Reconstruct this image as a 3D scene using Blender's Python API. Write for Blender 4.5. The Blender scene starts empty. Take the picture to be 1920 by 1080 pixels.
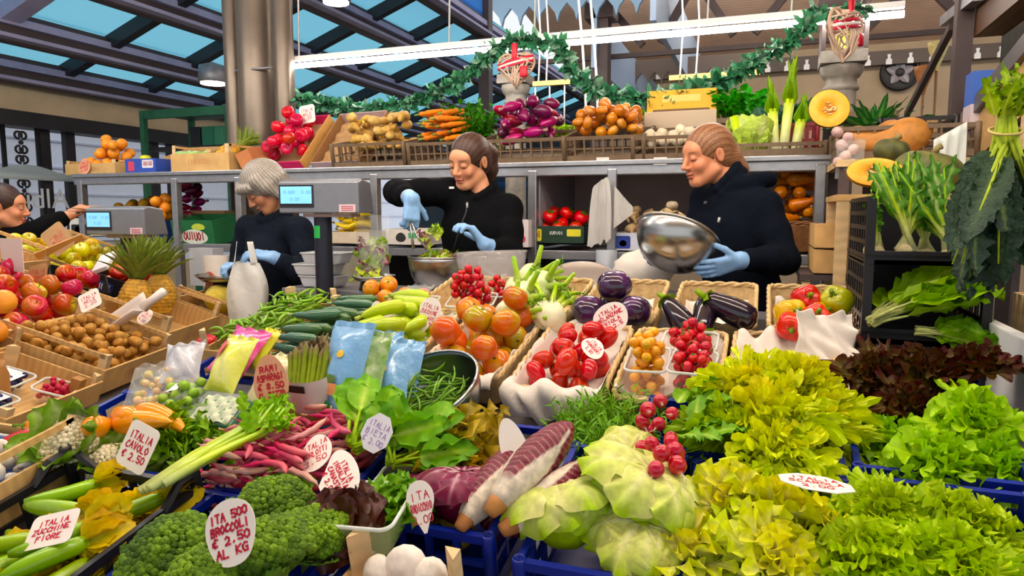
import bpy, math, random
import numpy as np
from mathutils import Matrix, Vector, Euler
random.seed(7)
COL = bpy.context.scene.collection
PI = math.pi
rad = math.radians
# ------------------------------------------------------------------ camera geometry (photo taken at 1.45 m, looking 19.8 deg left of the stall axis)
CAM = np.array([0, 0, 1.45]); FPX = 1300.0
_th = rad(19.8); _pt = math.atan(140 / FPX)
_f0 = np.array([-math.sin(_th), math.cos(_th), 0]); _r = np.array([math.cos(_th), math.sin(_th), 0]); _u = np.array([0, 0, 1.])
FWD = _f0 * math.cos(_pt) - _u * math.sin(_pt); UPV = _u * math.cos(_pt) + _f0 * math.sin(_pt); RGT = _r
def ray(px, py): return FWD + RGT * ((px - 960) / FPX) + UPV * ((540 - py) / FPX)
def PY(px, py, Y): d = ray(px, py); return Vector(CAM + d * (Y / d[1]))
def PX(px, py, X): d = ray(px, py); return Vector(CAM + d * (X / d[0]))
def PZ(px, py, z): d = ray(px, py); return Vector(CAM + d * ((z - 1.45) / d[2]))
def PD(px, py, dist): d = ray(px, py); return Vector(CAM + d * dist)
# sloping vegetable stand
K = .21; TILT = math.atan(K)
SROT = Matrix.Rotation(TILT, 4, 'X')
SN = Vector((0, -math.sin(TILT), math.cos(TILT)))
S0 = Vector((0, 1.03, .92))
def PS(px, py, h=0.0):
    d = Vector(ray(px, py)); o = S0 + SN * h
    t = (o - Vector(CAM)).dot(SN) / d.dot(SN)
    return Vector(CAM) + d * t
def SL(x, y, h=0.0):                       # slope coordinates: x along stall, y world depth, h above the produce surface
    return Vector((x, y, .92 + K * (y - 1.03))) + SN * h
def Mx(loc, rot=(0, 0, 0), slope=False, s=1.0):
    m = Matrix.Translation(loc)
    if slope: m = m @ SROT
    m = m @ Euler(rot, 'XYZ').to_matrix().to_4x4()
    if s != 1.0: m = m @ Matrix.Scale(s, 4)
    return m
def frame(loc, normal, up, roll=0.0):      # z axis along normal, y axis as near as possible to up, roll turns it in its plane
    n = Vector(normal).normalized(); u = Vector(up); u = (u - n * u.dot(n)).normalized(); r = u.cross(n)
    m = Matrix((r, u, n)).transposed().to_4x4(); m.translation = Vector(loc)
    return m @ Matrix.Rotation(roll, 4, 'Z')
def aim(loc, direc, roll=0.0):             # x axis along direc
    d = Vector(direc).normalized(); q = d.to_track_quat('X', 'Z').to_matrix().to_4x4(); q.translation = Vector(loc)
    return q @ Matrix.Rotation(roll, 4, 'X')
# ------------------------------------------------------------------ colours and materials
def lin(h):
    if not isinstance(h, str): return tuple(h)[:3]
    h = h.lstrip('#'); v = [int(h[i:i + 2], 16) / 255 for i in (0, 2, 4)]
    return tuple(x / 12.92 if x <= .04045 else ((x + .055) / 1.055) ** 2.4 for x in v)
def mixc(a, b, t): a = np.array(lin(a)); b = np.array(lin(b)); return tuple(a * (1 - t) + b * t)
_MC = {}
def mat(name, col=None, rough=.5, metal=0., vary=0., hue=0., noise=None, bump=None, coat=0., transl=0., clear=0., emit=0., sss=0., wave=None, spec=.38, aniso=0., col2=None, sat=1.2):
    if name in _MC: return _MC[name]
    m = bpy.data.materials.new(name); m.use_nodes = True; nt = m.node_tree; N = nt.nodes; Lk = nt.links
    bs = N['Principled BSDF']; out = N['Material Output']
    bs.inputs['Roughness'].default_value = rough; bs.inputs['Metallic'].default_value = metal
    bs.inputs['Specular IOR Level'].default_value = spec; bs.inputs['Coat Weight'].default_value = coat; bs.inputs['Coat Roughness'].default_value = .12
    if aniso: bs.inputs['Anisotropic'].default_value = aniso
    tc = N.new('ShaderNodeTexCoord')
    if col is None:
        a = N.new('ShaderNodeAttribute'); a.attribute_name = 'Col'; c = a.outputs['Color']
    else:
        a = N.new('ShaderNodeRGB'); a.outputs[0].default_value = (*lin(col), 1); c = a.outputs[0]
    def tex(scale, det=3.):
        t = N.new('ShaderNodeTexNoise'); t.inputs['Scale'].default_value = scale; t.inputs['Detail'].default_value = det
        Lk.new(tc.outputs['Object'], t.inputs['Vector']); return t
    if noise:
        t = tex(noise[0]); mp = N.new('ShaderNodeMapRange'); Lk.new(t.outputs['Fac'], mp.inputs['Value'])
        mp.inputs['From Min'].default_value = .3; mp.inputs['From Max'].default_value = .7
        mx = N.new('ShaderNodeMix'); mx.data_type = 'RGBA'
        if col2 is not None:
            Lk.new(mp.outputs['Result'], mx.inputs['Factor']); mp.inputs['To Max'].default_value = noise[1]
            Lk.new(c, mx.inputs['A']); mx.inputs['B'].default_value = (*lin(col2), 1)
        else:
            mx.blend_type = 'MULTIPLY'; mx.inputs['Factor'].default_value = 1
            mp.inputs['To Min'].default_value = 1 - noise[1]; mp.inputs['To Max'].default_value = 1 + noise[1] * .5
            Lk.new(c, mx.inputs['A']); Lk.new(mp.outputs['Result'], mx.inputs['B'])
        c = mx.outputs['Result']
    if wave:                                  # (axis, scale, amount, distortion): grain or boards
        w = N.new('ShaderNodeTexWave'); w.bands_direction = wave[0]; w.inputs['Scale'].default_value = wave[1]; w.inputs['Distortion'].default_value = wave[3]; w.inputs['Detail'].default_value = 2
        Lk.new(tc.outputs['Object'], w.inputs['Vector'])
        mp = N.new('ShaderNodeMapRange'); Lk.new(w.outputs['Fac'], mp.inputs['Value']); mp.inputs['To Min'].default_value = 1 - wave[2]; mp.inputs['To Max'].default_value = 1.05
        mx = N.new('ShaderNodeMix'); mx.data_type = 'RGBA'; mx.blend_type = 'MULTIPLY'; mx.inputs['Factor'].default_value = 1
        Lk.new(c, mx.inputs['A']); Lk.new(mp.outputs['Result'], mx.inputs['B']); c = mx.outputs['Result']
    if vary or hue:
        oi = N.new('ShaderNodeObjectInfo'); hs = N.new('ShaderNodeHueSaturation'); hs.inputs['Saturation'].default_value = sat
        a1 = N.new('ShaderNodeMapRange'); Lk.new(oi.outputs['Random'], a1.inputs['Value']); a1.inputs['To Min'].default_value = 1 - vary; a1.inputs['To Max'].default_value = 1 + vary * .6
        Lk.new(a1.outputs['Result'], hs.inputs['Value'])
        if hue:
            a2 = N.new('ShaderNodeMath'); a2.operation = 'MULTIPLY_ADD'; fr = N.new('ShaderNodeMath'); fr.operation = 'FRACT'; m7 = N.new('ShaderNodeMath'); m7.operation = 'MULTIPLY'; m7.inputs[1].default_value = 7.31
            Lk.new(oi.outputs['Random'], m7.inputs[0]); Lk.new(m7.outputs[0], fr.inputs[0]); Lk.new(fr.outputs[0], a2.inputs[0]); a2.inputs[1].default_value = 2 * hue; a2.inputs[2].default_value = .5 - hue
            Lk.new(a2.outputs[0], hs.inputs['Hue'])
        Lk.new(c, hs.inputs['Color']); c = hs.outputs['Color']
    Lk.new(c, bs.inputs['Base Color'])
    if bump:
        t = tex(bump[0], 4.); b = N.new('ShaderNodeBump'); b.inputs['Strength'].default_value = bump[1]; b.inputs['Distance'].default_value = bump[2] if len(bump) > 2 else .004
        Lk.new(t.outputs['Fac'], b.inputs['Height']); Lk.new(b.outputs['Normal'], bs.inputs['Normal'])
    if emit:
        Lk.new(c, bs.inputs['Emission Color']); bs.inputs['Emission Strength'].default_value = emit
    if sss:
        bs.inputs['Subsurface Weight'].default_value = sss; bs.inputs['Subsurface Radius'].default_value = (.01, .005, .003); bs.inputs['Subsurface Scale'].default_value = .6
    sh = bs.outputs[0]
    if transl:
        tr = N.new('ShaderNodeBsdfTranslucent'); Lk.new(c, tr.inputs['Color']); ms = N.new('ShaderNodeMixShader'); ms.inputs[0].default_value = transl
        Lk.new(sh, ms.inputs[1]); Lk.new(tr.outputs[0], ms.inputs[2]); sh = ms.outputs[0]
    if clear:
        tp = N.new('ShaderNodeBsdfTransparent'); ms = N.new('ShaderNodeMixShader'); ms.inputs[0].default_value = clear
        Lk.new(sh, ms.inputs[1]); Lk.new(tp.outputs[0], ms.inputs[2]); sh = ms.outputs[0]
    Lk.new(sh, out.inputs['Surface'])
    _MC[name] = m
    return m
# ------------------------------------------------------------------ mesh building
class MB:
    def __init__(s): s.v = []; s.c = []; s.f = []; s.mi = []; s.n = 0
    def add(s, verts, faces, col=(.8, .8, .8), mi=0, M=None):
        V = np.asarray(verts, float).reshape(-1, 3)
        if M is not None:
            A = np.array(M); V = V @ A[:3, :3].T + A[:3, 3]
        c = np.asarray(lin(col) if isinstance(col, str) else col, float)
        if c.ndim == 1: c = np.tile(c[:3], (len(V), 1))
        n = s.n; s.v.append(V); s.c.append(c[:, :3]); s.f += [[i + n for i in q] for q in faces]; s.mi += [mi] * len(faces); s.n += len(V)
        return s
    def box(s, c, d, col=(.8, .8, .8), M=None, mi=0):
        x, y, z = c; a, b, e = d[0] / 2, d[1] / 2, d[2] / 2
        V = [(x + i * a, y + j * b, z + k * e) for k in (-1, 1) for j in (-1, 1) for i in (-1, 1)]
        return s.add(V, [(0, 2, 3, 1), (4, 5, 7, 6), (0, 1, 5, 4), (2, 6, 7, 3), (0, 4, 6, 2), (1, 3, 7, 5)], col, mi, M)
    def tube(s, path, r, seg=8, col=(.8, .8, .8), M=None, mi=0, cap=True, flat=1.0):
        P = [Vector(p) for p in path]; n = len(P); R = r if hasattr(r, '__len__') else [r] * n
        V = []; C = []; prev = None
        cols = col if (not isinstance(col, str) and len(np.shape(col)) == 2) else None
        for i, p in enumerate(P):
            t = (P[min(i + 1, n - 1)] - P[max(i - 1, 0)]).normalized()
            if prev is None:
                a = Vector((0, 0, 1)) if abs(t.z) < .9 else Vector((1, 0, 0)); b = t.cross(a).normalized()
            else: b = (prev - t * prev.dot(t)).normalized()
            prev = b; e = t.cross(b)
            for k in range(seg):
                w = 2 * PI * k / seg; V.append(p + (b * math.cos(w) + e * math.sin(w) * flat) * R[i])
                if cols is not None: C.append(cols[i])
        F = [(i * seg + k, i * seg + (k + 1) % seg, (i + 1) * seg + (k + 1) % seg, (i + 1) * seg + k) for i in range(n - 1) for k in range(seg)]
        if cap: F.append(tuple(range(seg - 1, -1, -1))); F.append(tuple((n - 1) * seg + k for k in range(seg)))
        return s.add([tuple(v) for v in V], F, C if cols is not None else col, mi, M)
    def grid(s, P, col, M=None, mi=0, wrapu=False, wrapv=False):        # P (nu,nv,3)
        P = np.asarray(P, float); nu, nv = P.shape[:2]
        F = [(i * nv + j, ((i + 1) % nu) * nv + j, ((i + 1) % nu) * nv + (j + 1) % nv, i * nv + (j + 1) % nv)
             for i in range(nu if wrapu else nu - 1) for j in range(nv if wrapv else nv - 1)]
        c = col if isinstance(col, str) else np.asarray(col, float)
        if not isinstance(c, str) and c.ndim == 3: c = c.reshape(-1, 3)
        return s.add(P.reshape(-1, 3), F, c, mi, M)
    def lathe(s, prof, seg=20, col=(.8, .8, .8), M=None, mi=0, mod=None, closed=False):   # prof [(r,z)], mod(theta,k)->radius factor
        th = np.linspace(0, 2 * PI, seg, endpoint=False); pr = np.asarray(prof, float); P = np.zeros((len(pr), seg, 3))
        for k, (r, z) in enumerate(pr):
            q = r * (mod(th, k / (len(pr) - 1)) if mod else 1.0)
            P[k, :, 0] = q * np.cos(th); P[k, :, 1] = q * np.sin(th); P[k, :, 2] = z
        c = col
        if not isinstance(col, str) and len(np.shape(col)) == 2 and len(col) == len(pr): c = np.repeat(np.asarray(col)[:, None, :], seg, 1)
        return s.grid(P[::-1], c[::-1] if not isinstance(c, str) and np.ndim(c) == 3 else c, M, mi, wrapv=True)
    def ball(s, c, r, col=(.8, .8, .8), seg=12, ring=8, M=None, mi=0, fn=None, cfn=None):
        r = np.ones(3) * r; u = np.linspace(0.001, PI - .001, ring + 1)[:, None]; w = np.linspace(0, 2 * PI, seg, endpoint=False)[None, :]
        D = np.stack([np.sin(u) * np.cos(w), np.sin(u) * np.sin(w), np.cos(u) * np.ones_like(w)], -1)
        k = fn(D) if fn is not None else 1.0
        P = D * (k[..., None] if hasattr(k, 'shape') else k) * r + np.asarray(c)
        cc = cfn(D) if cfn is not None else col
        return s.grid(P, cc, M, mi, wrapv=True)
    def prism(s, poly, z0, z1, col=(.8, .8, .8), M=None, mi=0):
        n = len(poly); V = [(x, y, z0) for x, y in poly] + [(x, y, z1) for x, y in poly]
        F = [tuple(range(n - 1, -1, -1)), tuple(range(n, 2 * n))] + [(i, (i + 1) % n, n + (i + 1) % n, n + i) for i in range(n)]
        return s.add(V, F, col, mi, M)
    def mesh(s, name, mats, smooth=True):
        me = bpy.data.meshes.new(name); V = np.concatenate(s.v) if s.v else np.zeros((0, 3))
        me.from_pydata(V.tolist(), [], s.f)
        mats = mats if isinstance(mats, (list, tuple)) else [mats]
        for m in mats: me.materials.append(m)
        if len(mats) > 1: me.polygons.foreach_set('material_index', s.mi)
        at = me.color_attributes.new('Col', 'FLOAT_COLOR', 'POINT')
        C = np.ones((len(V), 4)); C[:, :3] = np.concatenate(s.c); at.data.foreach_set('color', C.ravel())
        me.polygons.foreach_set('use_smooth', [bool(smooth)] * len(me.polygons)); me.update()
        return me
def part(name, mb, mats, parent=None, smooth=True, M=None, bevel=0., solid=0., sub=0, label=None, kind=None):
    me = mb.mesh(name, mats, smooth) if isinstance(mb, MB) else mb
    o = bpy.data.objects.new(name, me); COL.objects.link(o)
    if parent is not None: o.parent = parent
    if M is not None: o.matrix_local = M
    if solid: q = o.modifiers.new('thick', 'SOLIDIFY'); q.thickness = solid; q.offset = 0
    if bevel: q = o.modifiers.new('edge', 'BEVEL'); q.width = bevel; q.segments = 2; q.limit_method = 'ANGLE'
    if sub: q = o.modifiers.new('sub', 'SUBSURF'); q.levels = sub; q.render_levels = sub
    if label: o['label'] = label
    if kind: o['kind'] = kind
    return o
def tagp(o, label, cat, group=None, kind=None):
    o['label'] = label; o['category'] = cat
    if group: o['group'] = group
    if kind: o['kind'] = kind
    return o
def thing(name, label, cat, M=None, group=None):
    o = bpy.data.objects.new(name, None); COL.objects.link(o); o.empty_display_size = .02
    if M is not None: o.matrix_world = M
    return tagp(o, label, cat, group)
def solo(name, mb, mats, label, cat, M=None, group=None, **k):
    o = part(name, mb, mats, None, **k)
    if M is not None: o.matrix_world = M
    return tagp(o, label, cat, group)
def struct(name, mb, mats, parent=None, M=None, **k):
    o = part(name, mb, mats, parent, M=M, **k)
    if parent is None: o['kind'] = 'structure'
    return o
def dup(root, M, label=None, group=None):
    def cp(o, par):
        c = o.copy(); COL.objects.link(c)
        if par is not None: c.parent = par
        for ch in list(o.children): cp(ch, c)
        return c
    r = cp(root, None); r.matrix_world = M
    if label: r['label'] = label
    if group: r['group'] = group
    return r
class Proto:                                  # first placement moves the built thing itself, later ones are copies
    def __init__(s, fn): s.fn = fn; s.root = None; s.used = False
    def __call__(s, M, label=None, group=None):
        if s.root is None: s.root = s.fn()
        if not s.used:
            s.used = True; r = s.root; r.matrix_world = M
            if label: r['label'] = label
            if group: r['group'] = group
            return r
        return dup(s.root, M, label, group)
# ------------------------------------------------------------------ leaves
def leaf(mb, M, L, W, cb, ce, cr=None, a0=0., curl=0., ruf=.0, nf=5., cup=.15, nu=12, nv=7, tip=.8, ser=0., lob=0., sw=.12, twist=0., mi=0, ribw=.14, rnd=random):
    s = np.linspace(0, 1, nu)[:, None]; t = np.linspace(-1, 1, nv)[None, :]
    w = W * (np.sin(PI * np.clip(s, 0, 1) ** tip) ** .7 * .9 + sw * (1 - s))
    ph = rnd.uniform(0, 6.28); ph2 = rnd.uniform(0, 6.28)
    if lob: w = w * (1 + lob * np.sin(2 * PI * nf * s + ph))
    if ser: w = w * (1 + ser * (np.array([rnd.random() for _ in range(nu)])[:, None] - .5) * 2)
    phi = a0 + curl * s[:, 0] ** 1.3; ds = L / (nu - 1)
    y = np.concatenate([[0], np.cumsum(np.cos((phi[1:] + phi[:-1]) / 2) * ds)]); z = np.concatenate([[0], np.cumsum(np.sin((phi[1:] + phi[:-1]) / 2) * ds)])
    e = np.abs(t) ** 1.5 * np.minimum(1, s * 3) + np.clip(s - .75, 0, 1) * 3 * (1 - np.abs(t))
    off = cup * w * t ** 2 + ruf * e * (np.sin(2 * PI * nf * s + ph + np.sign(t) * 1.3) + .6 * np.sin(2 * PI * nf * 1.9 * s + ph2 + 2 * t))
    lat = ruf * .5 * e * np.cos(2 * PI * nf * s * 1.3 + ph2)
    tw = twist * s * t * w
    P = np.zeros((nu, nv, 3)); P[..., 0] = t * w + lat * np.sign(t); P[..., 1] = y[:, None] - np.sin(phi)[:, None] * off; P[..., 2] = z[:, None] + np.cos(phi)[:, None] * off + tw
    cb = np.array(lin(cb)); ce = np.array(lin(ce)); k = np.clip(.25 * np.abs(t) + .75 * s + .25 * off / (abs(ruf) + 1e-4) * .3, 0, 1)[..., None]
    C = cb * (1 - k) + ce * k
    if cr is not None:
        g = (np.exp(-(t / ribw) ** 2) * np.clip(1.15 - s, 0, 1))[..., None]; C = C * (1 - g) + np.array(lin(cr)) * g
    mb.grid(P, C, M, mi)
def rosette(n, L, W, e0, e1, c0, c1, cb, ce, cr=None, ruf=.02, nf=5, r0=.012, Lv=.2, jit=.12, inner=None, rnd=None, **kw):
    """n leaves in golden-angle spiral; elevation e0 (inner) -> e1 (outer) degrees; curl c0 -> c1 radians"""
    rnd = rnd or random.Random(3); mb = MB()
    for i in range(n):
        q = (i + .5) / n; az = i * 2.39996 + rnd.uniform(-jit, jit) * 2
        el = rad(e0 + (e1 - e0) * q) + rnd.uniform(-jit, jit); cu = c0 + (c1 - c0) * q + rnd.uniform(-jit, jit)
        l = L * (.62 + .38 * q) * rnd.uniform(1 - Lv, 1 + Lv)
        M = Matrix.Rotation(az, 4, 'Z') @ Matrix.Translation((0, r0 * q, .0)) @ Matrix.Rotation(rnd.uniform(-.25, .25), 4, 'Y')
        a, b = cb, ce
        if inner is not None: a = mixc(inner[0], cb, q); b = mixc(inner[1], ce, q)
        leaf(mb, M, l, W * (.6 + .4 * q) * rnd.uniform(.85, 1.15), a, b, cr, a0=el, curl=cu, ruf=ruf * rnd.uniform(.7, 1.2), nf=nf, rnd=rnd, **kw)
    return mb
def frill(mb, M, L, W, cb, ce, cr=None, a0=0., curl=0., ruf=.01, k=9, lob=0., cup=.0, nr=7, nt=48, rnd=random, veins=0, base=.35, ribw=.12, mi=0):
    """round-tipped leaf with a ruffled rim: polar blade around (0, .52 L), attached at the origin"""
    nt = max(nt, 8 * k); th = np.linspace(0, 2 * PI, nt, endpoint=False)[None, :]; r = (np.linspace(0, 1, nr) ** .75)[:, None]; p1, p2 = rnd.uniform(0, 6.28), rnd.uniform(0, 6.28)
    rr = r * (1 + lob * r ** 2 * np.sin(k * th + p2)); y0 = .52 * L + .48 * L * rr * np.cos(th); x0 = W * rr * np.sin(th) * (.45 + .55 * np.clip(y0 / (base * L), 0, 1)) * (1 + .25 * np.clip(y0 / L - .5, 0, 1))
    amp = ruf * r ** 2.2 * np.clip(y0 / (.3 * L), 0, 1); off = amp * (np.sin(k * th + p1) + .35 * np.sin((k * 3 // 2) * th + p2)) + cup * x0 ** 2 / W
    x0 = x0 + amp * .5 * np.cos((k + 2) * th + p2) * np.sign(x0)
    s = np.clip(y0 / L, 0, 1.15); S = np.linspace(0, 1.2, 40); ph = a0 + curl * S ** 1.2; Y = np.concatenate([[0], np.cumsum(np.cos((ph[1:] + ph[:-1]) / 2))]) * L * 1.2 / 39; Z = np.concatenate([[0], np.cumsum(np.sin((ph[1:] + ph[:-1]) / 2))]) * L * 1.2 / 39
    y = np.interp(s, S, Y); z = np.interp(s, S, Z); p = np.interp(s, S, ph); P = np.stack([x0, y - np.sin(p) * off, z + np.cos(p) * off], -1)
    q = np.clip(.15 + .75 * s * (.4 + .6 * r) + .25 * off / (ruf + 1e-4) * r, 0, 1)[..., None]; C = np.array(lin(cb)) * (1 - q) + np.array(lin(ce)) * q
    if cr is not None:
        g = np.exp(-(x0 / W / ribw) ** 2) * np.clip(1.1 - s, 0, 1)
        if veins: g = np.maximum(g, .8 * np.exp(-(np.sin(veins * np.arctan2(x0, y0 + .05 * L)) / .22) ** 2) * np.clip(1.15 - s, 0, 1))
        C = C * (1 - g[..., None]) + np.array(lin(cr)) * g[..., None]
    mb.grid(P, C, M, mi, wrapv=True)
def frills(n, L, W, e0, e1, c0, c1, cb, ce, cr=None, ruf=.012, r0=.012, Lv=.15, jit=.12, inner=None, rnd=None, z0=0., small=.6, **kw):
    rnd = rnd or random.Random(3); mb = MB()
    for i in range(n):
        q = (i + .5) / n; M = Matrix.Rotation(i * 2.39996 + rnd.uniform(-jit, jit), 4, 'Z') @ Matrix.Translation((0, r0 * q, z0)) @ Matrix.Rotation(rnd.uniform(-.25, .25), 4, 'Y')
        a, b = (mixc(inner[0], cb, q), mixc(inner[1], ce, q)) if inner else (cb, ce)
        f = small + (1 - small) * q
        frill(mb, M, L * f * rnd.uniform(1 - Lv, 1 + Lv), W * f * rnd.uniform(.88, 1.12), a, b, cr, a0=rad(e0 + (e1 - e0) * q) + rnd.uniform(-jit, jit), curl=c0 + (c1 - c0) * q + rnd.uniform(-jit, jit), ruf=ruf * rnd.uniform(.8, 1.2), rnd=rnd, **kw)
    return mb
# ------------------------------------------------------------------ heaps: let things of spherical cross-section settle on each other
def settle(n, x0, x1, y0, y1, r, L=0., floor=0., heap=0., seed=1, cand=10, yaw=None, yj=PI, rv=.08, dome=0., tries_low=True):
    """returns [(x,y,z,yaw,scale)] in local coordinates; things are rods of length L along local x with radius r"""
    g = random.Random(seed); out = []; PTS = np.zeros((0, 4)); k = 1 if L < r * 1.2 else max(3, int(L / (r * 1.3)))
    cx, cy = (x0 + x1) / 2, (y0 + y1) / 2
    for i in range(n):
        best = None
        for _ in range(cand):
            sc = g.uniform(1 - rv, 1 + rv); rr = r * sc; ya = (yaw if yaw is not None else 0) + g.uniform(-yj, yj)
            hx = abs(math.cos(ya)) * L / 2 * sc + rr; hy = abs(math.sin(ya)) * L / 2 * sc + rr
            xa, xb, ya0, yb = x0 + hx, x1 - hx, y0 + hy, y1 - hy
            x = g.uniform(xa, xb) if xb > xa else cx; y = g.uniform(ya0, yb) if yb > ya0 else cy
            q = (np.linspace(-.5, .5, k) * max(0, L * sc - 2 * rr * .6)) if k > 1 else np.zeros(1)
            qx = x + q * math.cos(ya); qy = y + q * math.sin(ya); fl = floor + rr
            if dome: fl += dome * max(0, 1 - ((x - cx) / ((x1 - x0) / 2)) ** 2) * max(0, 1 - ((y - cy) / ((y1 - y0) / 2)) ** 2)
            z = fl
            if len(PTS):
                dx = qx[:, None] - PTS[None, :, 0]; dy = qy[:, None] - PTS[None, :, 1]; R = rr + PTS[None, :, 3]
                d2 = R * R - dx * dx - dy * dy; zz = np.where(d2 > 0, PTS[None, :, 2] + np.sqrt(np.maximum(d2, 0)), -9)
                z = max(z, float(zz.max()))
            sco = z + heap * (((x - cx) / max(1e-3, x1 - x0)) ** 2 + ((y - cy) / max(1e-3, y1 - y0)) ** 2)
            if best is None or sco < best[0]: best = (sco, x, y, z, ya, sc, qx, qy, rr)
        _, x, y, z, ya, sc, qx, qy, rr = best
        PTS = np.concatenate([PTS, np.stack([qx, qy, np.full(k, z), np.full(k, rr)], 1)]); out.append((x, y, z, ya, sc))
    return out
# ------------------------------------------------------------------ handwriting
GLY = {'A': '00 39 60|14 54', 'B': '00 09 49 57 05 54 52 40 00', 'C': '67 49 27 03 11 30 61', 'D': '00 09 39 65 62 30 00', 'E': '69 09 00 60|05 45', 'F': '69 09 00|05 45', 'G': '68 39 06 03 20 60 64 44', 'H': '00 09|60 69|05 65',
       'I': '30 39', 'L': '09 00 60', 'M': '00 19 34 59 60', 'N': '00 09 60 69', 'O': '30 03 06 39 66 63 30', 'P': '00 09 49 67 55 04', 'R': '00 09 49 67 55 04|24 60', 'S': '68 49 18 16 55 62 40 01', 'T': '09 69|39 30', 'U': '09 02 20 40 62 69',
       'V': '09 30 69', 'Z': '09 69 00 60', 'K': '00 09|69 04 60', 'Q': '30 03 06 39 66 63 30|42 70', '0': '30 02 07 39 67 62 30', '1': '17 39 30', '2': '07 29 57 54 00 60', '3': '08 49 57 35 52 40 01', '4': '49 04 64|50 56', '5': '69 09 05 45 63 50 01',
       '6': '59 16 03 20 52 43 14', '7': '09 69 20', '8': '35 07 39 67 35 02 30 62 35', '9': '55 26 08 39 67 50', ',': '31 2/', '.': '30 31', '/': '00 69', '-': '14 54', ' ': ''}
GLY['€'] = '78 49 26 13 30 61|05 45|03 43'; GLY[','] = '31 20'
def scribble(mb, text, x, y, h, w=None, thick=.0016, z=.0012, col='#d8203c', slant=.0, rnd=random, sag=0.):
    cw = h * .62 if w is None else w / max(1, len(text))
    for i, ch in enumerate(text):
        for st in GLY.get(ch, '').split('|'):
            if not st: continue
            jit = rnd.uniform(-.08, .08)
            pts = [Vector((x + (i + .12 + int(p[0]) / 6 * .7 + slant * int(p[1]) / 9) * cw, y + (int(p[1]) / 9 + jit) * h + sag * i * cw, z)) for p in st.split()]
            for a, b in zip(pts[:-1], pts[1:]):
                d = (b - a); n = Vector((-d.y, d.x, 0)).normalized() * thick / 2; e = d.normalized() * thick * .4
                mb.add([tuple(a - n - e), tuple(b - n + e), tuple(b + n + e), tuple(a + n - e)], [(0, 1, 2, 3)], col)
# ================================================================== camera, world, lamps
cd = bpy.data.cameras.new('camera'); cam = bpy.data.objects.new('camera', cd); COL.objects.link(cam)
cd.sensor_width = 36; cd.lens = FPX / 1920 * 36; cd.clip_start = .02; cd.clip_end = 200
cam.matrix_world = Matrix(((RGT[0], UPV[0], -FWD[0], 0), (RGT[1], UPV[1], -FWD[1], 0), (RGT[2], UPV[2], -FWD[2], 1.45), (0, 0, 0, 1)))
bpy.context.scene.camera = cam
W = bpy.data.worlds.new('overcast sky'); bpy.context.scene.world = W; W.use_nodes = True
W.node_tree.nodes['Background'].inputs[0].default_value = (.93, .97, 1, 1); W.node_tree.nodes['Background'].inputs[1].default_value = 1.0
vs = bpy.context.scene.view_settings; vs.view_transform = 'Standard'; vs.look = 'None'; vs.gamma = 1; vs.use_curve_mapping = False; vs.exposure = .0
# ------------------------------------------------------------------ materials of the building
M_floor = mat('worn grey floor', '#6d665e', .6, noise=(3, .3))
M_dark = mat('dark painted steel', '#2a272b', .45, noise=(6, .2))
M_brown = mat('brown painted steel', '#4d4041', .5, noise=(5, .2))
M_lav = mat('grey lilac steel', '#a39dbd', .5, noise=(5, .15))
M_beige = mat('beige plaster', '#dcc4a0', .8, noise=(4, .12))
M_olive = mat('olive grey plaster', '#a8957c', .85, noise=(3, .12))
M_board = mat('varnished ceiling boards', '#f2cfb6', .5, wave=('Y', 5.5, .18, .4), noise=(3, .15))
M_sky = mat('frosted roof sheet', '#bdeaf5', .4, transl=.92)
M_blue = mat('blue roof glass', '#8fc4f4', .4, transl=.92)
M_glass = mat('window glass', '#eef4f8', .05, clear=.9)
M_steel = mat('brushed stainless steel', '#a8a7aa', .32, metal=.85, noise=(30, .12), bump=(60, .05))
M_steel2 = mat('dull galvanised steel', '#93939a', .45, metal=.55, noise=(12, .2))
M_colm = mat('bronze beige metallic paint', '#74685d', .36, metal=.45, noise=(8, .08))
M_stone = mat('grey stone', '#98918a', .8, noise=(25, .25), bump=(40, .2))
M_tube = mat('fluorescent light', '#fff6ea', .4, emit=40)
M_addtube = mat('added tube light', '#fff3e2', .4, emit=46)  # emission for the tubes added out of view to brighten the scene
M_lampdisc = mat('spot lamp light', '#fff3dc', .4, emit=14)
M_white = mat('white paint', '#e6e7ea', .5, noise=(6, .05))
M_facade = mat('pale stone facade', '#dfe3f2', .8, noise=(30, .06))
M_facj = mat('facade joint stone', '#b9bdd2', .8)
M_v = mat('painted things', None, .5)
M_vs = mat('satin things', None, .3, coat=.2)
# ------------------------------------------------------------------ floor, platform, walls
struct('floor', MB().box((-2, 4, -.05), (24, 24, .1)), M_floor, smooth=False)
struct('trim_1', MB().box((-1.3, 2.97, .07), (5.5, .7, .14)), mat('wooden duckboard', '#6b5744', .7, wave=('X', 6, .3, .5)), smooth=False)
w = MB(); w.box((-6.6, 5, .45), (.2, 22, .9)); w.box((-6.6, 5, 2.53), (.22, 22, .3)); struct('wall_left', w, M_beige, smooth=False)
struct('trim_2', MB().box((-6.52, 5, 2.31), (.24, 22, .14)), M_dark, smooth=False)
def window(n, y0, y1, bars=()):
    t = thing('window_%d' % n, 'x', 'x'); del t['label'], t['category']; t['kind'] = 'structure'
    f = MB()
    for y in (y0, y1): f.box((-6.55, y, 1.57), (.06, .1, 1.36))
    for y in bars: f.box((-6.55, y, 1.57), (.05, .05, 1.36))
    part('window_frame', f, M_dark, t, smooth=False)
    part('pane', MB().box((-6.56, (y0 + y1) / 2, 1.57), (.012, y1 - y0, 1.34)), M_glass, t, smooth=False)
window(1, 2.2, 4.86, (3.0, 4.0, 4.35)); window(2, 5.12, 6.15); window(3, 6.4, 7.5); window(4, 7.7, 9.5)
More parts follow.
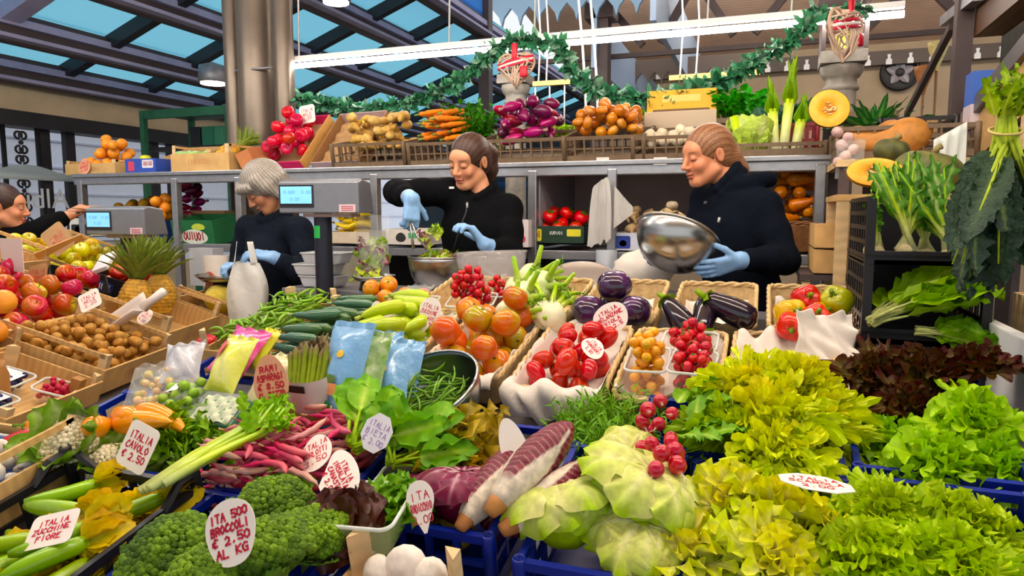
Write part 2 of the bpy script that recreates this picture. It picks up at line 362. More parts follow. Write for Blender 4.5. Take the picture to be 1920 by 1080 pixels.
# wrought iron screen in front of the first window
g = MB()
for zc in np.arange(.12, 2.25, .22):
    for sy in (-1, 1):
        for sz in (-1, 1):
            P = [(-6.46, 4.58 + sy * (.012 + .05 * math.sin(a) * (1 - a / 9)), zc + sz * (.03 + .045 * (1 - math.cos(a)) * (1 - a / 12))) for a in np.linspace(0, 5.2, 14)]
            g.tube(P, .011, 5)
    g.ball((-6.46, 4.58, zc), .022, seg=6, ring=4)
for y in (4.42, 4.74): g.box((-6.46, y, 1.12), (.03, .03, 2.24))
solo('iron_screen', g, M_dark, 'black wrought iron scroll screen standing at the far left window', 'screen')
# mirrored shop lettering on the glass, seen from inside
def glass_text(name, body, y, z, size, label):
    cu = bpy.data.curves.new(name, 'FONT'); cu.body = body; cu.size = size; cu.extrude = .002
    o = bpy.data.objects.new(name + '_tmp', cu); COL.objects.link(o); bpy.context.view_layer.update()
    me = bpy.data.meshes.new_from_object(o.evaluated_get(bpy.context.evaluated_depsgraph_get())); bpy.data.objects.remove(o)
    me.materials.clear(); me.materials.append(M_white)
    q = bpy.data.objects.new(name, me); COL.objects.link(q)
    q.matrix_world = Matrix.Translation((-6.44, y, z)) @ Matrix.Rotation(PI / 2, 4, 'Z') @ Matrix.Rotation(PI / 2, 4, 'X') @ Matrix.Scale(-1, 4, (1, 0, 0))
    tagp(q, label, 'lettering')
glass_text('window_lettering', 'Albici', 5.0, 1.50, .27, 'large white mirrored shop lettering on the left window pane')
glass_text('window_lettering', 'gelati', 4.9, 1.27, .15, 'smaller second line of white mirrored lettering on the left window')
hb = MB(); P = [(y, 1.83 + .07 * abs(math.sin((y - 4.3) * 5))) for y in np.linspace(4.2, 5.6, 29)]
hb.prism([(a, b) for a, b in P] + [(5.6, 1.76), (4.2, 1.76)], -.002, .002)
solo('window_decal', hb, mat('pale grey film', '#c3cccd', .6), 'pale grey scalloped roof shape stuck on the left window above the lettering', 'decal', Matrix.Translation((-6.44, 0, 0)) @ Matrix(((0, 0, 1, 0), (1, 0, 0, 0), (0, 1, 0, 0), (0, 0, 0, 1))))
# building across the street
f = MB(); f.box((-11, 7, 3.5), (.5, 26, 7)); b = thing('building', 'pale stone building with horizontal joints across the street outside the windows', 'building')
part('wall', f, M_facade, b, smooth=False)
j = MB()
for z in np.arange(.5, 4, .42): j.box((-10.74, 7, z), (.03, 26, .03))
part('joint', j, M_facj, b, smooth=False)
for y in (2.9, 12.6):
    q = part('shop_window', MB().box((-10.73, y, 1.3), (.05, 1.1, 1.5)), mat('blue shop window', '#3d66a0', .2), b, smooth=False)
# ------------------------------------------------------------------ glazed lean-to roof on the left
RZ = lambda x: 2.72 + .36 * (x + 6.5)
tr = math.atan(.36)
for n, (x0, x1) in enumerate(((-6.5, -5.75), (-5.75, -4.95), (-4.95, -4.15), (-4.15, -3.4))):
    xc = (x0 + x1) / 2
    struct('window_%d' % (5 + n), MB().box((0, 0, 0), ((x1 - x0) / math.cos(tr), 13, .02)), M_sky, M=Matrix.Translation((xc, 8.5, RZ(xc) + .1)) @ Matrix.Rotation(-tr, 4, 'Y'), smooth=False)
for n, x in enumerate((-6.35, -5.75, -4.95, -4.15, -3.42)):
    m = MB(); m.box((x, 8.5, RZ(x) - .06), (.1, 13, .24)); e = MB(); e.box((x + .10, 8.5, RZ(x) - .15), (.11, 13, .03)); e.box((x + .07, 8.5, RZ(x) - .02), (.05, 13, .06))
    r = tagp(part('roof_beam', m, M_brown, smooth=False), 'brown steel roof beam under the blue skylights, ' + ('lowest, against the window wall', 'second up from the window wall', 'third up from the window wall', 'fourth up from the window wall', 'topmost, beside the clerestory glass')[n], 'beam', 'roof beams')
    part('flange', e, M_lav, r, smooth=False, label='lilac grey flange')
for n in range(13):
    y = 4.0 + .95 * n; m = MB().box((0, 0, 0), (3.1 / math.cos(tr), .16 if n == 0 else .09, .12), M=Matrix.Translation((-4.95, y, RZ(-4.95) + .0)) @ Matrix.Rotation(-tr, 4, 'Y'))
    struct('trim_%d' % (10 + n), m, M_lav if n == 0 else M_dark, smooth=False)
# clerestory glass above the ridge and its post
struct('window_9', MB().box((-3.4, 6.2, 4.35), (.02, 4.6, 1.0)), M_blue, smooth=False)
struct('trim_30', MB().box((-3.38, 8.4, 3.3), (.14, .14, 3.0)), M_brown, smooth=False)
# dim far end of the hall seen below the lean-to
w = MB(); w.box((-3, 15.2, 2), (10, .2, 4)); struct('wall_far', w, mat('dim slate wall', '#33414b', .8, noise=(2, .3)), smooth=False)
for n, (x, z, l) in enumerate(((-4.6, 2.5, 1.6), (-3.6, 2.2, 1.4), (-5.5, 2.1, 1.2), (-3.2, 2.75, 1.5))):
    struct('window_%d' % (10 + n), MB().box((x, 15.06, z), (l, .05, .12)), M_blue, smooth=False)
# ------------------------------------------------------------------ board ceiling of the main hall and its back wall
w = MB(); w.box((1.2, 9.1, 1.7), (6.4, .2, 3.4)); struct('wall_back', w, M_olive, smooth=False)
ca = math.atan(.15)
struct('ceiling', MB().box((0, 0, 0), (7.6, 6.2, .06)), M_board, M=Matrix.Translation((1.3, 6.1, 3.38 + .15 * 2.9)) @ Matrix.Rotation(-ca, 4, 'X'), smooth=False)
m = MB(); m.box((1.2, 8.9, 3.17), (6.4, .08, .15))
struct('trim_31', m, mat('dark lambrequin board', '#5a4f4a', .6), smooth=False)
fr = MB()
for x in np.arange(-1.9, 3.4, .21): fr.prism([(x - .03, 3.09), (x + .03, 3.09), (x + .03, 3.14), (x + .012, 3.16), (x + .018, 3.2), (x - .018, 3.2), (x - .012, 3.16), (x - .03, 3.14)], -8.86, -8.84, M=Matrix(((1, 0, 0, 0), (0, 0, -1, 0), (0, 1, 0, 0), (0, 0, 0, 1))))
struct('trim_32', fr, M_white, smooth=False)
struct('ceiling', MB().box((.6, -.4, 3.75), (8, 7.2, .08)), M_board, smooth=False)  # unseen slab above the stall, added to shut out sky light for contrast
# steel trusses under the boards
def bar(name, a, b, w=.06, m=None, label=None, n=None):
    d = Vector(b) - Vector(a); mb = MB().box((d.length / 2, 0, 0), (d.length, w, w)); return mb, aim(a, d)
tb = thing('roof_truss', 'dark steel truss with V braces under the board ceiling', 'truss')
TY = 5.6
for a, b in (((1300, -30), (1238, 80)), ((1310, -30), (1375, 66)), ((1490, -30), (1415, 62)), ((1140, 10), (1205, 85)), ((1690, -10), (1625, 55)), ((1758, -10), (1795, 26))):
    mb, M_ = bar('b', PY(*a, TY), PY(*b, TY), .055); part('brace', mb, M_brown, tb, M=M_, smooth=False)
a, b = PY(1000, 118, TY), PY(1800, 50, TY); mb, M_ = bar('c', a, Vector((b.x, a.y, a.z)), .035); part('bottom_chord', mb, M_brown, tb, M=M_, smooth=False)
p = PY(1127, 100, 5.4)
solo('steel_post', MB().box((p.x, p.y, 1.75), (.13, .13, 3.5)).box((p.x, p.y, p.z + .3), (.22, .2, .12)), M_brown, 'dark brown steel post behind the garland right of the wicker heart', 'post', smooth=False)
# toothed valance boards hung under the roof edge
def valance(x0, x1, Y, z, h, tooth, m, label):
    mb = MB(); n = int((x1 - x0) / tooth); mb.box(((x0 + x1) / 2, Y, z + h / 2), (x1 - x0, .03, h))
    for i in range(n):
        x = x0 + (i + .5) * tooth; q = tooth / 2
        mb.prism([(x - q, z), (x - q * .25, z - tooth * .45), (x, z - tooth * .9), (x + q * .25, z - tooth * .45), (x + q, z)], Y - .015, Y + .015, M=Matrix(((1, 0, 0, 0), (0, 0, 1, 0), (0, 1, 0, 0), (0, 0, 0, 1))))
    return solo('valance', mb, m, label, 'valance', smooth=False)
a = PY(925, 25, 4.9); b = PY(1215, -5, 4.9)
valance(a.x, b.x, 4.9, a.z + .02, .35, .14, mat('blue grey valance', '#6f8fae', .6), 'blue grey toothed valance board at the top behind the first wicker heart')
a = PY(1130, 142, 7.0); b = PY(1420, 140, 7.0)
valance(a.x, b.x, 7.0, a.z, .12, .13, mat('dark valance', '#5d5450', .6), 'small dark toothed valance far behind the hanging wooden bar')
struct('trim_33', MB().box((-.75, 6.6, 3.0), (.04, 3.4, .5)).box((-1.25, 6.9, 2.75), (.04, 3.2, .4)), mat('pale blue gutter', '#9db6d6', .5), smooth=False)
# ------------------------------------------------------------------ columns
def pix_r(w, Y, px): d = ray(px, 300); return w / FPX * (Y / d[1]) / 2
cy = 3.95; t = thing('metal_column', 'cluster of three bronze metallic pipes rising behind the left shelf crates', 'column')
for px, w in ((485, 66), (442, 30), (537, 36)):
    c = PY(px, 250, cy + (0 if w > 50 else -.02)); r = pix_r(w, cy, px)
    part('pipe', MB().lathe([(r, .0), (r, 4.2)], 28, M=Matrix.Translation((c.x, c.y, 0))), M_colm, t)
part('clamp', MB().box((PY(470, 128, 3.82).x, 3.85, PY(470, 128, 3.82).z), (.3, .02, .012)), M_steel2, t)
def stone_column(px, py0, py1, w, Y, label):
    c = PY(px, py1, Y); top = PY(px, py0, Y).z; r = pix_r(w, Y, px); t = thing('stone_column', label, 'column', Matrix.Translation((c.x, Y, 0)))
    part('shaft', MB().lathe([(r * 1.06, 0), (r, 1.2), (r * .95, top - .13)], 26), M_stone, t)
    part('capital', MB().lathe([(r * .95, top - .14), (r * 1.08, top - .135), (r * 1.12, top - .125), (r * 1.08, top - .115), (r * .96, top - .11), (r * .96, top - .075), (r * 1.1, top - .07), (r * 1.25, top - .05), (r * 1.34, top - .03), (r * 1.34, top - .01), (r * 1.2, top - .009)], 26), M_stone, t)
    part('abacus', MB().box((0, 0, top + .025), (r * 2.75, r * 2.75, .06)), M_stone, t, smooth=False)
    return c, top
c1, t1 = stone_column(967, 158, 230, 40, 4.6, 'slim round stone column below the first wicker heart')
c2, t2 = stone_column(1573, 122, 230, 56, 4.15, 'round grey stone column with moulded capital behind the halved pumpkin')
lt = thing('lantern', 'small dark framed lantern standing on the right stone column', 'lantern', Matrix.Translation((c2.x, 4.15, t2 + .062)))
q = MB()
for sx in (-.1, .1):
    for sy in (-.1, .1): q.box((sx, sy, .13), (.02, .02, .26))
q.box((0, 0, .27), (.26, .26, .02)); part('lantern_frame', q, M_brown, lt, smooth=False)
part('candle', MB().lathe([(.04, 0), (.04, .1), (.0, .1)], 14, '#8a9a20'), M_v, lt)
# ------------------------------------------------------------------ fluorescent tube and spots, plus unseen tubes added for light
def tube_lamp(x0, x1, Y, z, label, wires, tm=None):
    t = thing('fluorescent_lamp', label, 'lamp', Matrix.Translation((x0, Y, z)))
    part('tube', MB().tube([(0, 0, 0), (x1 - x0, 0, 0)], .03 if tm else .017, 10), tm or M_tube, t)
    part('housing', MB().box(((x1 - x0) / 2, 0, .045), (x1 - x0, .035, .03)), M_white, t, smooth=False)
    for x in wires: part('hanger', MB().tube([(x - x0, 0, .05), (x - x0 + .01, 0, .5), (x - x0 - .015, 0, 1.0), (x - x0, 0, 1.5)], .006, 6), M_white, t)
tube_lamp(-3.02, .62, 4.0, 2.43, 'long white fluorescent tube hung above the back shelf behind the garland', [-2.95, -1.85, -1.3, -.32, .1])
tube_lamp(-2.6, 1.6, 1.0, 2.75, 'long unseen light tube added over the front of the vegetable stand', [-2.2, 0, 1.2], M_addtube)  # added out of view as top light and highlights on the produce
tube_lamp(-2.6, 1.6, 2.2, 2.7, 'long unseen light tube added over the middle of the vegetable stand', [-2.2, 0, 1.2], M_addtube)  # second added tube above the frame, brightens the baskets
tube_lamp(-4.4, -2.7, 2.4, 2.6, 'unseen light tube added over the fruit stand on the left', [-4.2, -2.9], M_addtube)  # added above the frame to brighten the fruit
tube_lamp(-1.5, 3, 6.6, 3.6, 'unseen light tube added far back under the board ceiling', [-1.2, 2.8], M_addtube)  # added out of sight to brighten the ceiling boards
for px, py, Y, lb in ((400, 158, 5.2, 'round white spot lamp under the lowest roof beams left of the pipes'), (630, 6, 5.4, 'round white spot lamp at the top edge right of the pipes')):
    c = PY(px, py, Y); t = thing('spot_lamp', lb, 'lamp', Matrix.Translation(c))
    part('light_disc', MB().lathe([(0, 0), (.11, 0), (.11, .015), (0, .015)], 20), M_lampdisc, t)
    part('lamp_housing', MB().lathe([(.115, .012), (.13, .03), (.12, .16), (0, .2)], 20), M_steel2, t)
# ------------------------------------------------------------------ back shelf
SHY = 3.3
sh = thing('shelf_rack', 'long stainless steel two-tier shelf rack behind the sellers', 'shelf', Matrix.Translation((-1.8, SHY, 0)))
xl, xr = -4.18 + 1.8, .29 + 1.8
zt = 1.70; zl = 1.265
part('top_shelf', MB().box(((xl + xr) / 2, .42, zt - .012), (xr - xl, .9, .024)), M_steel, sh, smooth=False, bevel=.004)
part('front_rail', MB().box(((xl + xr) / 2, 0, zt - .045), (xr - xl, .03, .05)), M_steel, sh, smooth=False, bevel=.006)
part('lower_shelf', MB().box(((xl + xr) / 2, .4, zl - .02), (xr - xl, .8, .045)), M_steel2, sh, smooth=False, bevel=.004)
for px in (157, 333, 452, 705, 1000, 1148, 1535):
    x = PY(px, 400, SHY).x + 1.8
    part('post', MB().box((x, .0, .83), (.045, .045, 1.66)), M_steel, sh, smooth=False, bevel=.005)
x0 = PY(1000, 400, SHY).x + 1.8
part('back_panel', MB().box(((x0 + xr) / 2, .72, (zt + zl) / 2), (xr - x0, .02, zt - zl - .03)), mat('brownish grey panel', '#a8948e', .6, noise=(6, .15)), sh, smooth=False)
part('side_panel', MB().box((x0 + .02, .38, (zt + zl) / 2), (.012, .7, zt - zl - .03)), mat('grey side panel', '#8f8b92', .5), sh, smooth=False)
part('back_panel', MB().box(((PY(560, 400, SHY).x + x0 + 1.8) / 2, .72, .95), (1.3, .02, .55)), M_dark, sh, smooth=False)
# ------------------------------------------------------------------ vegetable stand
vs_ = thing('display_stand', 'grey metal sloping stand carrying all the vegetable crates and baskets', 'stand', Matrix.Translation((-.5, 1.5, 0)))
DH = -.115
Ms = Matrix.Translation(SL(-.54, 1.5, DH)) @ SROT
part('deck', MB().box((0, 0, -.02), (2.1, 2.04, .035)), M_steel2, vs_, smooth=False, M=Matrix.Translation((.5, -1.5, 0)) @ Ms)
for x in (-1.05, .98):
    for y in (-.85, .85):
        z = SL(0, 1.5 + y, DH).z - .03; part('leg', MB().box((x, y, z / 2), (.06, .06, z)), M_steel2, vs_, smooth=False)
part('skirt', MB().box((0, -.97, .36), (2.04, .02, .72)), M_dark, vs_, smooth=False)
# ------------------------------------------------------------------ fruit stand (turned 18 degrees)
FS = .35; FO = Vector((-1.72, 1.12, .95)); FE1 = Vector((-.316, .949, 0)); FE2 = Vector((-.949, -.316, 0))
FY = (FE2 + Vector((0, 0, FS))).normalized(); FN = FE1.cross(FY).normalized()
FR = Matrix((FE1, FY, FN)).transposed().to_4x4()
def FL(a, b, h=0): return FO + FE1 * a + FY * b + FN * h
def PF(px, py, h=0):
    d = Vector(ray(px, py)); o = FO + FN * h; return Vector(CAM) + d * ((o - Vector(CAM)).dot(FN) / d.dot(FN))
def fab(px, py, h=0): p = PF(px, py, h) - FO - FN * h; return p.dot(FE1), p.dot(FY)
def MF(a, b, h=0, rz=0., rx=0.): m = FR.copy(); m.translation = FL(a, b, h); return m @ Euler((rx, 0, rz)).to_matrix().to_4x4()
fs = thing('fruit_stand', 'wood and grey metal sloping counter carrying the fruit crates on the left', 'stand', Matrix.Translation((FL(.8, .5).x, FL(.8, .5).y, 0)))
inv = Matrix.Translation((-FL(.8, .5).x, -FL(.8, .5).y, 0))
FD = -.115
part('deck', MB().box((.85, .62, -.02), (2.1, 1.3, .03)), mat('grey counter top', '#8a827a', .5, noise=(5, .2)), fs, smooth=False, M=inv @ MF(0, 0, FD))
part('edge_rail', MB().box((.85, -.05, -.06), (2.1, .05, .14)), mat('worn wooden rail', '#8f7a5c', .7, wave=('X', 3, .2, 3)), fs, smooth=False, M=inv @ MF(0, 0, FD))
for a in (-.3, .8, 1.8):
    for b in (.05, 1.15):
        p = FL(a, b, FD - .04); part('leg', MB().box((0, 0, p.z / 2), (.07, .07, p.z)), M_brown, fs, smooth=False, M=inv @ Matrix.Translation((p.x, p.y, 0)))
part('front_board', MB().box((.0, .0, 0), (.75, .02, .22)), mat('grey plywood board', '#a0968c', .7, wave=('X', 4, .15, 2)), fs, smooth=False, M=inv @ Matrix.Translation(FL(-.05, 0, FD - .17)) @ Matrix.Rotation(math.atan2(FE1.y, FE1.x), 4, 'Z'))
# ================================================================== containers
M_bluep = mat('blue crate plastic', '#23318f', .35, noise=(20, .15), vary=.1)
M_blackp = mat('black crate plastic', '#1d1b1e', .4, noise=(20, .2))
M_brownp = mat('brown crate plastic', '#6f5a44', .5, noise=(25, .2))
M_wood = mat('pale poplar wood', '#d3b184', .7, wave=('Y', 14, .12, 3), noise=(9, .15), vary=.12)
M_wood2 = mat('pale poplar post wood', '#d8ba8a', .7, wave=('Z', 9, .12, 4), noise=(12, .12))
M_card = mat('brown cardboard', '#b08a5e', .8, noise=(15, .1))
M_cardv = mat('printed cardboard', None, .6, noise=(20, .08))
M_wick = mat('straw wicker', '#d8b985', .7, noise=(45, .28), bump=(120, .5))
M_paper = mat('crumpled white paper', '#f1e8de', .7, noise=(9, .06), bump=(25, .5), transl=.2)
M_clear = mat('clear plastic', '#eef4f2', .12, clear=.87, coat=.4)
M_film = mat('clear bag film', '#e8f0ee', .15, clear=.85, coat=.5)
M_tag = mat('white price card', '#f0e8e0', .5, noise=(14, .05))
M_tagp = mat('peach price card', '#e0a07c', .55, noise=(14, .06))
M_tagw = mat('plain white price card', '#e6e2ea', .5, noise=(14, .04))
M_ink = mat('red felt pen', None, .5)
def plastic_crate(name, w, d, h, m, label, M, cat='crate', group=None, bars=5, drop=0., post=.0, t=.012, mid=.5, thin=False):
    """w along x, d along y, rim at z=0, floor at z=-h; corner posts may stand up by post; side panels may dip by drop"""
    r = thing(name, label, cat, M, group)
    part('base', MB().box((0, 0, -h + .005), (w - t, d - t, .008)), m, r, smooth=False)
    def side(L, ax, sgn, nb):
        mb = MB(); z1 = -drop
        mb.box((0, 0, z1 - .008), (L, t, .016)); mb.box((0, 0, -h + .014), (L, t, .026)); mb.box((0, 0, z1 - (h + z1) * mid), (L, t * .6, .006 if thin else .012))
        for i in range(nb + 1):
            x = -L / 2 + L * i / nb; mb.box((x, 0, (z1 - h) / 2), (.008 if thin else .011, t * .8, h + z1 - .004))
        if drop:
            for q in (-1, 1): mb.tube([(q * (L / 2 - .075), 0, z1 - .008), (q * (L / 2 - .03), 0, -.008), (q * L / 2, 0, -.008)], .009, 6)
        if ax == 'x': M2 = Matrix.Translation((0, sgn * (d / 2 - t / 2), 0))
        else: M2 = Matrix.Translation((sgn * (w / 2 - t / 2), 0, 0)) @ Matrix.Rotation(PI / 2, 4, 'Z')
        part('side_panel', mb, m, r, smooth=False, M=M2)
    for sg in (-1, 1): side(w - 2 * t, 'x', sg, bars); side(d - 2 * t, 'y', sg, max(3, int(bars * d / w)))
    for sx in (-1, 1):
        for sy in (-1, 1):
            mb = MB(); mb.lathe([(.0, -h), (.011, -h), (.012, post), (.009, post + .004), (.008, post), (.0, post - .004)], 12, M=Matrix.Translation((sx * (w / 2 - t / 2), sy * (d / 2 - t / 2), 0)))
            part('corner_post', mb, m, r)
    return r
def wooden_crate(w, d, h, label, M, post=.035, group=None, rail=True, mark=True, cat='crate', name='wooden_crate', posts=(1, 1, 1, 1), seed=1):
    """rim of boards at z=0, floor at z=-h, corner posts rise to +post, thin top rail between the posts of the short sides"""
    r = thing(name, label, cat, M, group); t = .007; rn = random.Random(seed)
    part('base', MB().box((0, 0, -h + .003), (w - .002, d - .002, .006)), M_wood, r, smooth=False)
    for sy in (-1, 1):
        q = part('side_board', MB().box((0, sy * (d / 2 - t / 2), -h / 2), (w, t, h * .96)), M_wood, r, smooth=False)
        if mark and sy < 0:
            mk = MB(); scribble(mk, 'IIOIICOII', -w * .2, -.012, h * .28, w * .42, .0022, 0, '#b0452f', rnd=rn)
            part('printed_mark', mk, M_ink, q, smooth=False, M=Matrix.Translation((0, -d / 2 - .0008, -h * .5)) @ Matrix.Rotation(PI / 2, 4, 'X'))
    for sx in (-1, 1):
        q = part('side_board', MB().box((sx * (w / 2 - t / 2), 0, -h / 2), (t, d - 2 * t, h * .96)), M_wood, r, smooth=False)
        if mark and sx > 0:
            mk = MB(); scribble(mk, 'IIOIICOII', -d * .2, -.012, h * .3, d * .42, .0022, 0, '#b0452f', rnd=rn)
            part('printed_mark', mk, M_ink, q, smooth=False, M=Matrix.Translation((w / 2 + .0008, 0, -h * .5)) @ Matrix.Rotation(PI / 2, 4, 'Z') @ Matrix.Rotation(PI / 2, 4, 'X'))
        if rail: part('top_rail', MB().box((sx * (w / 2 - t * 1.5), 0, post - .008), (t, d - .03, .014)), M_wood, r, smooth=False)
    i = 0
    for sx in (-1, 1):
        for sy in (-1, 1):
            if posts[i]:
                a = .026; x, y = sx * (w / 2 - t), sy * (d / 2 - t)
                part('corner_post', MB().prism([(x, y), (x - sx * a, y), (x, y - sy * a)] if sx * sy > 0 else [(x, y), (x, y - sy * a), (x - sx * a, y)], -h, post), M_wood2, r, smooth=False)
            i += 1
    return r
def rrect(w, d, rad_, n=8):
    P = []
    for cx, cy, a0 in ((w / 2 - rad_, d / 2 - rad_, 0), (-w / 2 + rad_, d / 2 - rad_, PI / 2), (-w / 2 + rad_, -d / 2 + rad_, PI), (w / 2 - rad_, -d / 2 + rad_, 1.5 * PI)):
        for k in range(n + 1): a = a0 + PI / 2 * k / n; P.append((cx + rad_ * math.cos(a), cy + rad_ * math.sin(a)))
    out = []; P.append(P[0])
    for a, b in zip(P[:-1], P[1:]):
        L = math.dist(a, b); k = max(1, int(L / .012))
        for j in range(k): out.append((a[0] + (b[0] - a[0]) * j / k, a[1] + (b[1] - a[1]) * j / k))
    return np.array(out)
def wicker(w, d, h, label, M, group=None, taper=.86, name='wicker_basket', dip=0., mm=None):
    mm = mm or M_wick
    r = thing(name, label, 'basket', M, group); rim = rrect(w - .012, d - .012, .025); n = len(rim); rows = 22
    ang = np.arange(n); P = np.zeros((rows, n, 3))
    for k in range(rows):
        q = k / (rows - 1); sc = taper + (1 - taper) * q; off = .0022 * np.sin(PI * ang / 2 + (k % 2) * PI)
        nrm = rim / np.linalg.norm(rim, axis=1)[:, None]
        P[k, :, :2] = rim * sc + nrm * off[:, None]; P[k, :, 2] = -h + (h - .008) * q + (k % 2) * .001
        if dip: P[k, :, 2] -= dip * q * np.clip(-rim[:, 1] / d * 2, 0, 1) ** 4
    part('woven_wall', MB().grid(P, '#ffffff', wrapv=True), mm, r, solid=.005)
    b = MB(); bt = rim * taper; b.add([(x, y, -h + .002) for x, y in bt], [tuple(range(n))]); part('base', b, mm, r)
    zz = -dip * np.clip(-rim[:, 1] / d * 2, 0, 1) ** 4
    for ph in (0, PI):
        mb = MB(); pth = [(rim[i % n, 0] * (1 + .012 * math.cos(i * .9 + ph)), rim[i % n, 1] * (1 + .012 * math.cos(i * .9 + ph)), zz[i % n] + .0045 * math.sin(i * .9 + ph)) for i in range(n + 1)]
        mb.tube(pth, .0062, 7); part('plaited_rim', mb, mm, r)
    return r
def liner(w, d, h, label, M, over=.0, seed=1, name='paper_liner', amp=.012, front=.0, z0=-.05, group=None):
    """sheet of paper pressed into a basket: floor at z0, walls up to the rim, optional flap hanging over the front"""
    rn = np.random.RandomState(seed); nu, nv = 34, 40; u = np.linspace(-1, 1, nu)[:, None] * np.ones((1, nv)); v = np.ones((nu, 1)) * np.linspace(-1 - front, 1, nv)[None, :]
    cu = np.clip(u, -1, 1); e = np.maximum(np.abs(u), np.abs(np.clip(v, -1, 1)))
    X = cu * w / 2 * .93; Yv = np.clip(v, -1, 1) * d / 2 * (.95 + .04 * (front > 0)); Z = z0 + (over - .006 + (.016 if front else 0) - z0) * np.clip((e - .72) / .28, 0, 1) ** 1.3
    fl = np.clip(-1 - v, 0, None); Yv = Yv - np.minimum(fl * d / 2, .03) * 1.0 - fl * .012; Z = Z - np.maximum(0, fl * d / 2 - .015)
    Yv = Yv - np.where(fl > 0, .012, 0)
    wob = sum(np.sin(u * rn.uniform(3, 12) + v * rn.uniform(3, 12) + rn.uniform(0, 6)) for _ in range(7)) / 3
    X = X * (1 + .04 * wob * (fl > .1)); Z = Z + amp * wob * (.35 + .65 * np.clip((e - .7) / .3, 0, 1)); Yv = Yv - np.abs(wob) * .015 * (fl > .05)
    return solo(name, MB().grid(np.stack([X, Yv, Z], -1), '#ffffff'), M_paper, label, 'paper', M, group, solid=.0012)
def punnet(w, d, h, label, M, group=None, m=None, name='plastic_punnet', cat='punnet'):
    r = thing(name, label, cat, M, group); rim = rrect(w, d, .02); n = len(rim); rows = 5; P = np.zeros((rows + 1, n, 3)); m = m or M_clear
    P[0, :, :2] = rim * .8; P[0, :, 2] = -h
    for k in range(rows): q = k / (rows - 1); P[k + 1, :, :2] = rim * (.84 + .14 * q); P[k + 1, :, 2] = -h + h * q + (0.004 if k == 0 else 0)
    mb = MB().grid(P, '#ffffff', wrapv=True); mb.add([(x * .8, y * .8, -h) for x, y in rim], [tuple(range(n))])
    part('tray', mb, m, r)
    mb = MB().tube([(x, y, 0) for x, y in list(rim) + [rim[0]]], .0035, 6); part('rim', mb, mat('milky plastic rim', '#e8efec', .2, clear=.35), r)
    return r
def bowl(R, h, label, M, m=None, name='steel_bowl', rimr=.004, th=.0025, flat=.35, cat='bowl', prof=None):
    r = thing(name, label, cat, M)
    o = prof or [(0, 0), (R * flat, 0)] + [(R * (flat + (1 - flat) * math.sin(a)), h * (1 - math.cos(a))) for a in np.linspace(.12, PI / 2, 14)]
    i = [(max(0, a - th), b + th) for a, b in o]
    part('shell', MB().lathe(o + [(R, h)] + i[::-1], 48), m or M_steelp, r)
    part('rim', MB().tube([(R * math.cos(a), R * math.sin(a), h) for a in np.linspace(0, 2 * PI, 49)], rimr, 7), m or M_steelp, r)
    return r
M_steelp = mat('polished stainless steel', '#b5b2ae', .24, aniso=.6, metal=1., noise=(5, .05))
def outline(kind, w, h):
    if kind == 'round': return [(w / 2 * math.cos(a) * (1 + .05 * math.sin(3 * a)), h / 2 * math.sin(a) * (1 + .06 * math.cos(2 * a))) for a in np.linspace(0, 2 * PI, 28, endpoint=False)]
    if kind == 'rect': return [tuple(p) for p in rrect(w, h, min(w, h) * .16, 4)]
    if kind == 'oct': k = .3; return [(w / 2, h / 2 - h * k), (w / 2 - w * k, h / 2), (-w / 2 + w * k, h / 2), (-w / 2, h / 2 - h * k), (-w / 2, -h / 2 + h * k), (-w / 2 + w * k, -h / 2), (w / 2 - w * k, -h / 2), (w / 2, -h / 2 + h * k)]
    if kind == 'drop':      # round head narrowing to a tip at the bottom
        P = [(w / 2 * math.cos(a), h * .16 + h * .34 * math.sin(a)) for a in np.linspace(-.5, PI + .5, 22)]
        return [(w * .05, -h / 2)] + P + [(-w * .05, -h / 2)]
    if kind == 'egg': return [(w / 2 * math.cos(a) * (1 - .16 * math.sin(a)), h / 2 * math.sin(a)) for a in np.linspace(0, 2 * PI, 26, endpoint=False)]
def price_tag(px, py, w, h, kind, lines, label, M, m=None, col='#cf2040', size=None, roll=0., thick=.0018, dy=0., seed=1):
    r = thing('price_tag', label, 'price tag', M); m = m or M_tag
    pl = outline(kind, w, h); part('card', MB().prism(pl, -.0012, 0), m, r, smooth=False)
    n = max(1, len(lines)); lh = size or h * .62 / n; mb = MB(); rn = random.Random(seed)
    for i, s in enumerate(lines):
        y = dy + h * .31 - (i + .82) * (h * .66 / n); ww = min(w * .78, len(s) * lh * .72); scribble(mb, s, -ww / 2, y, lh * .72, ww, thick, .0006, col, rnd=rn, sag=.03)
    if lines: part('writing', mb, M_ink, r, smooth=False, M=Matrix.Rotation(roll, 4, 'Z'))
    return r
def face_cam(p, tilt=25., roll=0., yaw=0.):   # card standing in the produce, leaning back by tilt degrees, turned to the aisle
    n = Vector((math.sin(rad(yaw)), -math.cos(rad(yaw)), math.tan(rad(tilt)))); return frame(p, n, (0, 0, 1), rad(roll))
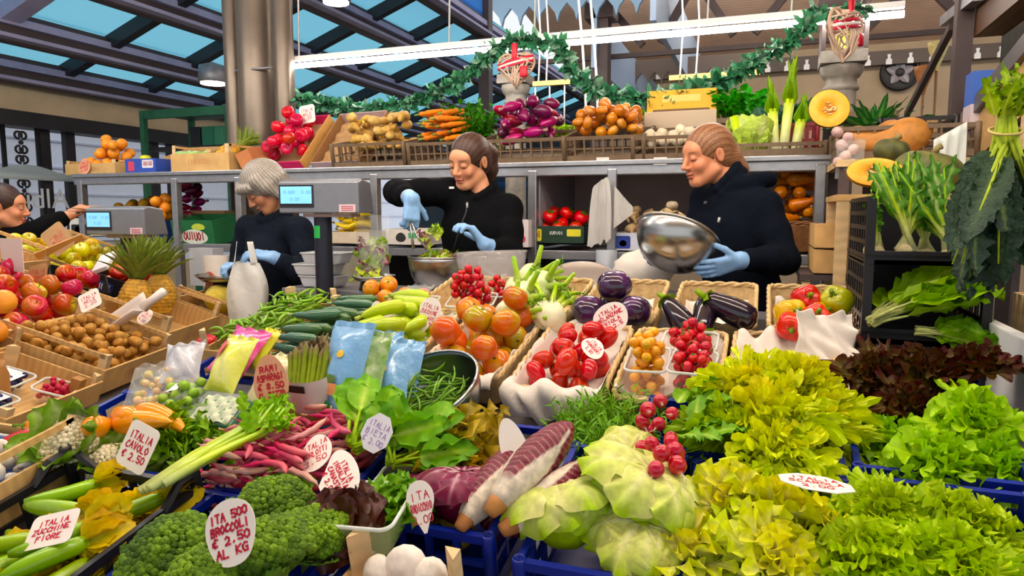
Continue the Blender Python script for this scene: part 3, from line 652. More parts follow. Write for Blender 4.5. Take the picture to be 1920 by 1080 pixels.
def carton(name, w, d, h, col, label, M, group=None, m=None, logo=None, lid=0., cat='box', inner='#c9a878', side=None, wall=.006):
    """open-topped printed box, rim at z=0; logo: list of (x,z,w,h,colour,text) on the front"""
    r = thing(name, label, cat, M, group); mb = MB()
    part('base', MB().box((0, 0, -h + .003), (w, d, .006), inner), M_cardv, r, smooth=False)
    for sx in (-1, 1): part('side_panel', MB().box((sx * (w / 2 - wall / 2), 0, -h / 2), (wall, d, h), side or col), M_cardv, r, smooth=False)
    part('back_panel', MB().box((0, d / 2 - wall / 2, -h / 2), (w - 2 * wall, wall, h), col), M_cardv, r, smooth=False)
    f = part('front_panel', MB().box((0, -d / 2 + wall / 2, -h / 2), (w - 2 * wall, wall, h), col), M_cardv, r, smooth=False)
    for (x, z, a, b, c, tx) in (logo or []):
        mb = MB(); mb.prism([(x + p[0], z + p[1]) for p in outline('rect' if not tx or tx[0] != '~' else 'egg', a, b)], 0, .0012, c)
        part('printed_patch', mb, M_cardv, f, smooth=False, M=Matrix.Translation((0, -d / 2, -h / 2)) @ Matrix.Rotation(PI / 2, 4, 'X'))
        if tx and tx.strip('~'):
            tx = tx.strip('~'); mk = MB(); cc = '#f4f0ea' if sum(lin(c)) < 1.2 else '#b02030'
            scribble(mk, tx, x - a * .4, z - b * .22, b * .5, a * .8, b * .09, 0, cc); part('lettering', mk, M_ink, f, smooth=False, M=Matrix.Translation((0, -d / 2 - .002, -h / 2)) @ Matrix.Rotation(PI / 2, 4, 'X'))
    return r
def film_bag(name, w, h, d, label, M, m=None, seed=1, group=None, cat='bag', patch=(), top=.06, mi=None):
    """pillow bag lying/standing in local x (width), y (height) plane, bulging in +z; sealed edge strip at the top"""
    r = thing(name, label, cat, M, group); rn = np.random.RandomState(seed); nu, nv = 18, 22
    u = np.linspace(-1, 1, nu)[:, None] * np.ones((1, nv)); v = np.ones((nu, 1)) * np.linspace(0, 1, nv)[None, :]
    b = (1 - np.abs(u) ** 2.4) * np.sin(PI * np.clip(v * 1.02, 0, 1)) ** .55; wob = sum(np.sin(u * rn.uniform(2, 9) + v * rn.uniform(4, 14) + rn.uniform(0, 6)) for _ in range(6)) / 4
    mb = MB()
    for sg in (1, -1): mb.grid(np.stack([u * w / 2 * (1 - .06 * np.sin(PI * v)), v * h, sg * (b * d / 2) + .004 * wob * (b + .15)], -1), '#ffffff')
    part('film', mb, m or M_film, r)
    part('sealed_edge', MB().grid(np.stack([u[:, :4] * w / 2, h + np.ones((nu, 1)) * np.linspace(0, top * h, 4)[None, :], .006 * np.sin(u[:, :4] * 9 + seed) * np.linspace(.3, 1, 4)[None, :]], -1), '#ffffff'), m or M_film, r)
    for (x, y, a, b2, c, kind) in patch:
        q = MB(); P = outline(kind, a, b2); zc = lambda X, Y: (d / 2) * (1 - min(1, abs(2 * X / w)) ** 2.4) * math.sin(PI * min(1, max(0, Y / h * 1.02))) ** .55 + .006
        q.add([(x + p[0], y + p[1], zc(x + p[0], y + p[1])) for p in P] + [(x, y, zc(x, y) + .001)], [(i, (i + 1) % len(P), len(P)) for i in range(len(P))], c)
        part('printed_patch', q, M_cardv, r)
    return r
def scale(label, M, w=.34, h=.14, d=.16, post=.45, text=True):
    r = thing('weighing_scale', label, 'scale', M)
    part('pole', MB().lathe([(.036, -post), (.036, 0)], 20).lathe([(.0, -post), (.0365, -post)], 20), mat('dark blue grey pole', '#2b2d3a', .35, metal=.3), r)
    part('green_sticker', MB().grid(np.array([[(.0372 * math.cos(a), .0372 * math.sin(a), z) for z in (-.1, -.05)] for a in np.linspace(-2.45, -1.45, 8)]), '#2fbf55'), M_v, r)
    hd = part('display_head', MB().prism([(-d / 2, 0), (d / 2, 0), (d / 2 - .03, h), (-d / 2 + .035, h + .012), (-d / 2, h)], -w / 2, w / 2, M=Matrix(((0, 0, 1, 0), (1, 0, 0, 0), (0, 1, 0, 0), (0, 0, 0, 1))) @ Matrix.Translation((0, .0, 0))), mat('scale housing', '#8b8c93', .35, metal=.5, noise=(30, .06)), r, smooth=False, bevel=.006, M=Matrix.Translation((.02 if text else 0, 0, 0)))
    part('bezel', MB().box((-w * .27, -d / 2 - .001, h * .54), (w * .43, .004, h * .72)), M_dark, hd, smooth=False)
    part('screen', MB().box((-w * .27, -d / 2 - .004, h * .58), (w * .39, .003, h * .54)), mat('lit blue screen', '#7cc4f4', .3, emit=.75), hd, smooth=False)
    q = MB(); rn = random.Random(2)
    scribble(q, '0,000', -w * .42, h * .62, h * .1, w * .14, .001, 0, '#2f5e90', rnd=rn); scribble(q, '0,00', -w * .2, h * .62, h * .1, w * .12, .001, 0, '#2f5e90', rnd=rn)
    scribble(q, '0,00', -w * .34, h * .4, h * .1, w * .12, .001, 0, '#2f5e90', rnd=rn)
    part('digits', q, M_ink, hd, smooth=False, M=Matrix.Translation((0, -d / 2 - .0062, 0)) @ Matrix.Rotation(PI / 2, 4, 'X'))
    part('sticker', MB().box((w * .36, -d / 2 - .001, h * .16), (w * .2, .002, h * .24), '#e9d3d8'), M_v, hd, smooth=False)
    q = MB()
    for k in range(3): q.box((w * .36, -d / 2 - .0025, h * (.1 + .06 * k)), (w * .15, .001, h * .022), '#c8405a')
    part('sticker_print', q, M_v, hd, smooth=False)
    part('underplate', MB().box((.02, 0, -.008), (w * .6, d * .6, .014), '#b49a94'), M_v, hd, smooth=False)
    return r
# ================================================================== produce
M_leaf = mat('green leaf', None, .45, spec=.25, noise=(60, .22), bump=(90, .2, .002), transl=.2, vary=.1, hue=.008)
M_leafd = mat('glossy dark leaf', None, .38, noise=(70, .3), bump=(70, .4, .002), transl=.15, vary=.1)
M_kale = mat('blistered dark leaf', None, .5, noise=(120, .35), bump=(130, 1., .006), transl=.12)
M_skin = mat('smooth vegetable skin', None, .28, noise=(35, .12), coat=.25, vary=.14, hue=.01)
M_matte = mat('matte vegetable skin', None, .6, noise=(45, .2), bump=(80, .25, .002), vary=.14, hue=.008)
M_bump = mat('knobbly skin', None, .6, noise=(60, .3), bump=(90, .8, .004), vary=.12)
M_gloss = mat('glossy dark skin', None, .14, coat=.6, noise=(20, .2))
M_tom = mat('glossy tomato skin', None, .2, coat=.3, noise=(14, .12), vary=.12, hue=.005)
M_apple = mat('apple skin', None, .25, coat=.3, noise=(9, .3), vary=.12, hue=.012)
M_floret = mat('broccoli florets', None, .7, noise=(200, .45), bump=(220, 1., .006), vary=.06)
M_stem = mat('woody stem', None, .7, noise=(40, .2))
def body(mb, fn=None, r=(1, 1, 1), col='#ffffff', cfn=None, seg=18, ring=12, M=None, c=(0, 0, 0)):
    return mb.ball(c, r, col, seg, ring, M, fn=fn, cfn=cfn)
def cols(a, b, k): a = np.array(lin(a)); b = np.array(lin(b)); k = np.clip(k, 0, 1)[..., None]; return a * (1 - k) + b * k
def calyx(mb, n, L, w, col, z, M=None, droop=-.5, rnd=random):
    for i in range(n): leaf(mb, (M or Matrix()) @ Matrix.Translation((0, 0, z)) @ Matrix.Rotation(i * 2 * PI / n + rnd.uniform(-.2, .2), 4, 'Z'), L, w, col, col, a0=.25, curl=droop, nu=5, nv=3, cup=.1)
def apple(label, cat='apple', r=.037, c1='#c9294a', c2='#e9b94e', amt=.4, ph=0., rx=.0):
    def f():
        t = thing(cat, label, cat)
        k = lambda D: 1 - .16 * np.exp(-((D[..., 2] - 1) / .12) ** 2) * 2.2 - .1 * np.exp(-((D[..., 2] + 1) / .1) ** 2) + .03 * D[..., 2]
        cf = lambda D: cols(c1, c2, .5 + (D[..., 0] * math.cos(ph) + D[..., 1] * math.sin(ph)) * .9 - (1 - amt) * 1.0 + .25 * np.sin(9 * np.arctan2(D[..., 1], D[..., 0])) * .5 + .6 * np.exp(-((np.abs(D[..., 2]) - 1) / .1) ** 2))
        part('flesh', body(MB(), k, (r, r, r * .93), cfn=cf), M_apple, t); part('stem', MB().tube([(0, 0, r * .55), (.001, .001, r * .8), (.004, .002, r * 1.02)], .0016, 5, '#5d4326'), M_stem, t)
        return t
    return Proto(f)
def fruit(name, label, cat, r, col, col2=None, sq=(1, 1, 1), m=None, ribs=0, rib=.05, stem=None, seg=18, ring=12, patch=.5, eye=None):
    def f():
        t = thing(name, label, cat)
        k = lambda D: 1 - .1 * np.exp(-((D[..., 2] - 1) / .1) ** 2) + (rib * np.cos(ribs * np.arctan2(D[..., 1], D[..., 0])) * (1 - D[..., 2] ** 2) if ribs else 0)
        cf = (lambda D: cols(col, col2, patch + .8 * D[..., 2] * .6 + .35 * np.sin(3 * D[..., 0] + 4 * D[..., 1] + 1))) if col2 else None
        part('flesh', body(MB(), k, (r * sq[0], r * sq[1], r * sq[2]), col, cf, seg, ring), m or M_tom, t)
        if stem: mb = MB(); calyx(mb, 5, r * .55, r * .16, stem, r * sq[2] * .88); mb.tube([(0, 0, r * sq[2] * .85), (0, 0, r * sq[2] * 1.12)], r * .06, 5, stem); part('calyx', mb, M_leaf, t)
        elif eye: part('stem_scar', MB().lathe([(0, .0), (r * .12, 0), (r * .13, -.002)], 8, eye, M=Matrix.Translation((0, 0, r * sq[2] * .915))), M_stem, t)
        return t
    return Proto(f)
def rod(name, label, cat, L, r, col, col2=None, m=None, bend=.0, taper=(.55, 1, 1, .8), tip=None, tipc='#8a7a40', seg=9, n=9, wob=0., seed=1, ribs=0, tipname='stem'):
    """long vegetable along local x, centred"""
    def f():
        t = thing(name, label, cat); rn = random.Random(seed); P = []; R = []; C = []
        for i in range(n):
            q = i / (n - 1); x = (q - .5) * L; P.append((x, bend * (4 * (q - .5) ** 2 - .5) * L + wob * rn.uniform(-1, 1) * r, 0))
            j = q * (len(taper) - 1); a = int(min(j, len(taper) - 2)); e = taper[a] + (taper[a + 1] - taper[a]) * (j - a)
            R.append(r * e * (math.sin(PI * min(1, max(.03, q * 6) / 2)) if q < .3 else 1) * (math.sqrt(max(.02, 1 - ((q - .9) / .1) ** 2)) if q > .9 else 1)); C.append(mixc(col, col2 or col, q))
        mb = MB().tube(P, R, seg, np.array(C))
        if ribs:
            V = mb.v[0]; k = np.arange(len(V)) % seg; # flatten ribs through alternating radius
            ctr = np.repeat(np.array(P), seg, 0); mb.v[0] = ctr + (V - ctr) * (1 + .06 * (k % 2))[:, None]
        part('flesh', mb, m or M_skin, t)
        if tip:
            a = Vector(P[0]); d = (a - Vector(P[1])).normalized(); part(tipname, MB().tube([a - d * r * .1, a + d * tip * .6, a + d * tip], [R[1] * .55, r * .32, r * .36], 6, tipc), M_stem, t)
        return t
    return Proto(f)
def heap(proto, spots, base, label=None, group=None, tilt=.0, seed=1, rots=None, spin=True, zoff=0., flip=None):
    """base: matrix of the container's frame; things go to settled local spots"""
    g = random.Random(seed); ps = proto if isinstance(proto, (list, tuple)) else [proto]; out = []
    for i, (x, y, z, ya, sc) in enumerate(spots):
        p = ps[g.randrange(len(ps))]
        if spin: R = Euler((g.uniform(-1, 1) * tilt, g.uniform(-1, 1) * tilt, g.uniform(0, 6.28))).to_matrix().to_4x4()
        else: R = Matrix.Rotation(ya, 4, 'Z') @ Matrix.Rotation(g.uniform(-tilt, tilt), 4, 'Y') @ Matrix.Rotation(g.uniform(0, 6.28), 4, 'X')
        out.append(p(base @ Matrix.Translation((x, y, z + zoff)) @ R @ Matrix.Scale(sc, 4), label[i] if isinstance(label, list) else label, group))
    return out
# ---- leafy heads -----------------------------------------------------
def head_thing(name, label, cat, mb, m=None, stump=None):
    def f():
        if stump:
            t = thing(name, label, cat); part('leaves', mb(), m or M_leaf, t); part('stump', MB().lathe([(0, -.02), (stump, -.018), (stump * 1.1, .01), (stump * .6, .03)], 12, '#d9d8a0'), M_matte, t); return t
        return solo(name, mb(), m or M_leaf, label, cat)
    return Proto(f)
R_ = random.Random
def curly_green(seed): return lambda: frills(42, .108, .044, 84, 6, -.1, -1.0, '#cde83c', '#b2e01c', '#e3ec8a', ruf=.0095, rnd=R_(seed), k=15, lob=.06, inner=('#d3e450', '#c2e02c'))
def oak_green(seed): return lambda: frills(40, .105, .036, 86, 4, .0, -1.1, '#b4de2c', '#a4da1e', '#d3e888', ruf=.011, rnd=R_(seed), k=7, lob=.16, cup=.25, Lv=.22)
def oak_red(seed): return lambda: frills(52, .10, .030, 86, 0, .1, -1.0, '#5a5a1c', '#4c1c20', '#8a7a5a', ruf=.010, rnd=R_(seed), k=7, lob=.2, cup=.25, Lv=.25, nt=36)
def frisee(seed, inner=('#fbf79a', '#f7f03c'), b='#e8f06c', e='#c4e628'): return lambda: frills(100, .12, .0155, 88, 0, .25, -1.4, b, e, '#f2f2b0', ruf=.011, rnd=R_(seed), k=13, lob=.42, inner=inner, Lv=.25, nt=48, nr=5)
def escarole(seed, inner=('#fcf6a4', '#f8f248')): return lambda: frills(30, .135, .052, 80, 6, .0, -1.0, '#f0f2a0', '#c6e43a', '#f8f6cc', ruf=.0125, rnd=R_(seed), k=9, lob=.06, inner=inner, ribw=.2, base=.5)
def draped(seed, n, R, L, W, cb, ce, cr, core, ruf=.005, veins=0, k=6, ribw=.14, e=(35, 12), c=(-1.5, -1.9)):
    def f():
        rn = R_(seed); mb = MB().ball((0, 0, R * .95), (R, R, R * .92), core, 22, 14, fn=lambda D: 1 + .03 * np.sin(7 * D[..., 0] + 3) * np.cos(6 * D[..., 1]))
        for i in range(n):
            q = (i + .5) / n; M = Matrix.Rotation(i * 2.39996, 4, 'Z') @ Matrix.Translation((0, .004, R * (1.86 - .12 * (1 - q)) )) @ Matrix.Rotation(rn.uniform(-.15, .15), 4, 'Y')
            frill(mb, M, L * rn.uniform(.9, 1.12), W * rn.uniform(.9, 1.1), cb, ce, cr, a0=rad(e[0] + (e[1] - e[0]) * q) * rn.uniform(.7, 1.2), curl=c[0] + (c[1] - c[0]) * q + .5 * (rn.random() - .3), ruf=ruf * rn.uniform(.6, 1.5), k=k, cup=-.5, rnd=rn, veins=veins, base=.5, ribw=ribw)
        return mb
    return f
def butterhead(seed): return draped(seed, 16, .062, .125, .05, '#eeeaa8', '#a9cc34', '#f2eebc', '#bcd450', .008, 6, c=(-1.9, -2.3))
def radicchio(seed): return draped(seed, 14, .052, .105, .042, '#8c2450', '#660a2e', '#ecd0d8', '#6d0f33', .005, 6, ribw=.07, c=(-1.8, -2.2))
def treviso(seed):          # long tight head along local y: white ribs, wine blades with pale veins
    def f():
        t = thing('long_radicchio', 'x', 'radicchio'); rn = R_(seed); nz, na = 84, 72; ph = rn.uniform(0, 6)
        zz = np.linspace(0, 1, nz)[:, None] * np.ones((1, na)); aa = np.ones((nz, 1)) * np.linspace(0, 2 * PI, na, endpoint=False)[None, :]
        pr = np.interp(zz, [0, .04, .2, .42, .65, .85, .95, 1], [.012, .02, .031, .037, .035, .026, .015, .002]); u = np.abs(((aa * 3 / (2 * PI) + ph + .12 * np.sin(zz * 3)) % 1) - .5) * 2
        rw = .10 + .8 * np.clip(.66 - zz, 0, 1) ** .7; w = np.clip((u - rw) / .07 + .5, 0, 1) * np.clip((zz - .14) / .1, 0, 1); w = np.maximum(w, np.clip((zz - .84) / .05, 0, 1) * .9)
        vn = np.clip((np.sin(u * 9 - zz * 110 + 1.5 * np.sin(aa * 2)) - .6) / .4, 0, 1) * (zz < .93); w = w * (1 - .3 * vn)
        rr = pr * (1 + .07 * np.cos((u - .1) * PI) + .02 * np.sin(zz * 60 + aa * 3) * w); C = np.array(lin('#f1e6d4')) * (1 - w[..., None]) + np.array(lin('#7a1034')) * w[..., None]
        part('leaves', MB().grid(np.stack([rr * np.cos(aa), zz * .21, rr * np.sin(aa)], -1), C, wrapv=True), M_leafd, t)
        part('root', MB().lathe([(0, -.02), (.012, -.018), (.018, .004), (.016, .014)], 12, '#b98a62', M=Matrix.Rotation(PI / 2, 4, 'X').inverted()), M_matte, t)
        return t
    return Proto(f)
def bushy(n, L, r, cb, ce, spread, seed=1, lw=.004, ll=.03, per=6, stem='#8ab040', up=1.):
    """bunch of fine feathery stems"""
    rn = R_(seed); mb = MB()
    for i in range(n):
        a = rn.uniform(0, 6.28); q = math.sqrt(rn.random()); d = Vector((math.cos(a) * q * spread, math.sin(a) * q * spread, up)).normalized(); l = L * rn.uniform(.65, 1.05); p0 = Vector((math.cos(a) * q * r, math.sin(a) * q * r, 0))
        P = [p0 + d * l * k / 3 + Vector((rn.uniform(-1, 1), rn.uniform(-1, 1), 0)) * .006 * k for k in range(4)]
        mb.tube(P, [.0016, .0014, .001, .0006], 4, stem)
        for k in range(per):
            e = rn.uniform(.25, 1); p = p0 + d * l * e; M = Matrix.Translation(p) @ Euler((rn.uniform(-.9, 1.2), rn.uniform(-.8, .8), rn.uniform(0, 6.28))).to_matrix().to_4x4()
            leaf(mb, M, ll * rn.uniform(.6, 1.1), lw, cb, ce, a0=.4, curl=-.5, nu=5, nv=3, cup=.2, rnd=rn)
    return mb
def florets(R, seed, c1, c2, stalk='#7fa04a', n=230, bump=.16, low=.15):
    rn = R_(seed); mb = MB(); cl = [(Vector((rn.gauss(0, 1), rn.gauss(0, 1), abs(rn.gauss(0, 1)) + .15)).normalized(), rn.uniform(.85, 1.1)) for _ in range(14)]
    mb.ball((0, 0, R * .3), (R * .86, R * .86, R * .55), mixc(c1, c2, .2), 16, 10)
    for i in range(n):
        z = 1 - (1 - low + .25) * (i + .5) / n; q = math.sqrt(max(0, 1 - z * z)); a = i * 2.39996; d = Vector((q * math.cos(a), q * math.sin(a), z))
        k = max(max(0, d.dot(c)) ** 14 * w for c, w in cl); rr = R * (.84 + bump * k)
        p = Vector((d.x * rr, d.y * rr, d.z * rr * .66 + R * .25)); s = R * rn.uniform(.085, .135); cc = mixc(c1, c2, min(1, max(0, .75 * k + rn.uniform(-.15, .25))))
        mb.ball(p, s, cc, 7, 5)
    return mb
def broccoli_proto(seed, c1='#3f5e1e', c2='#7ea234'):
    def f():
        t = thing('broccoli_head', 'x', 'broccoli'); part('florets', florets(.07, seed, c1, c2), M_floret, t)
        part('stalk', MB().lathe([(0, -.06), (.018, -.06), (.022, -.02), (.045, .02)], 12, '#8fae56'), M_matte, t)
        lf = MB(); rn = R_(seed)
        for i in range(3): leaf(lf, Matrix.Rotation(rn.uniform(0, 6.28), 4, 'Z') @ Matrix.Translation((0, .04, -.01)), .06, .02, '#7e9a50', '#5c8040', a0=.3, curl=.5, ruf=.004, rnd=rn)
        part('leaves', lf, M_leaf, t); return t
    return Proto(f)
def cauliflower_proto(seed):
    def f():
        t = thing('cauliflower', 'x', 'cauliflower'); part('curd', florets(.062, seed, '#cdbf96', '#efe6c8', n=200), mat('cauliflower curd', None, .7, noise=(60, .15), bump=(120, .6, .004)), t)
        lf = MB(); rn = R_(seed)
        for i in range(11): leaf(lf, Matrix.Rotation(i * 2 * PI / 11 + rn.uniform(-.2, .2), 4, 'Z') @ Matrix.Translation((0, .035, -.035)), .125, .04, '#c8d890', '#6d9c34', '#dfe8b8', a0=rad(72), curl=rn.uniform(-.9, .3), ruf=.006, nf=3, cup=.35, rnd=rn, ribw=.2, sw=.5)
        part('leaves', lf, M_leaf, t); return t
    return Proto(f)
def bunch_leaves(n, L, W, cb, ce, cr, spread=.5, seed=1, stemL=.08, ruf=.01, curl=(-.6, .2), stemr=.004, stemc='#c5d890', nf=3, fan=1., m=None, **kw):
    """bunch lying along +y: stems from the origin, blades fanning out"""
    rn = R_(seed); mb = MB()
    for i in range(n):
        yaw = rn.uniform(-1, 1) * spread * fan; pit = rn.uniform(-.15, .45) * spread; M = Matrix.Rotation(yaw, 4, 'Z') @ Matrix.Rotation(pit, 4, 'X'); l = rn.uniform(.75, 1.1); o = Vector((rn.uniform(-1, 1) * .018, 0, rn.uniform(0, 1) * .022))
        M = Matrix.Translation(o) @ M; s = stemL * l
        mb.tube([(0, 0, 0), (0, s * .5, .004), (0, s * 1.05, .004)], [stemr, stemr * .9, stemr * .6], 5, stemc, M, flat=.7)
        leaf(mb, M @ Matrix.Translation((0, s, .004)) @ Matrix.Rotation(rn.uniform(-.8, .8), 4, 'Y'), L * l, W * rn.uniform(.7, 1.15), cb, ce, cr, a0=rn.uniform(-.1, .3), curl=rn.uniform(*curl), ruf=ruf, nf=nf, rnd=rn, **kw)
    return mb
# ================================================================== placing: vegetable stand
def S(px, py, h=0., rx=0., ry=0., rz=0., s=1.): return Mx(PS(px, py, h), (rx, ry, rz), True, s)
def SM(x, y, h=0., rz=0., rx=0., ry=0., s=1.): return Mx(SL(x, y, h), (rx, ry, rz), True, s)
def crate_at(x0, x1, y0, y1, h, label, m=None, z=.0, **k): return plastic_crate('plastic_crate', x1 - x0, y1 - y0, h, m or M_bluep, label, SM((x0 + x1) / 2, (y0 + y1) / 2, z), **k)
# ---------------- front row
bc = SM(-1.165, .80, .055); plastic_crate('plastic_crate', .345, .42, .15, M_blackp, 'black plastic crate of courgettes with yellow flowers at the front left corner', bc, drop=.03, bars=4, post=.004, mid=.45)
def flower_courgette(seed):
    def f():
        t = thing('courgette_with_flower', 'x', 'courgette'); rn = R_(seed); b = rn.uniform(-.06, .06)
        P = [((q - .5) * .13, b * (4 * (q - .5) ** 2 - .5) * .13, 0) for q in np.linspace(0, 1, 9)]
        part('courgette', MB().tube(P, [.006, .011, .014, .0155, .016, .016, .016, .015, .012], 10, np.array([mixc('#7da634', '#9cc03e', q) for q in np.linspace(0, 1, 9)])), M_skin, t)
        mb = MB()
        for i in range(7):
            M = Matrix.Translation((.06, b * .06, 0)) @ Matrix.Rotation(-PI / 2, 4, 'Z') @ Matrix.Rotation(i * 2 * PI / 7 + rn.uniform(-.3, .3), 4, 'Y') @ Matrix.Translation((0, 0, .006))
            leaf(mb, M, rn.uniform(.06, .085), .018, '#d3cf50', '#f4c832' if i % 2 else '#f6da5c', '#c2c84a', a0=.30, curl=rn.uniform(-.7, -.3), ruf=.004, nf=2.5, cup=.8, nu=11, nv=7, sw=.5, rnd=rn, twist=rn.uniform(-1.5, 1.5))
        part('flower', mb, M_leaf, t); return t
    return Proto(f)
heap([flower_courgette(i) for i in range(4)], settle(22, -.155, .155, -.2, .2, .018, .12, floor=-.11, seed=4, yaw=.7, yj=.9, heap=.05), bc, 'courgette with a crumpled yellow flower lying in the black crate', 'courgettes with flowers', tilt=.12, seed=3, spin=False)
price_tag(0, 0, .085, .062, 'rect', ['ITALIA', 'ZUCCHINE', 'FIORE'], 'white price card lying on the courgette flowers in the black crate', face_cam(PS(97, 992, .06), 50, 22), roll=0, thick=.0022)
# mushrooms far left
mc = SM(-1.53, .86, .05); wooden_crate(.36, .42, .09, 'pale wooden crate with white mushrooms at the left edge beside the black crate', mc, post=.05, mark=False)
punnet(.32, .36, .06, 'blue plastic tray of white mushrooms inside the wooden crate at the left edge', mc @ Matrix.Translation((0, 0, -.012)), m=mat('light blue tray plastic', '#4d79c8', .3), name='plastic_tray', cat='tray')
def mushroom(seed, s=1., name='white_mushroom', c='#efe6dc', cap=.022):
    def f():
        t = thing(name, 'x', 'mushroom')
        part('cap', MB().lathe([(0, .008), (cap * .5, .006), (cap * .98, 0), (cap, .006), (cap * .85, .016), (cap * .5, .024), (0, .027)], 14, c), M_matte, t)
        part('stalk', MB().lathe([(0, -.022), (.009, -.022), (.010, -.01), (.009, .006)], 10, '#e8dccb'), M_matte, t); return t
    return Proto(f)
heap([mushroom(1), mushroom(2, cap=.018)], settle(75, -.15, .15, -.17, .17, .019, floor=-.055, seed=8, heap=.03, rv=.2), mc, 'white button mushroom in the blue tray at the left edge', 'white mushrooms', tilt=1.2, seed=5)
# broccoli
xb = SM(-.815, .86, .0); plastic_crate('plastic_crate', .33, .36, .11, M_bluep, 'blue plastic crate under the broccoli heads at the front', xb)
bro = [broccoli_proto(1), broccoli_proto(2), broccoli_proto(3), broccoli_proto(4, '#5f8424', '#93b83c')]
for i, (px, py, h, s, k, lb) in enumerate(((322, 1055, .02, 1.05, 0, 'large dark green broccoli head left of its price card'), (515, 968, .015, .95, 1, 'dark green broccoli head at the back right of the price card'), (590, 1022, .015, .92, 3, 'lighter yellow green broccoli head at the right end of the broccoli crate'), (505, 1060, .035, 1.1, 2, 'big dark broccoli head at the bottom centre of the broccoli crate'), (400, 1100, .04, .9, 3, 'yellowish broccoli head at the bottom edge below the price card'))):
    bro[k](S(px, py, h, rx=.25 + .1 * (i % 2), rz=i * 1.3, s=s), lb, 'broccoli heads')
price_tag(0, 0, .085, .1, 'round', ['ITA 500', 'BROCCOLI', '€ 2,50', 'AL KG'], 'large white price card reading broccoli standing among the broccoli heads', face_cam(PS(432, 998, .13), 22, 24), thick=.0032)
# small wooden crate with mushrooms bottom centre
wc = SM(-.505, .80, -.005, rz=-.03); wooden_crate(.2, .26, .08, 'pale wooden crate with posts holding white mushrooms at the bottom centre', wc, post=.06, mark=False, rail=False)
big = [mushroom(3, cap=.036, name='large_white_mushroom'), mushroom(4, cap=.03, name='large_white_mushroom')]
for i, (px, py, h, s, rx, ry, lb) in enumerate(((762, 1062, .01, .95, 1.0, .5, 'large white mushroom on its side in the small wooden crate at the bottom centre'), (712, 1072, .0, .9, .9, -.6, 'white mushroom at the left of the small wooden crate at the bottom centre'), (805, 1080, .0, .8, .6, .9, 'white mushroom with earthy foot at the right of the small wooden crate'))):
    big[i % 2](S(px, py, h, rx=rx, ry=ry, s=s), lb, 'large mushrooms')
# round radicchio
rc = SM(-.515, 1.135, .01); plastic_crate('plastic_crate', .235, .27, .115, M_bluep, 'blue plastic crate of round purple radicchio at the front centre', rc, bars=4)
rp = [head_thing('round_radicchio', 'x', 'radicchio', radicchio(s), M_leafd) for s in (1, 2)]
for px, py, h, s, rz, rx, lb in ((862, 985, .03, .98, 0., .5, 'large round purple radicchio at the right of the blue crate'), (800, 972, .02, .78, 2, .4, 'smaller pink purple radicchio left of the large one in the blue crate'), (740, 1005, -.04, .75, 1, .3, 'dark radicchio low in the left corner of the blue crate'), (940, 985, -.02, .5, 4, .6, 'little pink white radicchio tip at the right corner of the blue crate')):
    rp[int(rz) % 2](S(px, py, h - .06, rx=-.25 - .3 * rx, rz=rz, s=s), lb, 'round radicchio heads')
price_tag(0, 0, .05, .085, 'drop', ['ITA', 'RADICCHIO', '2,00'], 'cream price card stuck behind the smaller radicchio', face_cam(PS(790, 950, .06), 20, 20), thick=.0016)
# long radicchio
for px, py, h, rz, rx, s, lb in ((925, 905, .05, -.30, .34, .86, 'long white ribbed radicchio lying furthest left, half hidden'), (1002, 870, .085, -.42, .30, 1.0, 'long white ribbed radicchio lying on top of the other two'), (1048, 925, .045, -.66, .18, 1.0, 'long white ribbed radicchio lying lowest on the right')):
    q = PS(px, py, h); m = Mx(q, (rx, 0, rz), True, s) @ Matrix.Translation((0, -.1, 0)); treviso(int(px))(m, lb, 'long radicchio heads')
price_tag(0, 0, .048, .1, 'egg', [], 'blank cream price card seen from behind between the long radicchio heads', frame(PS(962, 835, .1), (.25, -1, .4), (0, 0, 1), .35), m=M_tag)
# butterhead lettuces
crate_at(-.345, -.12, .965, 1.33, .12, 'blue plastic crate of pale green butterhead lettuces, front right of the radicchio', bars=4, z=.005)
bh = [head_thing('butterhead_lettuce', 'x', 'lettuce', butterhead(s)) for s in (1, 2, 3)]
for k, (px, py, h, s, rz, rx, lb) in enumerate(((1175, 918, .02, .85, .4, .35, 'pale butterhead lettuce at the back of its blue crate'), (1172, 985, .04, .98, 2, .45, 'large pale butterhead lettuce in the middle of its blue crate'), (1078, 1026, .01, .98, 4, .35, 'butterhead lettuce at the front left corner of its blue crate'), (1190, 1062, -.005, .88, 1, .2, 'butterhead lettuce low at the front of its blue crate'))):
    bh[k % 3](S(px, py, h - .055, rx=rx, rz=rz, s=s), lb, 'butterhead lettuces')
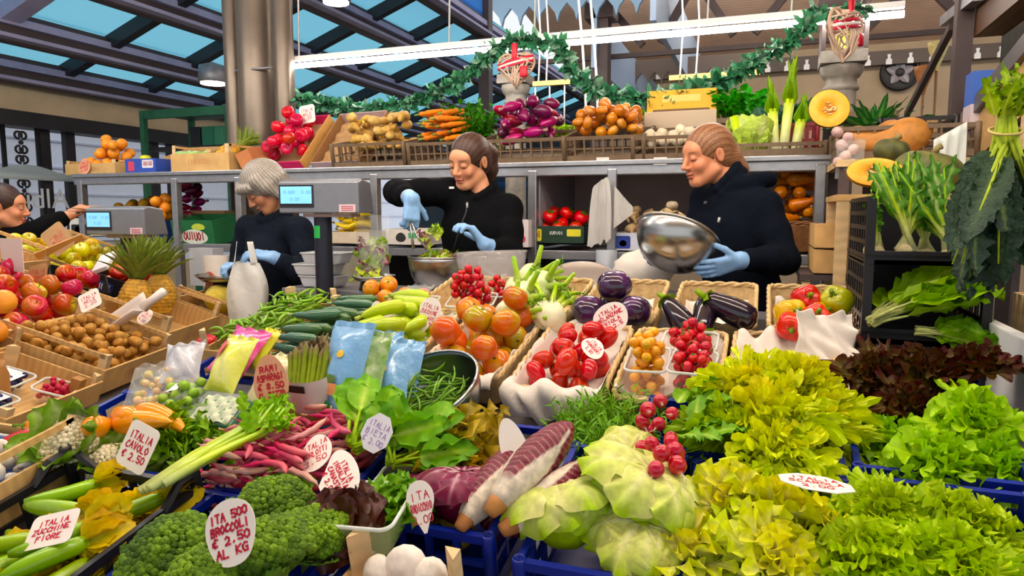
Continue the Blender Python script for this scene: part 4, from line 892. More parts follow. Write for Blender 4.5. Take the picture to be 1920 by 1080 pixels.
# crates at the right front
crate_at(-.105, .16, .93, 1.33, .12, 'blue plastic crate under the yellow green escarole heads', bars=5)
crate_at(.175, .44, 1.0, 1.345, .12, 'blue plastic crate of bright green curly lettuces at the bottom right corner', bars=5)
crate_at(.175, .46, 1.36, 1.78, .12, 'blue plastic crate of green oak leaf lettuces by the white panel', bars=5)
crate_at(-.225, .16, 1.345, 1.57, .10, 'blue plastic crate under the radishes and curly endive', bars=6)
es = [head_thing('escarole_head', 'x', 'escarole', escarole(s)) for s in (1, 2)] + [head_thing('escarole_head', 'x', 'escarole', escarole(3, ('#f6ee70', '#f2e030')))]
for k, (px, py, h, s, rz, rx, lb) in enumerate(((1368, 962, .02, .8, .5, .55, 'yellow green escarole head left of the white card'), (1450, 985, .02, .9, 2.2, .5, 'strong yellow escarole head under the white card'), (1290, 1065, .01, .85, 4, .4, 'pale escarole head at the bottom edge right of the butterhead crate'), (1440, 1075, .02, .95, 1.2, .4, 'green white ribbed escarole head at the bottom edge'), (1550, 1010, .0, .7, 3, .4, 'smaller pale escarole head beside the curly lettuces'))):
    es[(0, 2, 1, 0, 1)[k]](S(px, py, h - .042, rx=rx, rz=rz, s=s), lb, 'escarole heads')
price_tag(0, 0, .105, .08, 'oct', ['ITALIA', 'SCAROLA', '2,00'], 'white price card lying nearly flat on the yellow escarole', Mx(PS(1530, 905, .10), (rad(-4), rad(4), .1), False), thick=.0022)
cg = [head_thing('curly_lettuce', 'x', 'lettuce', curly_green(s)) for s in (1, 2, 3)]
for k, (px, py, h, s, rz, rx, lb) in enumerate(((1655, 985, .03, .86, .3, .5, 'bright green curly lettuce at the back left of the bottom right crate'), (1800, 1000, .02, .95, 2, .5, 'bright green curly lettuce at the right of the bottom right crate'), (1640, 1065, .03, .95, 4, .4, 'bright green curly lettuce at the bottom edge left of another'), (1790, 1080, .03, .95, 1, .4, 'bright green curly lettuce at the bottom right corner of the picture'))):
    cg[k % 3](S(px, py, h - .042, rx=rx, rz=rz, s=s), lb, 'curly lettuces')
og = [head_thing('oak_leaf_lettuce', 'x', 'lettuce', oak_green(s)) for s in (1, 2, 3)]
for k, (px, py, h, s, rz, rx, lb) in enumerate(((1825, 800, .05, .95, .3, .55, 'green oak leaf lettuce on top, nearest the white panel'), (1760, 880, .02, .95, 2, .6, 'green oak leaf lettuce in the middle of its crate'), (1660, 840, .0, .85, 4, .5, 'darker green oak leaf lettuce beside the blue crate divider'), (1865, 890, .0, .9, 1, .5, 'green oak leaf lettuce low by the crate corner'), (1710, 920, .0, .8, 5, .6, 'green oak leaf lettuce at the front of its crate'))):
    og[k % 3](S(px, py, h - .042, rx=rx, rz=rz, s=s), lb, 'green oak leaf lettuces')
orr = [head_thing('red_oak_leaf_lettuce', 'x', 'lettuce', oak_red(s)) for s in (1, 2, 3)]
for k, (px, py, h, s, rz, rx, lb) in enumerate(((1640, 715, .02, .95, .3, .6, 'dark red oak leaf lettuce at the left of the three'), (1735, 710, .03, .98, 2, .6, 'dark red oak leaf lettuce in the middle of the three'), (1825, 705, .03, .95, 4, .6, 'dark red oak leaf lettuce at the right by the white panel'), (1700, 770, .0, .85, 1, .6, 'dark red oak leaf lettuce lowest, above the green ones'))):
    orr[k % 3](S(px, py, h - .005, rx=rx, rz=rz, s=s), lb, 'red oak leaf lettuces')
fz = [head_thing('curly_endive', 'x', 'endive', frisee(1)), head_thing('curly_endive', 'x', 'endive', frisee(2, ('#f4ee80', '#e8e040'))), head_thing('curly_endive', 'x', 'endive', frisee(3, ('#dfe27a', '#b8d03a'), '#b9d24a', '#7fb524'))]
for k, (px, py, h, s, rz, rx, v, lb) in enumerate(((1400, 745, .06, .9, .3, .5, 0, 'yellow curly endive at the back left of the endive heap'), (1490, 745, .06, .98, 2, .5, 1, 'yellow curly endive at the back right of the endive heap'), (1450, 800, .05, 1.0, 4, .6, 0, 'yellow curly endive in the middle of the endive heap'), (1360, 830, .02, .9, 1, .6, 2, 'green curly endive beside the radishes'), (1540, 815, .02, .9, 5, .6, 1, 'yellow green curly endive by the blue crate divider'), (1460, 875, .03, .85, 3, .6, 0, 'yellow curly endive lowest at the front of the endive heap'))):
    fz[v](S(px, py, h - .035, rx=rx, rz=rz, s=s), lb, 'curly endives')
# radishes
def radishes():
    t = thing('radish_bunch', 'bunch of round red radishes with roots hanging over the blue crate', 'radishes', S(1245, 850, .0)); rn = R_(5); inv = S(1245, 850, .0).inverted()
    for i, (px, py) in enumerate(((1238, 752), (1215, 768), (1260, 775), (1205, 790), (1235, 795), (1212, 808), (1258, 822), (1222, 832), (1240, 850), (1265, 845), (1205, 842), (1225, 865), (1250, 868), (1270, 872), (1230, 880), (1258, 828), (1272, 850))):
        p = inv @ PS(px, py, .075 + .03 * math.sin(i)); r = rn.uniform(.0125, .016); d = Vector((rn.uniform(-.6, .6), -1, rn.uniform(-.7, .3))).normalized(); M = Matrix.Translation(p) @ d.to_track_quat('Z', 'Y').to_matrix().to_4x4()
        mb = MB().ball((0, 0, 0), (r, r, r * 1.05), '#d3163f', 14, 10, M, cfn=lambda D: cols('#ba0c30', '#f0c8c8', (D[..., 2] - .93) * 12))
        mb.tube([(0, 0, r * .95), (.002, .003, r + .012), (-.004, .008, r + .03)], [.0022, .0011, .0005], 5, '#eec9c4', M); part('radish', mb, M_tom, t)
    lf = MB()
    for i in range(16):
        p = inv @ PS(1285 + rn.uniform(-25, 35), 790 + rn.uniform(-40, 30), .03); leaf(lf, Matrix.Translation(p) @ Euler((rn.uniform(-.2, .8), rn.uniform(-.5, .5), rn.uniform(-2.6, -.2))).to_matrix().to_4x4(), .09, .022, '#8db82e', '#5f9a24', '#cfe090', a0=.2, curl=-.6, ruf=.006, rnd=rn)
    part('leaves', lf, M_leaf, t)
    return t
radishes()
# agretti
solo('agretti_bunch', bushy(170, .12, .08, '#7fb83a', '#5f9a2c', .75, 4, .0026, .032, 7), M_leaf, 'bushy bunch of fine green agretti in front of the steel deck', 'agretti', S(1135, 850, -.07))
# chicory / hop-like pale brown bunch
solo('dried_green_bunch', rosette(46, .09, .022, 85, 10, .4, -.9, '#b9a24a', '#a58a3e', '#d8cc88', ruf=.012, nf=3, rnd=R_(9), nu=11, nv=5, tip=1.2, lob=.25, sw=.3, inner=('#d8c468', '#c4a84c')), M_leaf, 'pale brownish yellow leafy bunch left of the long radicchio', 'leaf bunch', S(865, 890, -.01, rx=.6, s=1.45))
solo('dried_green_bunch', rosette(34, .08, .02, 80, 10, .4, -.9, '#c8b45c', '#ad944a', '#e0d49a', ruf=.011, nf=3, rnd=R_(10), nu=11, nv=5, tip=1.2, lob=.25, sw=.3), M_leaf, 'pale yellow upper leafy bunch behind the brownish one', 'leaf bunch', S(882, 838, .01, rx=.6, s=1.2))
# plastic tray of small lettuces
pt_ = S(675, 945, .06, rz=.12); punnet(.155, .125, .06, 'clear plastic tray with red and green baby lettuce in the centre', pt_, m=mat('green tinted plastic', '#b9c98c', .15, clear=.5, coat=.4))
solo('red_baby_lettuce', rosette(20, .075, .042, 65, 5, -.6, -1.1, '#5d4a2a', '#4a1c22', '#7d4450', ruf=.006, nf=2, rnd=R_(3), nu=11, nv=9, tip=1.0, sw=.4), M_leafd, 'dark red baby lettuce filling the front of the clear tray', 'lettuce', pt_ @ Mx((-.02, -.02, -.02), (.5, 0, 0)))
solo('green_baby_lettuce', rosette(26, .06, .024, 75, 5, -.2, -1.1, '#86b82c', '#6cac22', '#b0d068', ruf=.01, nf=3, rnd=R_(4), nu=12, nv=7, tip=1.2), M_leaf, 'bright green baby lettuce at the back right of the clear tray', 'lettuce', pt_ @ Mx((.045, .04, -.02), (.3, 0, 0)))
solo('green_baby_lettuce', rosette(26, .065, .024, 75, 5, -.2, -1.1, '#86b82c', '#6cac22', '#b0d068', ruf=.01, nf=3, rnd=R_(5), nu=12, nv=7, tip=1.2), M_leaf, 'green baby lettuce between the broccoli and the borlotti beans', 'lettuce', S(530, 935, .0, rx=.5))
crate_at(-.68, -.42, 1.29, 1.42, .1, 'blue plastic crate edge behind the tray of baby lettuce', bars=4, z=-.02)
price_tag(0, 0, .105, .075, 'drop', ['ITALIA', 'INSALATA', 'CANASTA', '€ 2,00'], 'white teardrop price card above the tray of red baby lettuce', frame(PS(634, 893, .085), (-.1, -.75, .8), (.75, .35, .5), .1), thick=.0022)
price_tag(0, 0, .07, .085, 'egg', ['ITALIA', 'BORLOTTI', '3,50'], 'white price card half under the borlotti beans', frame(PS(592, 848, .06), (-.2, -.7, .75), (-.5, .5, .6), .0), thick=.002)
# spinach / chard leaves
solo('chard_bunch', bunch_leaves(16, .125, .04, '#8fc030', '#6aa81e', '#cfe08a', spread=1.0, seed=2, stemL=.09, ruf=.006, curl=(-.5, .2), stemr=.0045, stemc='#b4d45a'), M_leaf, 'bunch of bright green chard leaves with pale stems behind the white card', 'chard', S(662, 850, .035, rx=.02, rz=-.5))
solo('chard_bunch', bunch_leaves(12, .12, .042, '#7fb828', '#5fa01c', '#c8dc80', spread=1.1, seed=7, stemL=.05, ruf=.006, curl=(-.6, .1), stemr=.004, stemc='#b4d45a'), M_leaf, 'lower bunch of dark chard leaves spread toward the bean bowl', 'chard', S(735, 880, .03, rx=.02, rz=-.35))
lf = MB(); rn = R_(4)
for px, py, rz, rx, l in ((712, 812, .1, .8, .13), (770, 822, -.5, .6, .13), (730, 790, .3, .9, .11)): leaf(lf, S(px, py + 30, .05, rx=rx, rz=rz), l, .04, '#9ac838', '#7ab626', '#d2e68e', a0=.1, curl=-.3, ruf=.006, nf=2.5, nu=16, nv=9, rnd=rn, tip=1.1)
solo('romaine_leaf_bunch', lf, M_leaf, 'broad upright light green romaine leaves leaning against the blue salad bags', 'lettuce')
punnet(.13, .11, .06, 'clear plastic tray under the lower chard leaves', S(765, 905, .02, rz=.1), m=_MC['green tinted plastic'])
price_tag(0, 0, .062, .072, 'oct', ['ITALIA', 'BIETA', '€ 2,00'], 'white eight sided price card stuck in the chard leaves', face_cam(PS(706, 812, .1), 22, -18), m=M_tagw, col='#a88cc8', thick=.0014)
# borlotti
gb = SM(-.90, 1.15, .0); plastic_crate('plastic_crate', .38, .29, .11, M_bluep, 'blue plastic crate heaped with pink borlotti beans', gb, bars=6)
bor = [rod('borlotti_bean', 'x', 'bean', .115, .0065, '#d04a72', '#dc8a92', M_matte, bend=b, taper=(.25, .9, 1.1, .9, 1.1, .9, .5), seg=7, n=12, wob=.25, seed=i, tip=.012, tipc='#b9a060') for i, b in enumerate((.1, .25, -.15))] + [rod('borlotti_bean', 'x', 'bean', .105, .0068, '#dd98a0', '#ecc4b4', M_matte, bend=.12, taper=(.3, 1, 1.1, .9, 1.1, .8, .4), seg=7, n=12, wob=.25, seed=9, tip=.012)]
heap(bor, settle(150, -.175, .175, -.13, .13, .0066, .1, floor=-.075, seed=2, heap=.05, dome=.03, yaw=.3, yj=1.0, cand=7), gb, 'pink and cream borlotti bean pod in the blue crate', 'borlotti beans', tilt=.15, spin=False)
# ---------------- second row left: cauliflowers, peppers, celery
crate_at(-1.585, -1.13, 1.04, 1.36, .11, 'blue plastic crate of cauliflowers and peppers at the left', bars=7, z=-.01)
cf = [cauliflower_proto(1), cauliflower_proto(2)]
cf[0](S(140, 838, .03, rx=.5, rz=.3, s=1.0), 'cream cauliflower with green leaves at the left, partly uncovered', 'cauliflowers'); cf[1](S(210, 880, -.02, rx=.3, rz=1.5, s=.85), 'cauliflower wrapped in green leaves in front of the price card', 'cauliflowers'); cf[0](S(265, 880, -.03, rx=.3, rz=3, s=.7), 'small cauliflower low under the price card', 'cauliflowers')
def pepper_long(c, c2):
    def f():
        t = thing('long_pepper', 'x', 'pepper'); n = 11; P = [((q - .5) * .17, .015 * math.sin(3 * q), 0) for q in np.linspace(0, 1, n)]
        part('flesh', MB().tube(P, [.012, .024, .028, .028, .027, .025, .022, .018, .014, .009, .002], 12, np.array([mixc(c, c2, q) for q in np.linspace(0, 1, n)])), M_tom, t)
        part('stem', MB().lathe([(0, .03), (.004, .03), (.005, .01), (.013, .002), (.014, -.003)], 10, '#6d8f2c', M=Matrix.Translation((-.083, 0, 0)) @ Matrix.Rotation(-PI / 2, 4, 'Y')), M_matte, t); return t
    return Proto(f)
po = pepper_long('#f0920e', '#f4a51a'); pr_ = pepper_long('#c81a1e', '#d8281e')
for px, py, h, rz, ry, lb in ((240, 775, .055, 2.6, .2, 'orange pointed pepper at the back by the blue rim'), (265, 795, .06, .1, -.1, 'orange pointed pepper lying across in front of another'), (205, 800, .05, 2.0, .5, 'orange pepper with green stalk facing out'), (115, 805, .03, .4, .2, 'orange pepper behind the cream cauliflower'), (300, 790, .05, -.1, .2, 'orange pointed pepper reaching right toward the celery leaves')):
    po(S(px, py, h, rz=rz, ry=ry, s=.92), lb, 'orange peppers')
pr_(S(72, 828, .03, rz=.45, ry=-.1), 'red pointed pepper at the far left of the cauliflower crate')
price_tag(0, 0, .082, .092, 'rect', ['ITALIA', 'CAVOLO', '€ 2,50'], 'white price card reading cavolo standing in the cauliflower crate', face_cam(PS(258, 838, .07), 20, -16), thick=.0028)
solo('celery_leaf_bunch', rosette(50, .1, .02, 80, 5, .2, -1.0, '#9ac63a', '#84ba2c', '#cfe08a', ruf=.012, nf=4, lob=.35, rnd=R_(12), nu=13, nv=5, tip=1.2), M_leaf, 'curly light green chicory bunch behind the cauliflower price card', 'chicory', S(350, 830, -.02, rx=.4, s=1.25))
solo('celery_leaf_bunch', rosette(36, .09, .024, 80, 5, .2, -1.0, '#7fb42a', '#6aa422', '#c2d880', ruf=.011, nf=4, lob=.3, rnd=R_(13), nu=13, nv=5, tip=1.2), M_leaf, 'darker green leafy bunch between the price card and the celery stalks', 'chicory', S(395, 850, -.03, rx=.4, s=1.1))
# long celery stalks lying diagonally
ct = thing('celery_bunch', 'long pale green celery stalks lying diagonally beside the borlotti beans', 'celery', SM(-1.02, 1.2, .05)); ic = SM(-1.02, 1.2, .05).inverted(); rn = R_(6)
for i in range(7):
    a = PS(262 + 9 * i, 922 - 3 * i, .055 + .01 * (i % 3)); b = PS(455 + 7 * i, 800 + 2 * i, .075 + .012 * (i % 2)); m = (a + b) / 2 + SN * .006
    part('stalk', MB().tube([ic @ a, ic @ m, ic @ b, ic @ (b + (b - a) * .25 + SN * .03)], [.011, .0095, .007, .003], 8, np.array([lin(c) for c in ('#dfe6a0', '#c6da5c', '#a8cc3c', '#8fc030')]), flat=.7), M_skin, ct)
lf = MB()
for i in range(26):
    p = ic @ PS(490 + rn.uniform(-38, 45), 790 + rn.uniform(-28, 22), .09); leaf(lf, Matrix.Translation(p) @ Euler((rn.uniform(-.3, 1.2), rn.uniform(-.6, .6), rn.uniform(-1.4, .6))).to_matrix().to_4x4(), .05, .013, '#a9d048', '#8cc034', a0=.3, curl=-.4, ruf=.006, lob=.3, nf=3, rnd=rn)
part('leaves', lf, M_leaf, ct)
# ---------------- third row: packed goods
crate_at(-1.56, -.72, 1.375, 1.66, .1, 'long blue plastic crate holding the packed bags and trays', bars=14, z=-.03)
def filled(n, x0, x1, y0, y1, r, base, proto, label, group, seed=1, floor=-.02, **k): heap(proto, settle(n, x0, x1, y0, y1, r, floor=floor, seed=seed, **k), base, label, group, tilt=1)
b1 = S(285, 735, .02, rx=.35, rz=.5); film_bag('mesh_bag', .13, .2, .05, 'clear bag of small pale onions and chestnuts at the left of the packed goods', b1 @ Mx((0, -.1, 0)), seed=1)
filled(26, -.05, .05, -.09, .08, .0115, b1, [fruit('small_onion', 'x', 'onion', .0115, '#d8a060', '#e8c890', seg=10, ring=7), fruit('small_onion', 'x', 'onion', .0115, '#a9b048', '#d0b060', seg=10, ring=7)], 'small pale onion in the clear bag at the left of the packed goods', 'onions in the clear bag', floor=-.02)
b2 = S(343, 752, .03, rx=.3, rz=.2); film_bag('film_bag', .12, .15, .06, 'clear bag of green sprouts with a white label', b2 @ Mx((0, -.075, 0)), seed=2, patch=((-.02, .09, .035, .03, '#eceaf0', 'rect'),))
filled(28, -.05, .05, -.06, .06, .0125, b2, [fruit('brussels_sprout', 'x', 'sprout', .0125, '#7fa83c', '#a9c86a', m=M_matte, seg=10, ring=7)], 'small green sprout in the clear labelled bag', 'sprouts', floor=-.025)
b3 = S(408, 735, .05, rx=.75, rz=-.1); film_bag('salad_bag', .1, .14, .06, 'upright clear bag of pale yellow green salad with red printing', b3, seed=3, m=mat('yellow salad seen through film', '#d4da1e', .25, noise=(22, .35), col2='#f2f0cc', coat=.6, bump=(30, .7, .008)), patch=((-.028, .105, .03, .045, '#d8606a', 'egg'),))
b4 = S(420, 700, .06, rx=.6, rz=-.2); film_bag('pink_bag', .14, .13, .05, 'bright pink printed bag behind the yellow salad bag', b4, seed=4, m=mat('pink printed film', '#d8278f', .25, noise=(14, .25), col2='#e8a8d0', coat=.6, bump=(30, .7, .008)))
film_bag('film_bag', .1, .13, .05, 'pale silvery clear bag behind the onions', S(335, 715, .03, rx=.45, rz=.5), seed=5, m=mat('silvery film', '#cfd2dc', .2, noise=(18, .25), coat=.6, clear=.35, bump=(30, .8, .01)))
film_bag('film_bag', .07, .11, .04, 'clear pack of bright yellow lemons with red label', S(468, 690, .06, rx=.7, rz=-.3), seed=6, m=mat('yellow printed film', '#e3e02e', .3, noise=(20, .15), coat=.5), patch=((.0, .08, .02, .018, '#c8402a', 'rect'),))
film_bag('film_bag', .09, .14, .05, 'clear bag of cream coloured chopped soup vegetables', S(470, 765, .03, rx=.65, rz=-.35), seed=7, m=mat('cream vegetables seen through film', '#e2d9a8', .3, noise=(70, .5), col2='#b9b070', coat=.6))
t = thing('wrapped_tray', 'green plastic tray of pale vegetables wrapped in film', 'tray', S(410, 768, .045, rx=.35, rz=.0))
part('tray', MB().box((0, 0, -.02), (.12, .085, .04), '#1f7a5c'), M_vs, t, smooth=False, bevel=.006); part('contents', MB().grid(np.array([[(x, y, .004 + .006 * math.sin(x * 170) * math.sin(y * 190)) for y in np.linspace(-.038, .038, 14)] for x in np.linspace(-.055, .055, 20)]), '#d9e0c0'), M_matte, t); part('film', MB().box((0, 0, -.012), (.124, .089, .05)), M_film, t, smooth=False, bevel=.008)
cm_ = S(490, 755, .04, rx=.4, rz=.1); punnet(.085, .12, .045, 'clear plastic tray of dark green cucumbers left of the peach price card', cm_)
cu = rod('small_cucumber', 'x', 'cucumber', .11, .0145, '#3f6a24', '#5c8a34', M_skin, taper=(.6, 1, 1, .8), tip=.004)
heap(cu, [(-.02, 0, -.025, 1.5, 1), (.015, .01, -.022, 1.7, 1), (-.005, 0, .0, 1.4, 1)], cm_, 'small dark green cucumber in the clear tray', 'cucumbers', spin=False)
# asparagus behind the peach card
def asparagus(): 
    t = thing('asparagus_bunch', 'upright bunch of green asparagus in a paper wrap behind the peach price card', 'asparagus', SM(-1.05, 1.52, -.02)); ia = SM(-1.05, 1.52, -.02).inverted(); rn = R_(3)
    for i in range(16):
        a = PS(545 + 60 * (i % 8) / 8, 785 + 8 * (i // 8), .02); b = a + Vector((-.012 + .03 * (i % 8) / 8 - .02, .05 + .02 * (i // 8), .155 + rn.uniform(-.02, .015)))
        part('spear', MB().tube([ia @ a, ia @ ((a + b) / 2), ia @ (a + (b - a) * .82), ia @ (a + (b - a) * .93), ia @ b], [.0065, .0065, .006, .0075, .001], 7, np.array([lin(c) for c in ('#c2c878', '#93a83c', '#8a9a40', '#7d7348', '#6d5a44')])), M_matte, t)
    w = ia @ PS(572, 770, .04); part('wrap', MB().grid(np.array([[(w.x + .052 * math.sin(q), w.y - .045 * math.cos(q) + .03 - .0, w.z + z) for z in (-.02, .03, .075)] for q in np.linspace(-1.5, 1.5, 12)]), '#cfc6c8'), mat('lilac paper wrap', '#d3cacc', .5, noise=(16, .15)), t)
    part('label', MB().box((w.x, w.y - .017, w.z + .06), (.042, .002, .016), '#221c1e'), M_v, t, smooth=False)
    return t
asparagus()
price_tag(0, 0, .09, .115, 'egg', ['RAMI', 'ASPARAGI', '€ 8,50', 'AL MAZZO'], 'peach coloured price card reading 8,50 in front of the asparagus', face_cam(PS(535, 705, .12) + Vector((0, -.05, -.0)), 8, 12), m=M_tagp, col='#d02030', thick=.0034)
solo('artichoke_bunch', rosette(40, .07, .014, 88, 30, .5, -.4, '#8a7a5c', '#6d5f48', '#b0a078', ruf=.006, nf=3, rnd=R_(21), nu=9, nv=5), M_matte, 'brownish purple asparagus tips and herbs behind the asparagus bunch', 'herbs', S(590, 668, .03, rx=.2, s=.9))
solo('brown_paper_bag', MB().ball((0, 0, .03), (.055, .04, .045), '#d8b890', 14, 9, fn=lambda D: 1 + .12 * np.sin(9 * D[..., 0] + 4 * D[..., 2]) * np.cos(7 * D[..., 1])), mat('tan paper', '#d3b08a', .7, bump=(30, .5)), 'crumpled tan paper bag of nuts between the peas and the asparagus', 'bag', S(480, 690, .03))
# blue salad bags
M_bag = mat('pale blue printed film', '#86b8e0', .22, noise=(9, .5), col2='#4a90d0', coat=.6, bump=(28, .7, .008)); M_bagd = mat('deep blue printed film', '#2f7fc0', .2, noise=(5, .4), col2='#6aa8dc', coat=.6, bump=(28, .7, .008)); M_bagc = mat('leafy green seen through film', '#6f9a3c', .22, noise=(40, .8), col2='#c8d8b0', coat=.6, bump=(28, .7, .008))
bags = ((618, 805, .115, .235, .05, 0., .95, -.06, M_bag, 'pale blue salad bag nearest the asparagus, with a sun badge and orange label', ((.0, .167, .018, .018, '#f0c02e', 'egg'), (-.012, .085, .05, .026, '#e0945c', 'rect'), (-.012, .108, .035, .02, '#5c7a30', 'egg'), (-.012, .045, .04, .03, '#1f8a3c', 'egg'))),
        (668, 800, .085, .21, .04, .0, .9, .0, M_bagc, 'clear salad bag showing green leaves between two blue bags', ((-.02, .14, .015, .02, '#e8b43c', 'egg'),)),
        (714, 790, .115, .185, .045, .0, .85, .2, M_bag, 'pale blue salad bag with a sun badge leaning against the steel bean bowl', ((.0, .117, .018, .018, '#f0c02e', 'egg'),)),
        (655, 755, .12, .165, .04, .0, .8, -.1, M_bagd, 'deep blue salad bag behind the nearest pale one', ()),
        (738, 745, .12, .14, .04, .0, .8, .1, M_bag, 'blue and white salad bag at the back beside the bean bowl', ((.0, .07, .05, .03, '#2f78d0', 'rect'),)),
        (692, 735, .11, .155, .04, .0, .8, .0, M_bag, 'pale salad bag in the middle of the back row of bags', ((.0, .09, .06, .03, '#3f86d8', 'rect'),)))
for i, (px, py, w, h, d, hh, rx, rz, m, lb, pa) in enumerate(bags): film_bag('salad_bag', w, h, d, lb, S(px, py, .0, rx=rx, rz=rz), m, seed=20 + i, patch=pa, group=None)
# steel bowl of green beans
bm = S(824, 795, -.06, rx=.25, ry=-.18); bowl(.137, .115, 'steel bowl of fine green beans between the salad bags and the tomatoes', bm)
gbn = [rod('green_bean', 'x', 'bean', .075, .0032, '#5f8a2c', '#7aa83c', M_skin, bend=b, taper=(.6, 1, 1, 1, .5), seg=6, n=8, seed=i) for i, b in enumerate((.1, -.12, .2))]
heap(gbn, settle(120, -.09, .09, -.09, .09, .0036, .07, floor=.03, seed=5, heap=.0, dome=.0, cand=5), bm, 'thin green bean in the steel bowl', 'green beans', tilt=.25, spin=False)
# ---------------- wicker baskets, lower row
BW, BD, BHt = .25, .41, .095
def basket(x, y, label, w=BW, d=BD, **k): m = SM(x, y, .0); wicker(w, d, BHt, label, m, group='straw baskets', **k); return m
k1 = basket(-.46, 1.78, 'straw basket of red plum tomatoes with paper hanging over its front', dip=.02); liner(BW, BD, 0, 'crumpled white paper lining the basket of red plum tomatoes and hanging over its front', k1, seed=1, front=.45, z0=-.05, amp=.009)
plum = [fruit('plum_tomato', 'x', 'tomato', .026, '#c4120e', '#da2a16', (.92, .92, 1.35), ribs=r, rib=.04, eye='#7a5a2a', patch=.3) for r in (3, 4, 5)]
heap(plum, settle(24, -.1, .1, -.18, .13, .028, floor=-.06, seed=3, heap=.04, rv=.12), k1, 'red ribbed plum tomato in the paper lined straw basket', 'plum tomatoes', tilt=1.4)
price_tag(0, 0, .075, .05, 'egg', ['ITALIA', 'POMODORI', '2,80'], 'small white price card lying on the red plum tomatoes', frame(PS(1112, 652, .045), (-.1, -.7, .7), (.3, .6, .5), -.45), thick=.0018)
k2 = basket(-.20, 1.78, 'straw basket holding plastic trays of yellow and red cherry tomatoes', dip=.025); liner(BW, BD, 0, 'white paper lining the basket of cherry tomatoes', k2, seed=2, z0=-.06, amp=.008)
cherry_y = fruit('cherry_tomato', 'x', 'tomato', .0135, '#ee9a10', '#f2ae24', seg=12, ring=8); cherry_r = fruit('cherry_tomato', 'x', 'tomato', .0135, '#c41224', '#d8303a', seg=12, ring=8, stem='#4f6e1c')
t1 = k2 @ Mx((-.055, -.075, .03), (.0, 0, .05)); punnet(.1, .15, .075, 'clear plastic tray of yellow cherry tomatoes', t1)
heap(cherry_y, settle(52, -.044, .044, -.068, .068, .0135, floor=-.085, seed=4, dome=.0), t1, 'yellow cherry tomato in the clear plastic tray', 'yellow cherry tomatoes', tilt=1.5)
t2 = k2 @ Mx((.055, -.095, .04), (0, 0, -.05)); punnet(.105, .14, .08, 'clear plastic tray of red cherry tomatoes in front', t2)
heap(cherry_r, settle(48, -.046, .046, -.062, .062, .0135, floor=-.088, seed=5), t2, 'red cherry tomato in the front clear plastic tray', 'red cherry tomatoes in the front tray', tilt=1.5)
t3 = k2 @ Mx((.03, .09, .02), (0, 0, 0)); punnet(.14, .13, .06, 'clear plastic tray of red cherry tomatoes at the back of the basket', t3)
heap(cherry_r, settle(34, -.06, .06, -.055, .055, .0135, floor=-.055, seed=6, heap=.1), t3, 'red cherry tomato in the tray at the back of the basket', 'red cherry tomatoes in the back tray', tilt=1.5)
k3 = basket(.06, 1.80, 'straw basket filled with crumpled white paper beside the curly endive')
liner(BW * 1.05, BD * 1.0, 0, 'large crumpled white sheet of paper spilling out of the straw basket', k3 @ Mx((.01, -.04, .0)), seed=6, over=.01, front=.3, z0=-.03, amp=.02)
liner(.15, .16, 0, 'upstanding peak of crumpled white paper in front of the peppers', k3 @ Mx((.10, .06, .045), (.75, .1, .25)), seed=9, over=.01, z0=-.005, amp=.024)
k4 = basket(-.735, 1.80, 'straw basket of large orange green ribbed tomatoes', dip=.01); liner(BW, BD, 0, 'white paper under the large orange tomatoes, folded over the front edge', k4, seed=4, front=.2, z0=-.06)
beef = [fruit('beef_tomato', 'x', 'tomato', .042, '#d9702c', '#b9a63c', (1, 1, .88), ribs=7, rib=.05, eye='#7a5a2a', patch=p) for p in (.15, .55)] + [fruit('beef_tomato', 'x', 'tomato', .04, '#dd5a2a', '#d89a3c', (1, 1, .9), ribs=6, rib=.06, eye='#6a4a22', patch=.3)]
heap(beef, settle(20, -.118, .118, -.195, .19, .04, floor=-.085, seed=7, heap=.0), k4, 'large ribbed orange and green tomato in the straw basket', 'beef tomatoes', tilt=1.3)
k5 = basket(-1.02, 1.82, 'straw basket of pale green courgettes', dip=.01); liner(BW, BD, 0, 'white paper lining the basket of pale green courgettes', k5, seed=5, over=.015, z0=-.06)
zl_ = [rod('pale_courgette', 'x', 'courgette', .135, .019, '#a9c23a', '#bccf52', M_skin, bend=b, taper=(.55, .8, 1.05, 1.1, .9), tip=.014, tipc='#a9b04a', seg=12, n=11, seed=i, ribs=1) for i, b in enumerate((.0, .06, -.08))]
heap(zl_, settle(29, -.12, .12, -.2, .2, .019, .13, floor=-.08, seed=9, yaw=.5, yj=.8, heap=.03), k5, 'pale green ribbed courgette in the straw basket', 'pale courgettes', tilt=.12, spin=False)
punnet(.1, .09, .05, 'clear plastic tray at the front of the pale courgettes', k5 @ Mx((.02, -.17, .03)), m=M_film)
price_tag(0, 0, .07, .105, 'drop', ['ITALIA', 'ZUCCHINE', 'CHIARE', '€ 1,90'], 'white teardrop price card standing at the back of the pale courgettes', face_cam(PS(803, 590, .07), 15, -14), thick=.0018)
price_tag(0, 0, .05, .07, 'egg', ['ITA', '1,80'], 'small pinkish price card between the dark and the pale courgettes', face_cam(PS(706, 585, .05), 15, 8), thick=.0014)
zc = SM(-1.27, 1.84, -.01); wooden_crate(.24, .42, .075, 'wooden crate of dark green courgettes', zc, post=.05, mark=False, rail=False)
zd = [rod('dark_courgette', 'x', 'courgette', .165, .0175, '#2c5028', '#3f6a34', M_gloss, bend=b, taper=(.6, .9, 1, 1, .9), tip=.014, tipc='#9aa860', seg=11, n=11, seed=i) for i, b in enumerate((.05, -.05, .0))] + [rod('dark_courgette', 'x', 'courgette', .16, .017, '#35604a', '#4a7a58', M_gloss, bend=.03, tip=.014, tipc='#8fae6a', seg=11)]
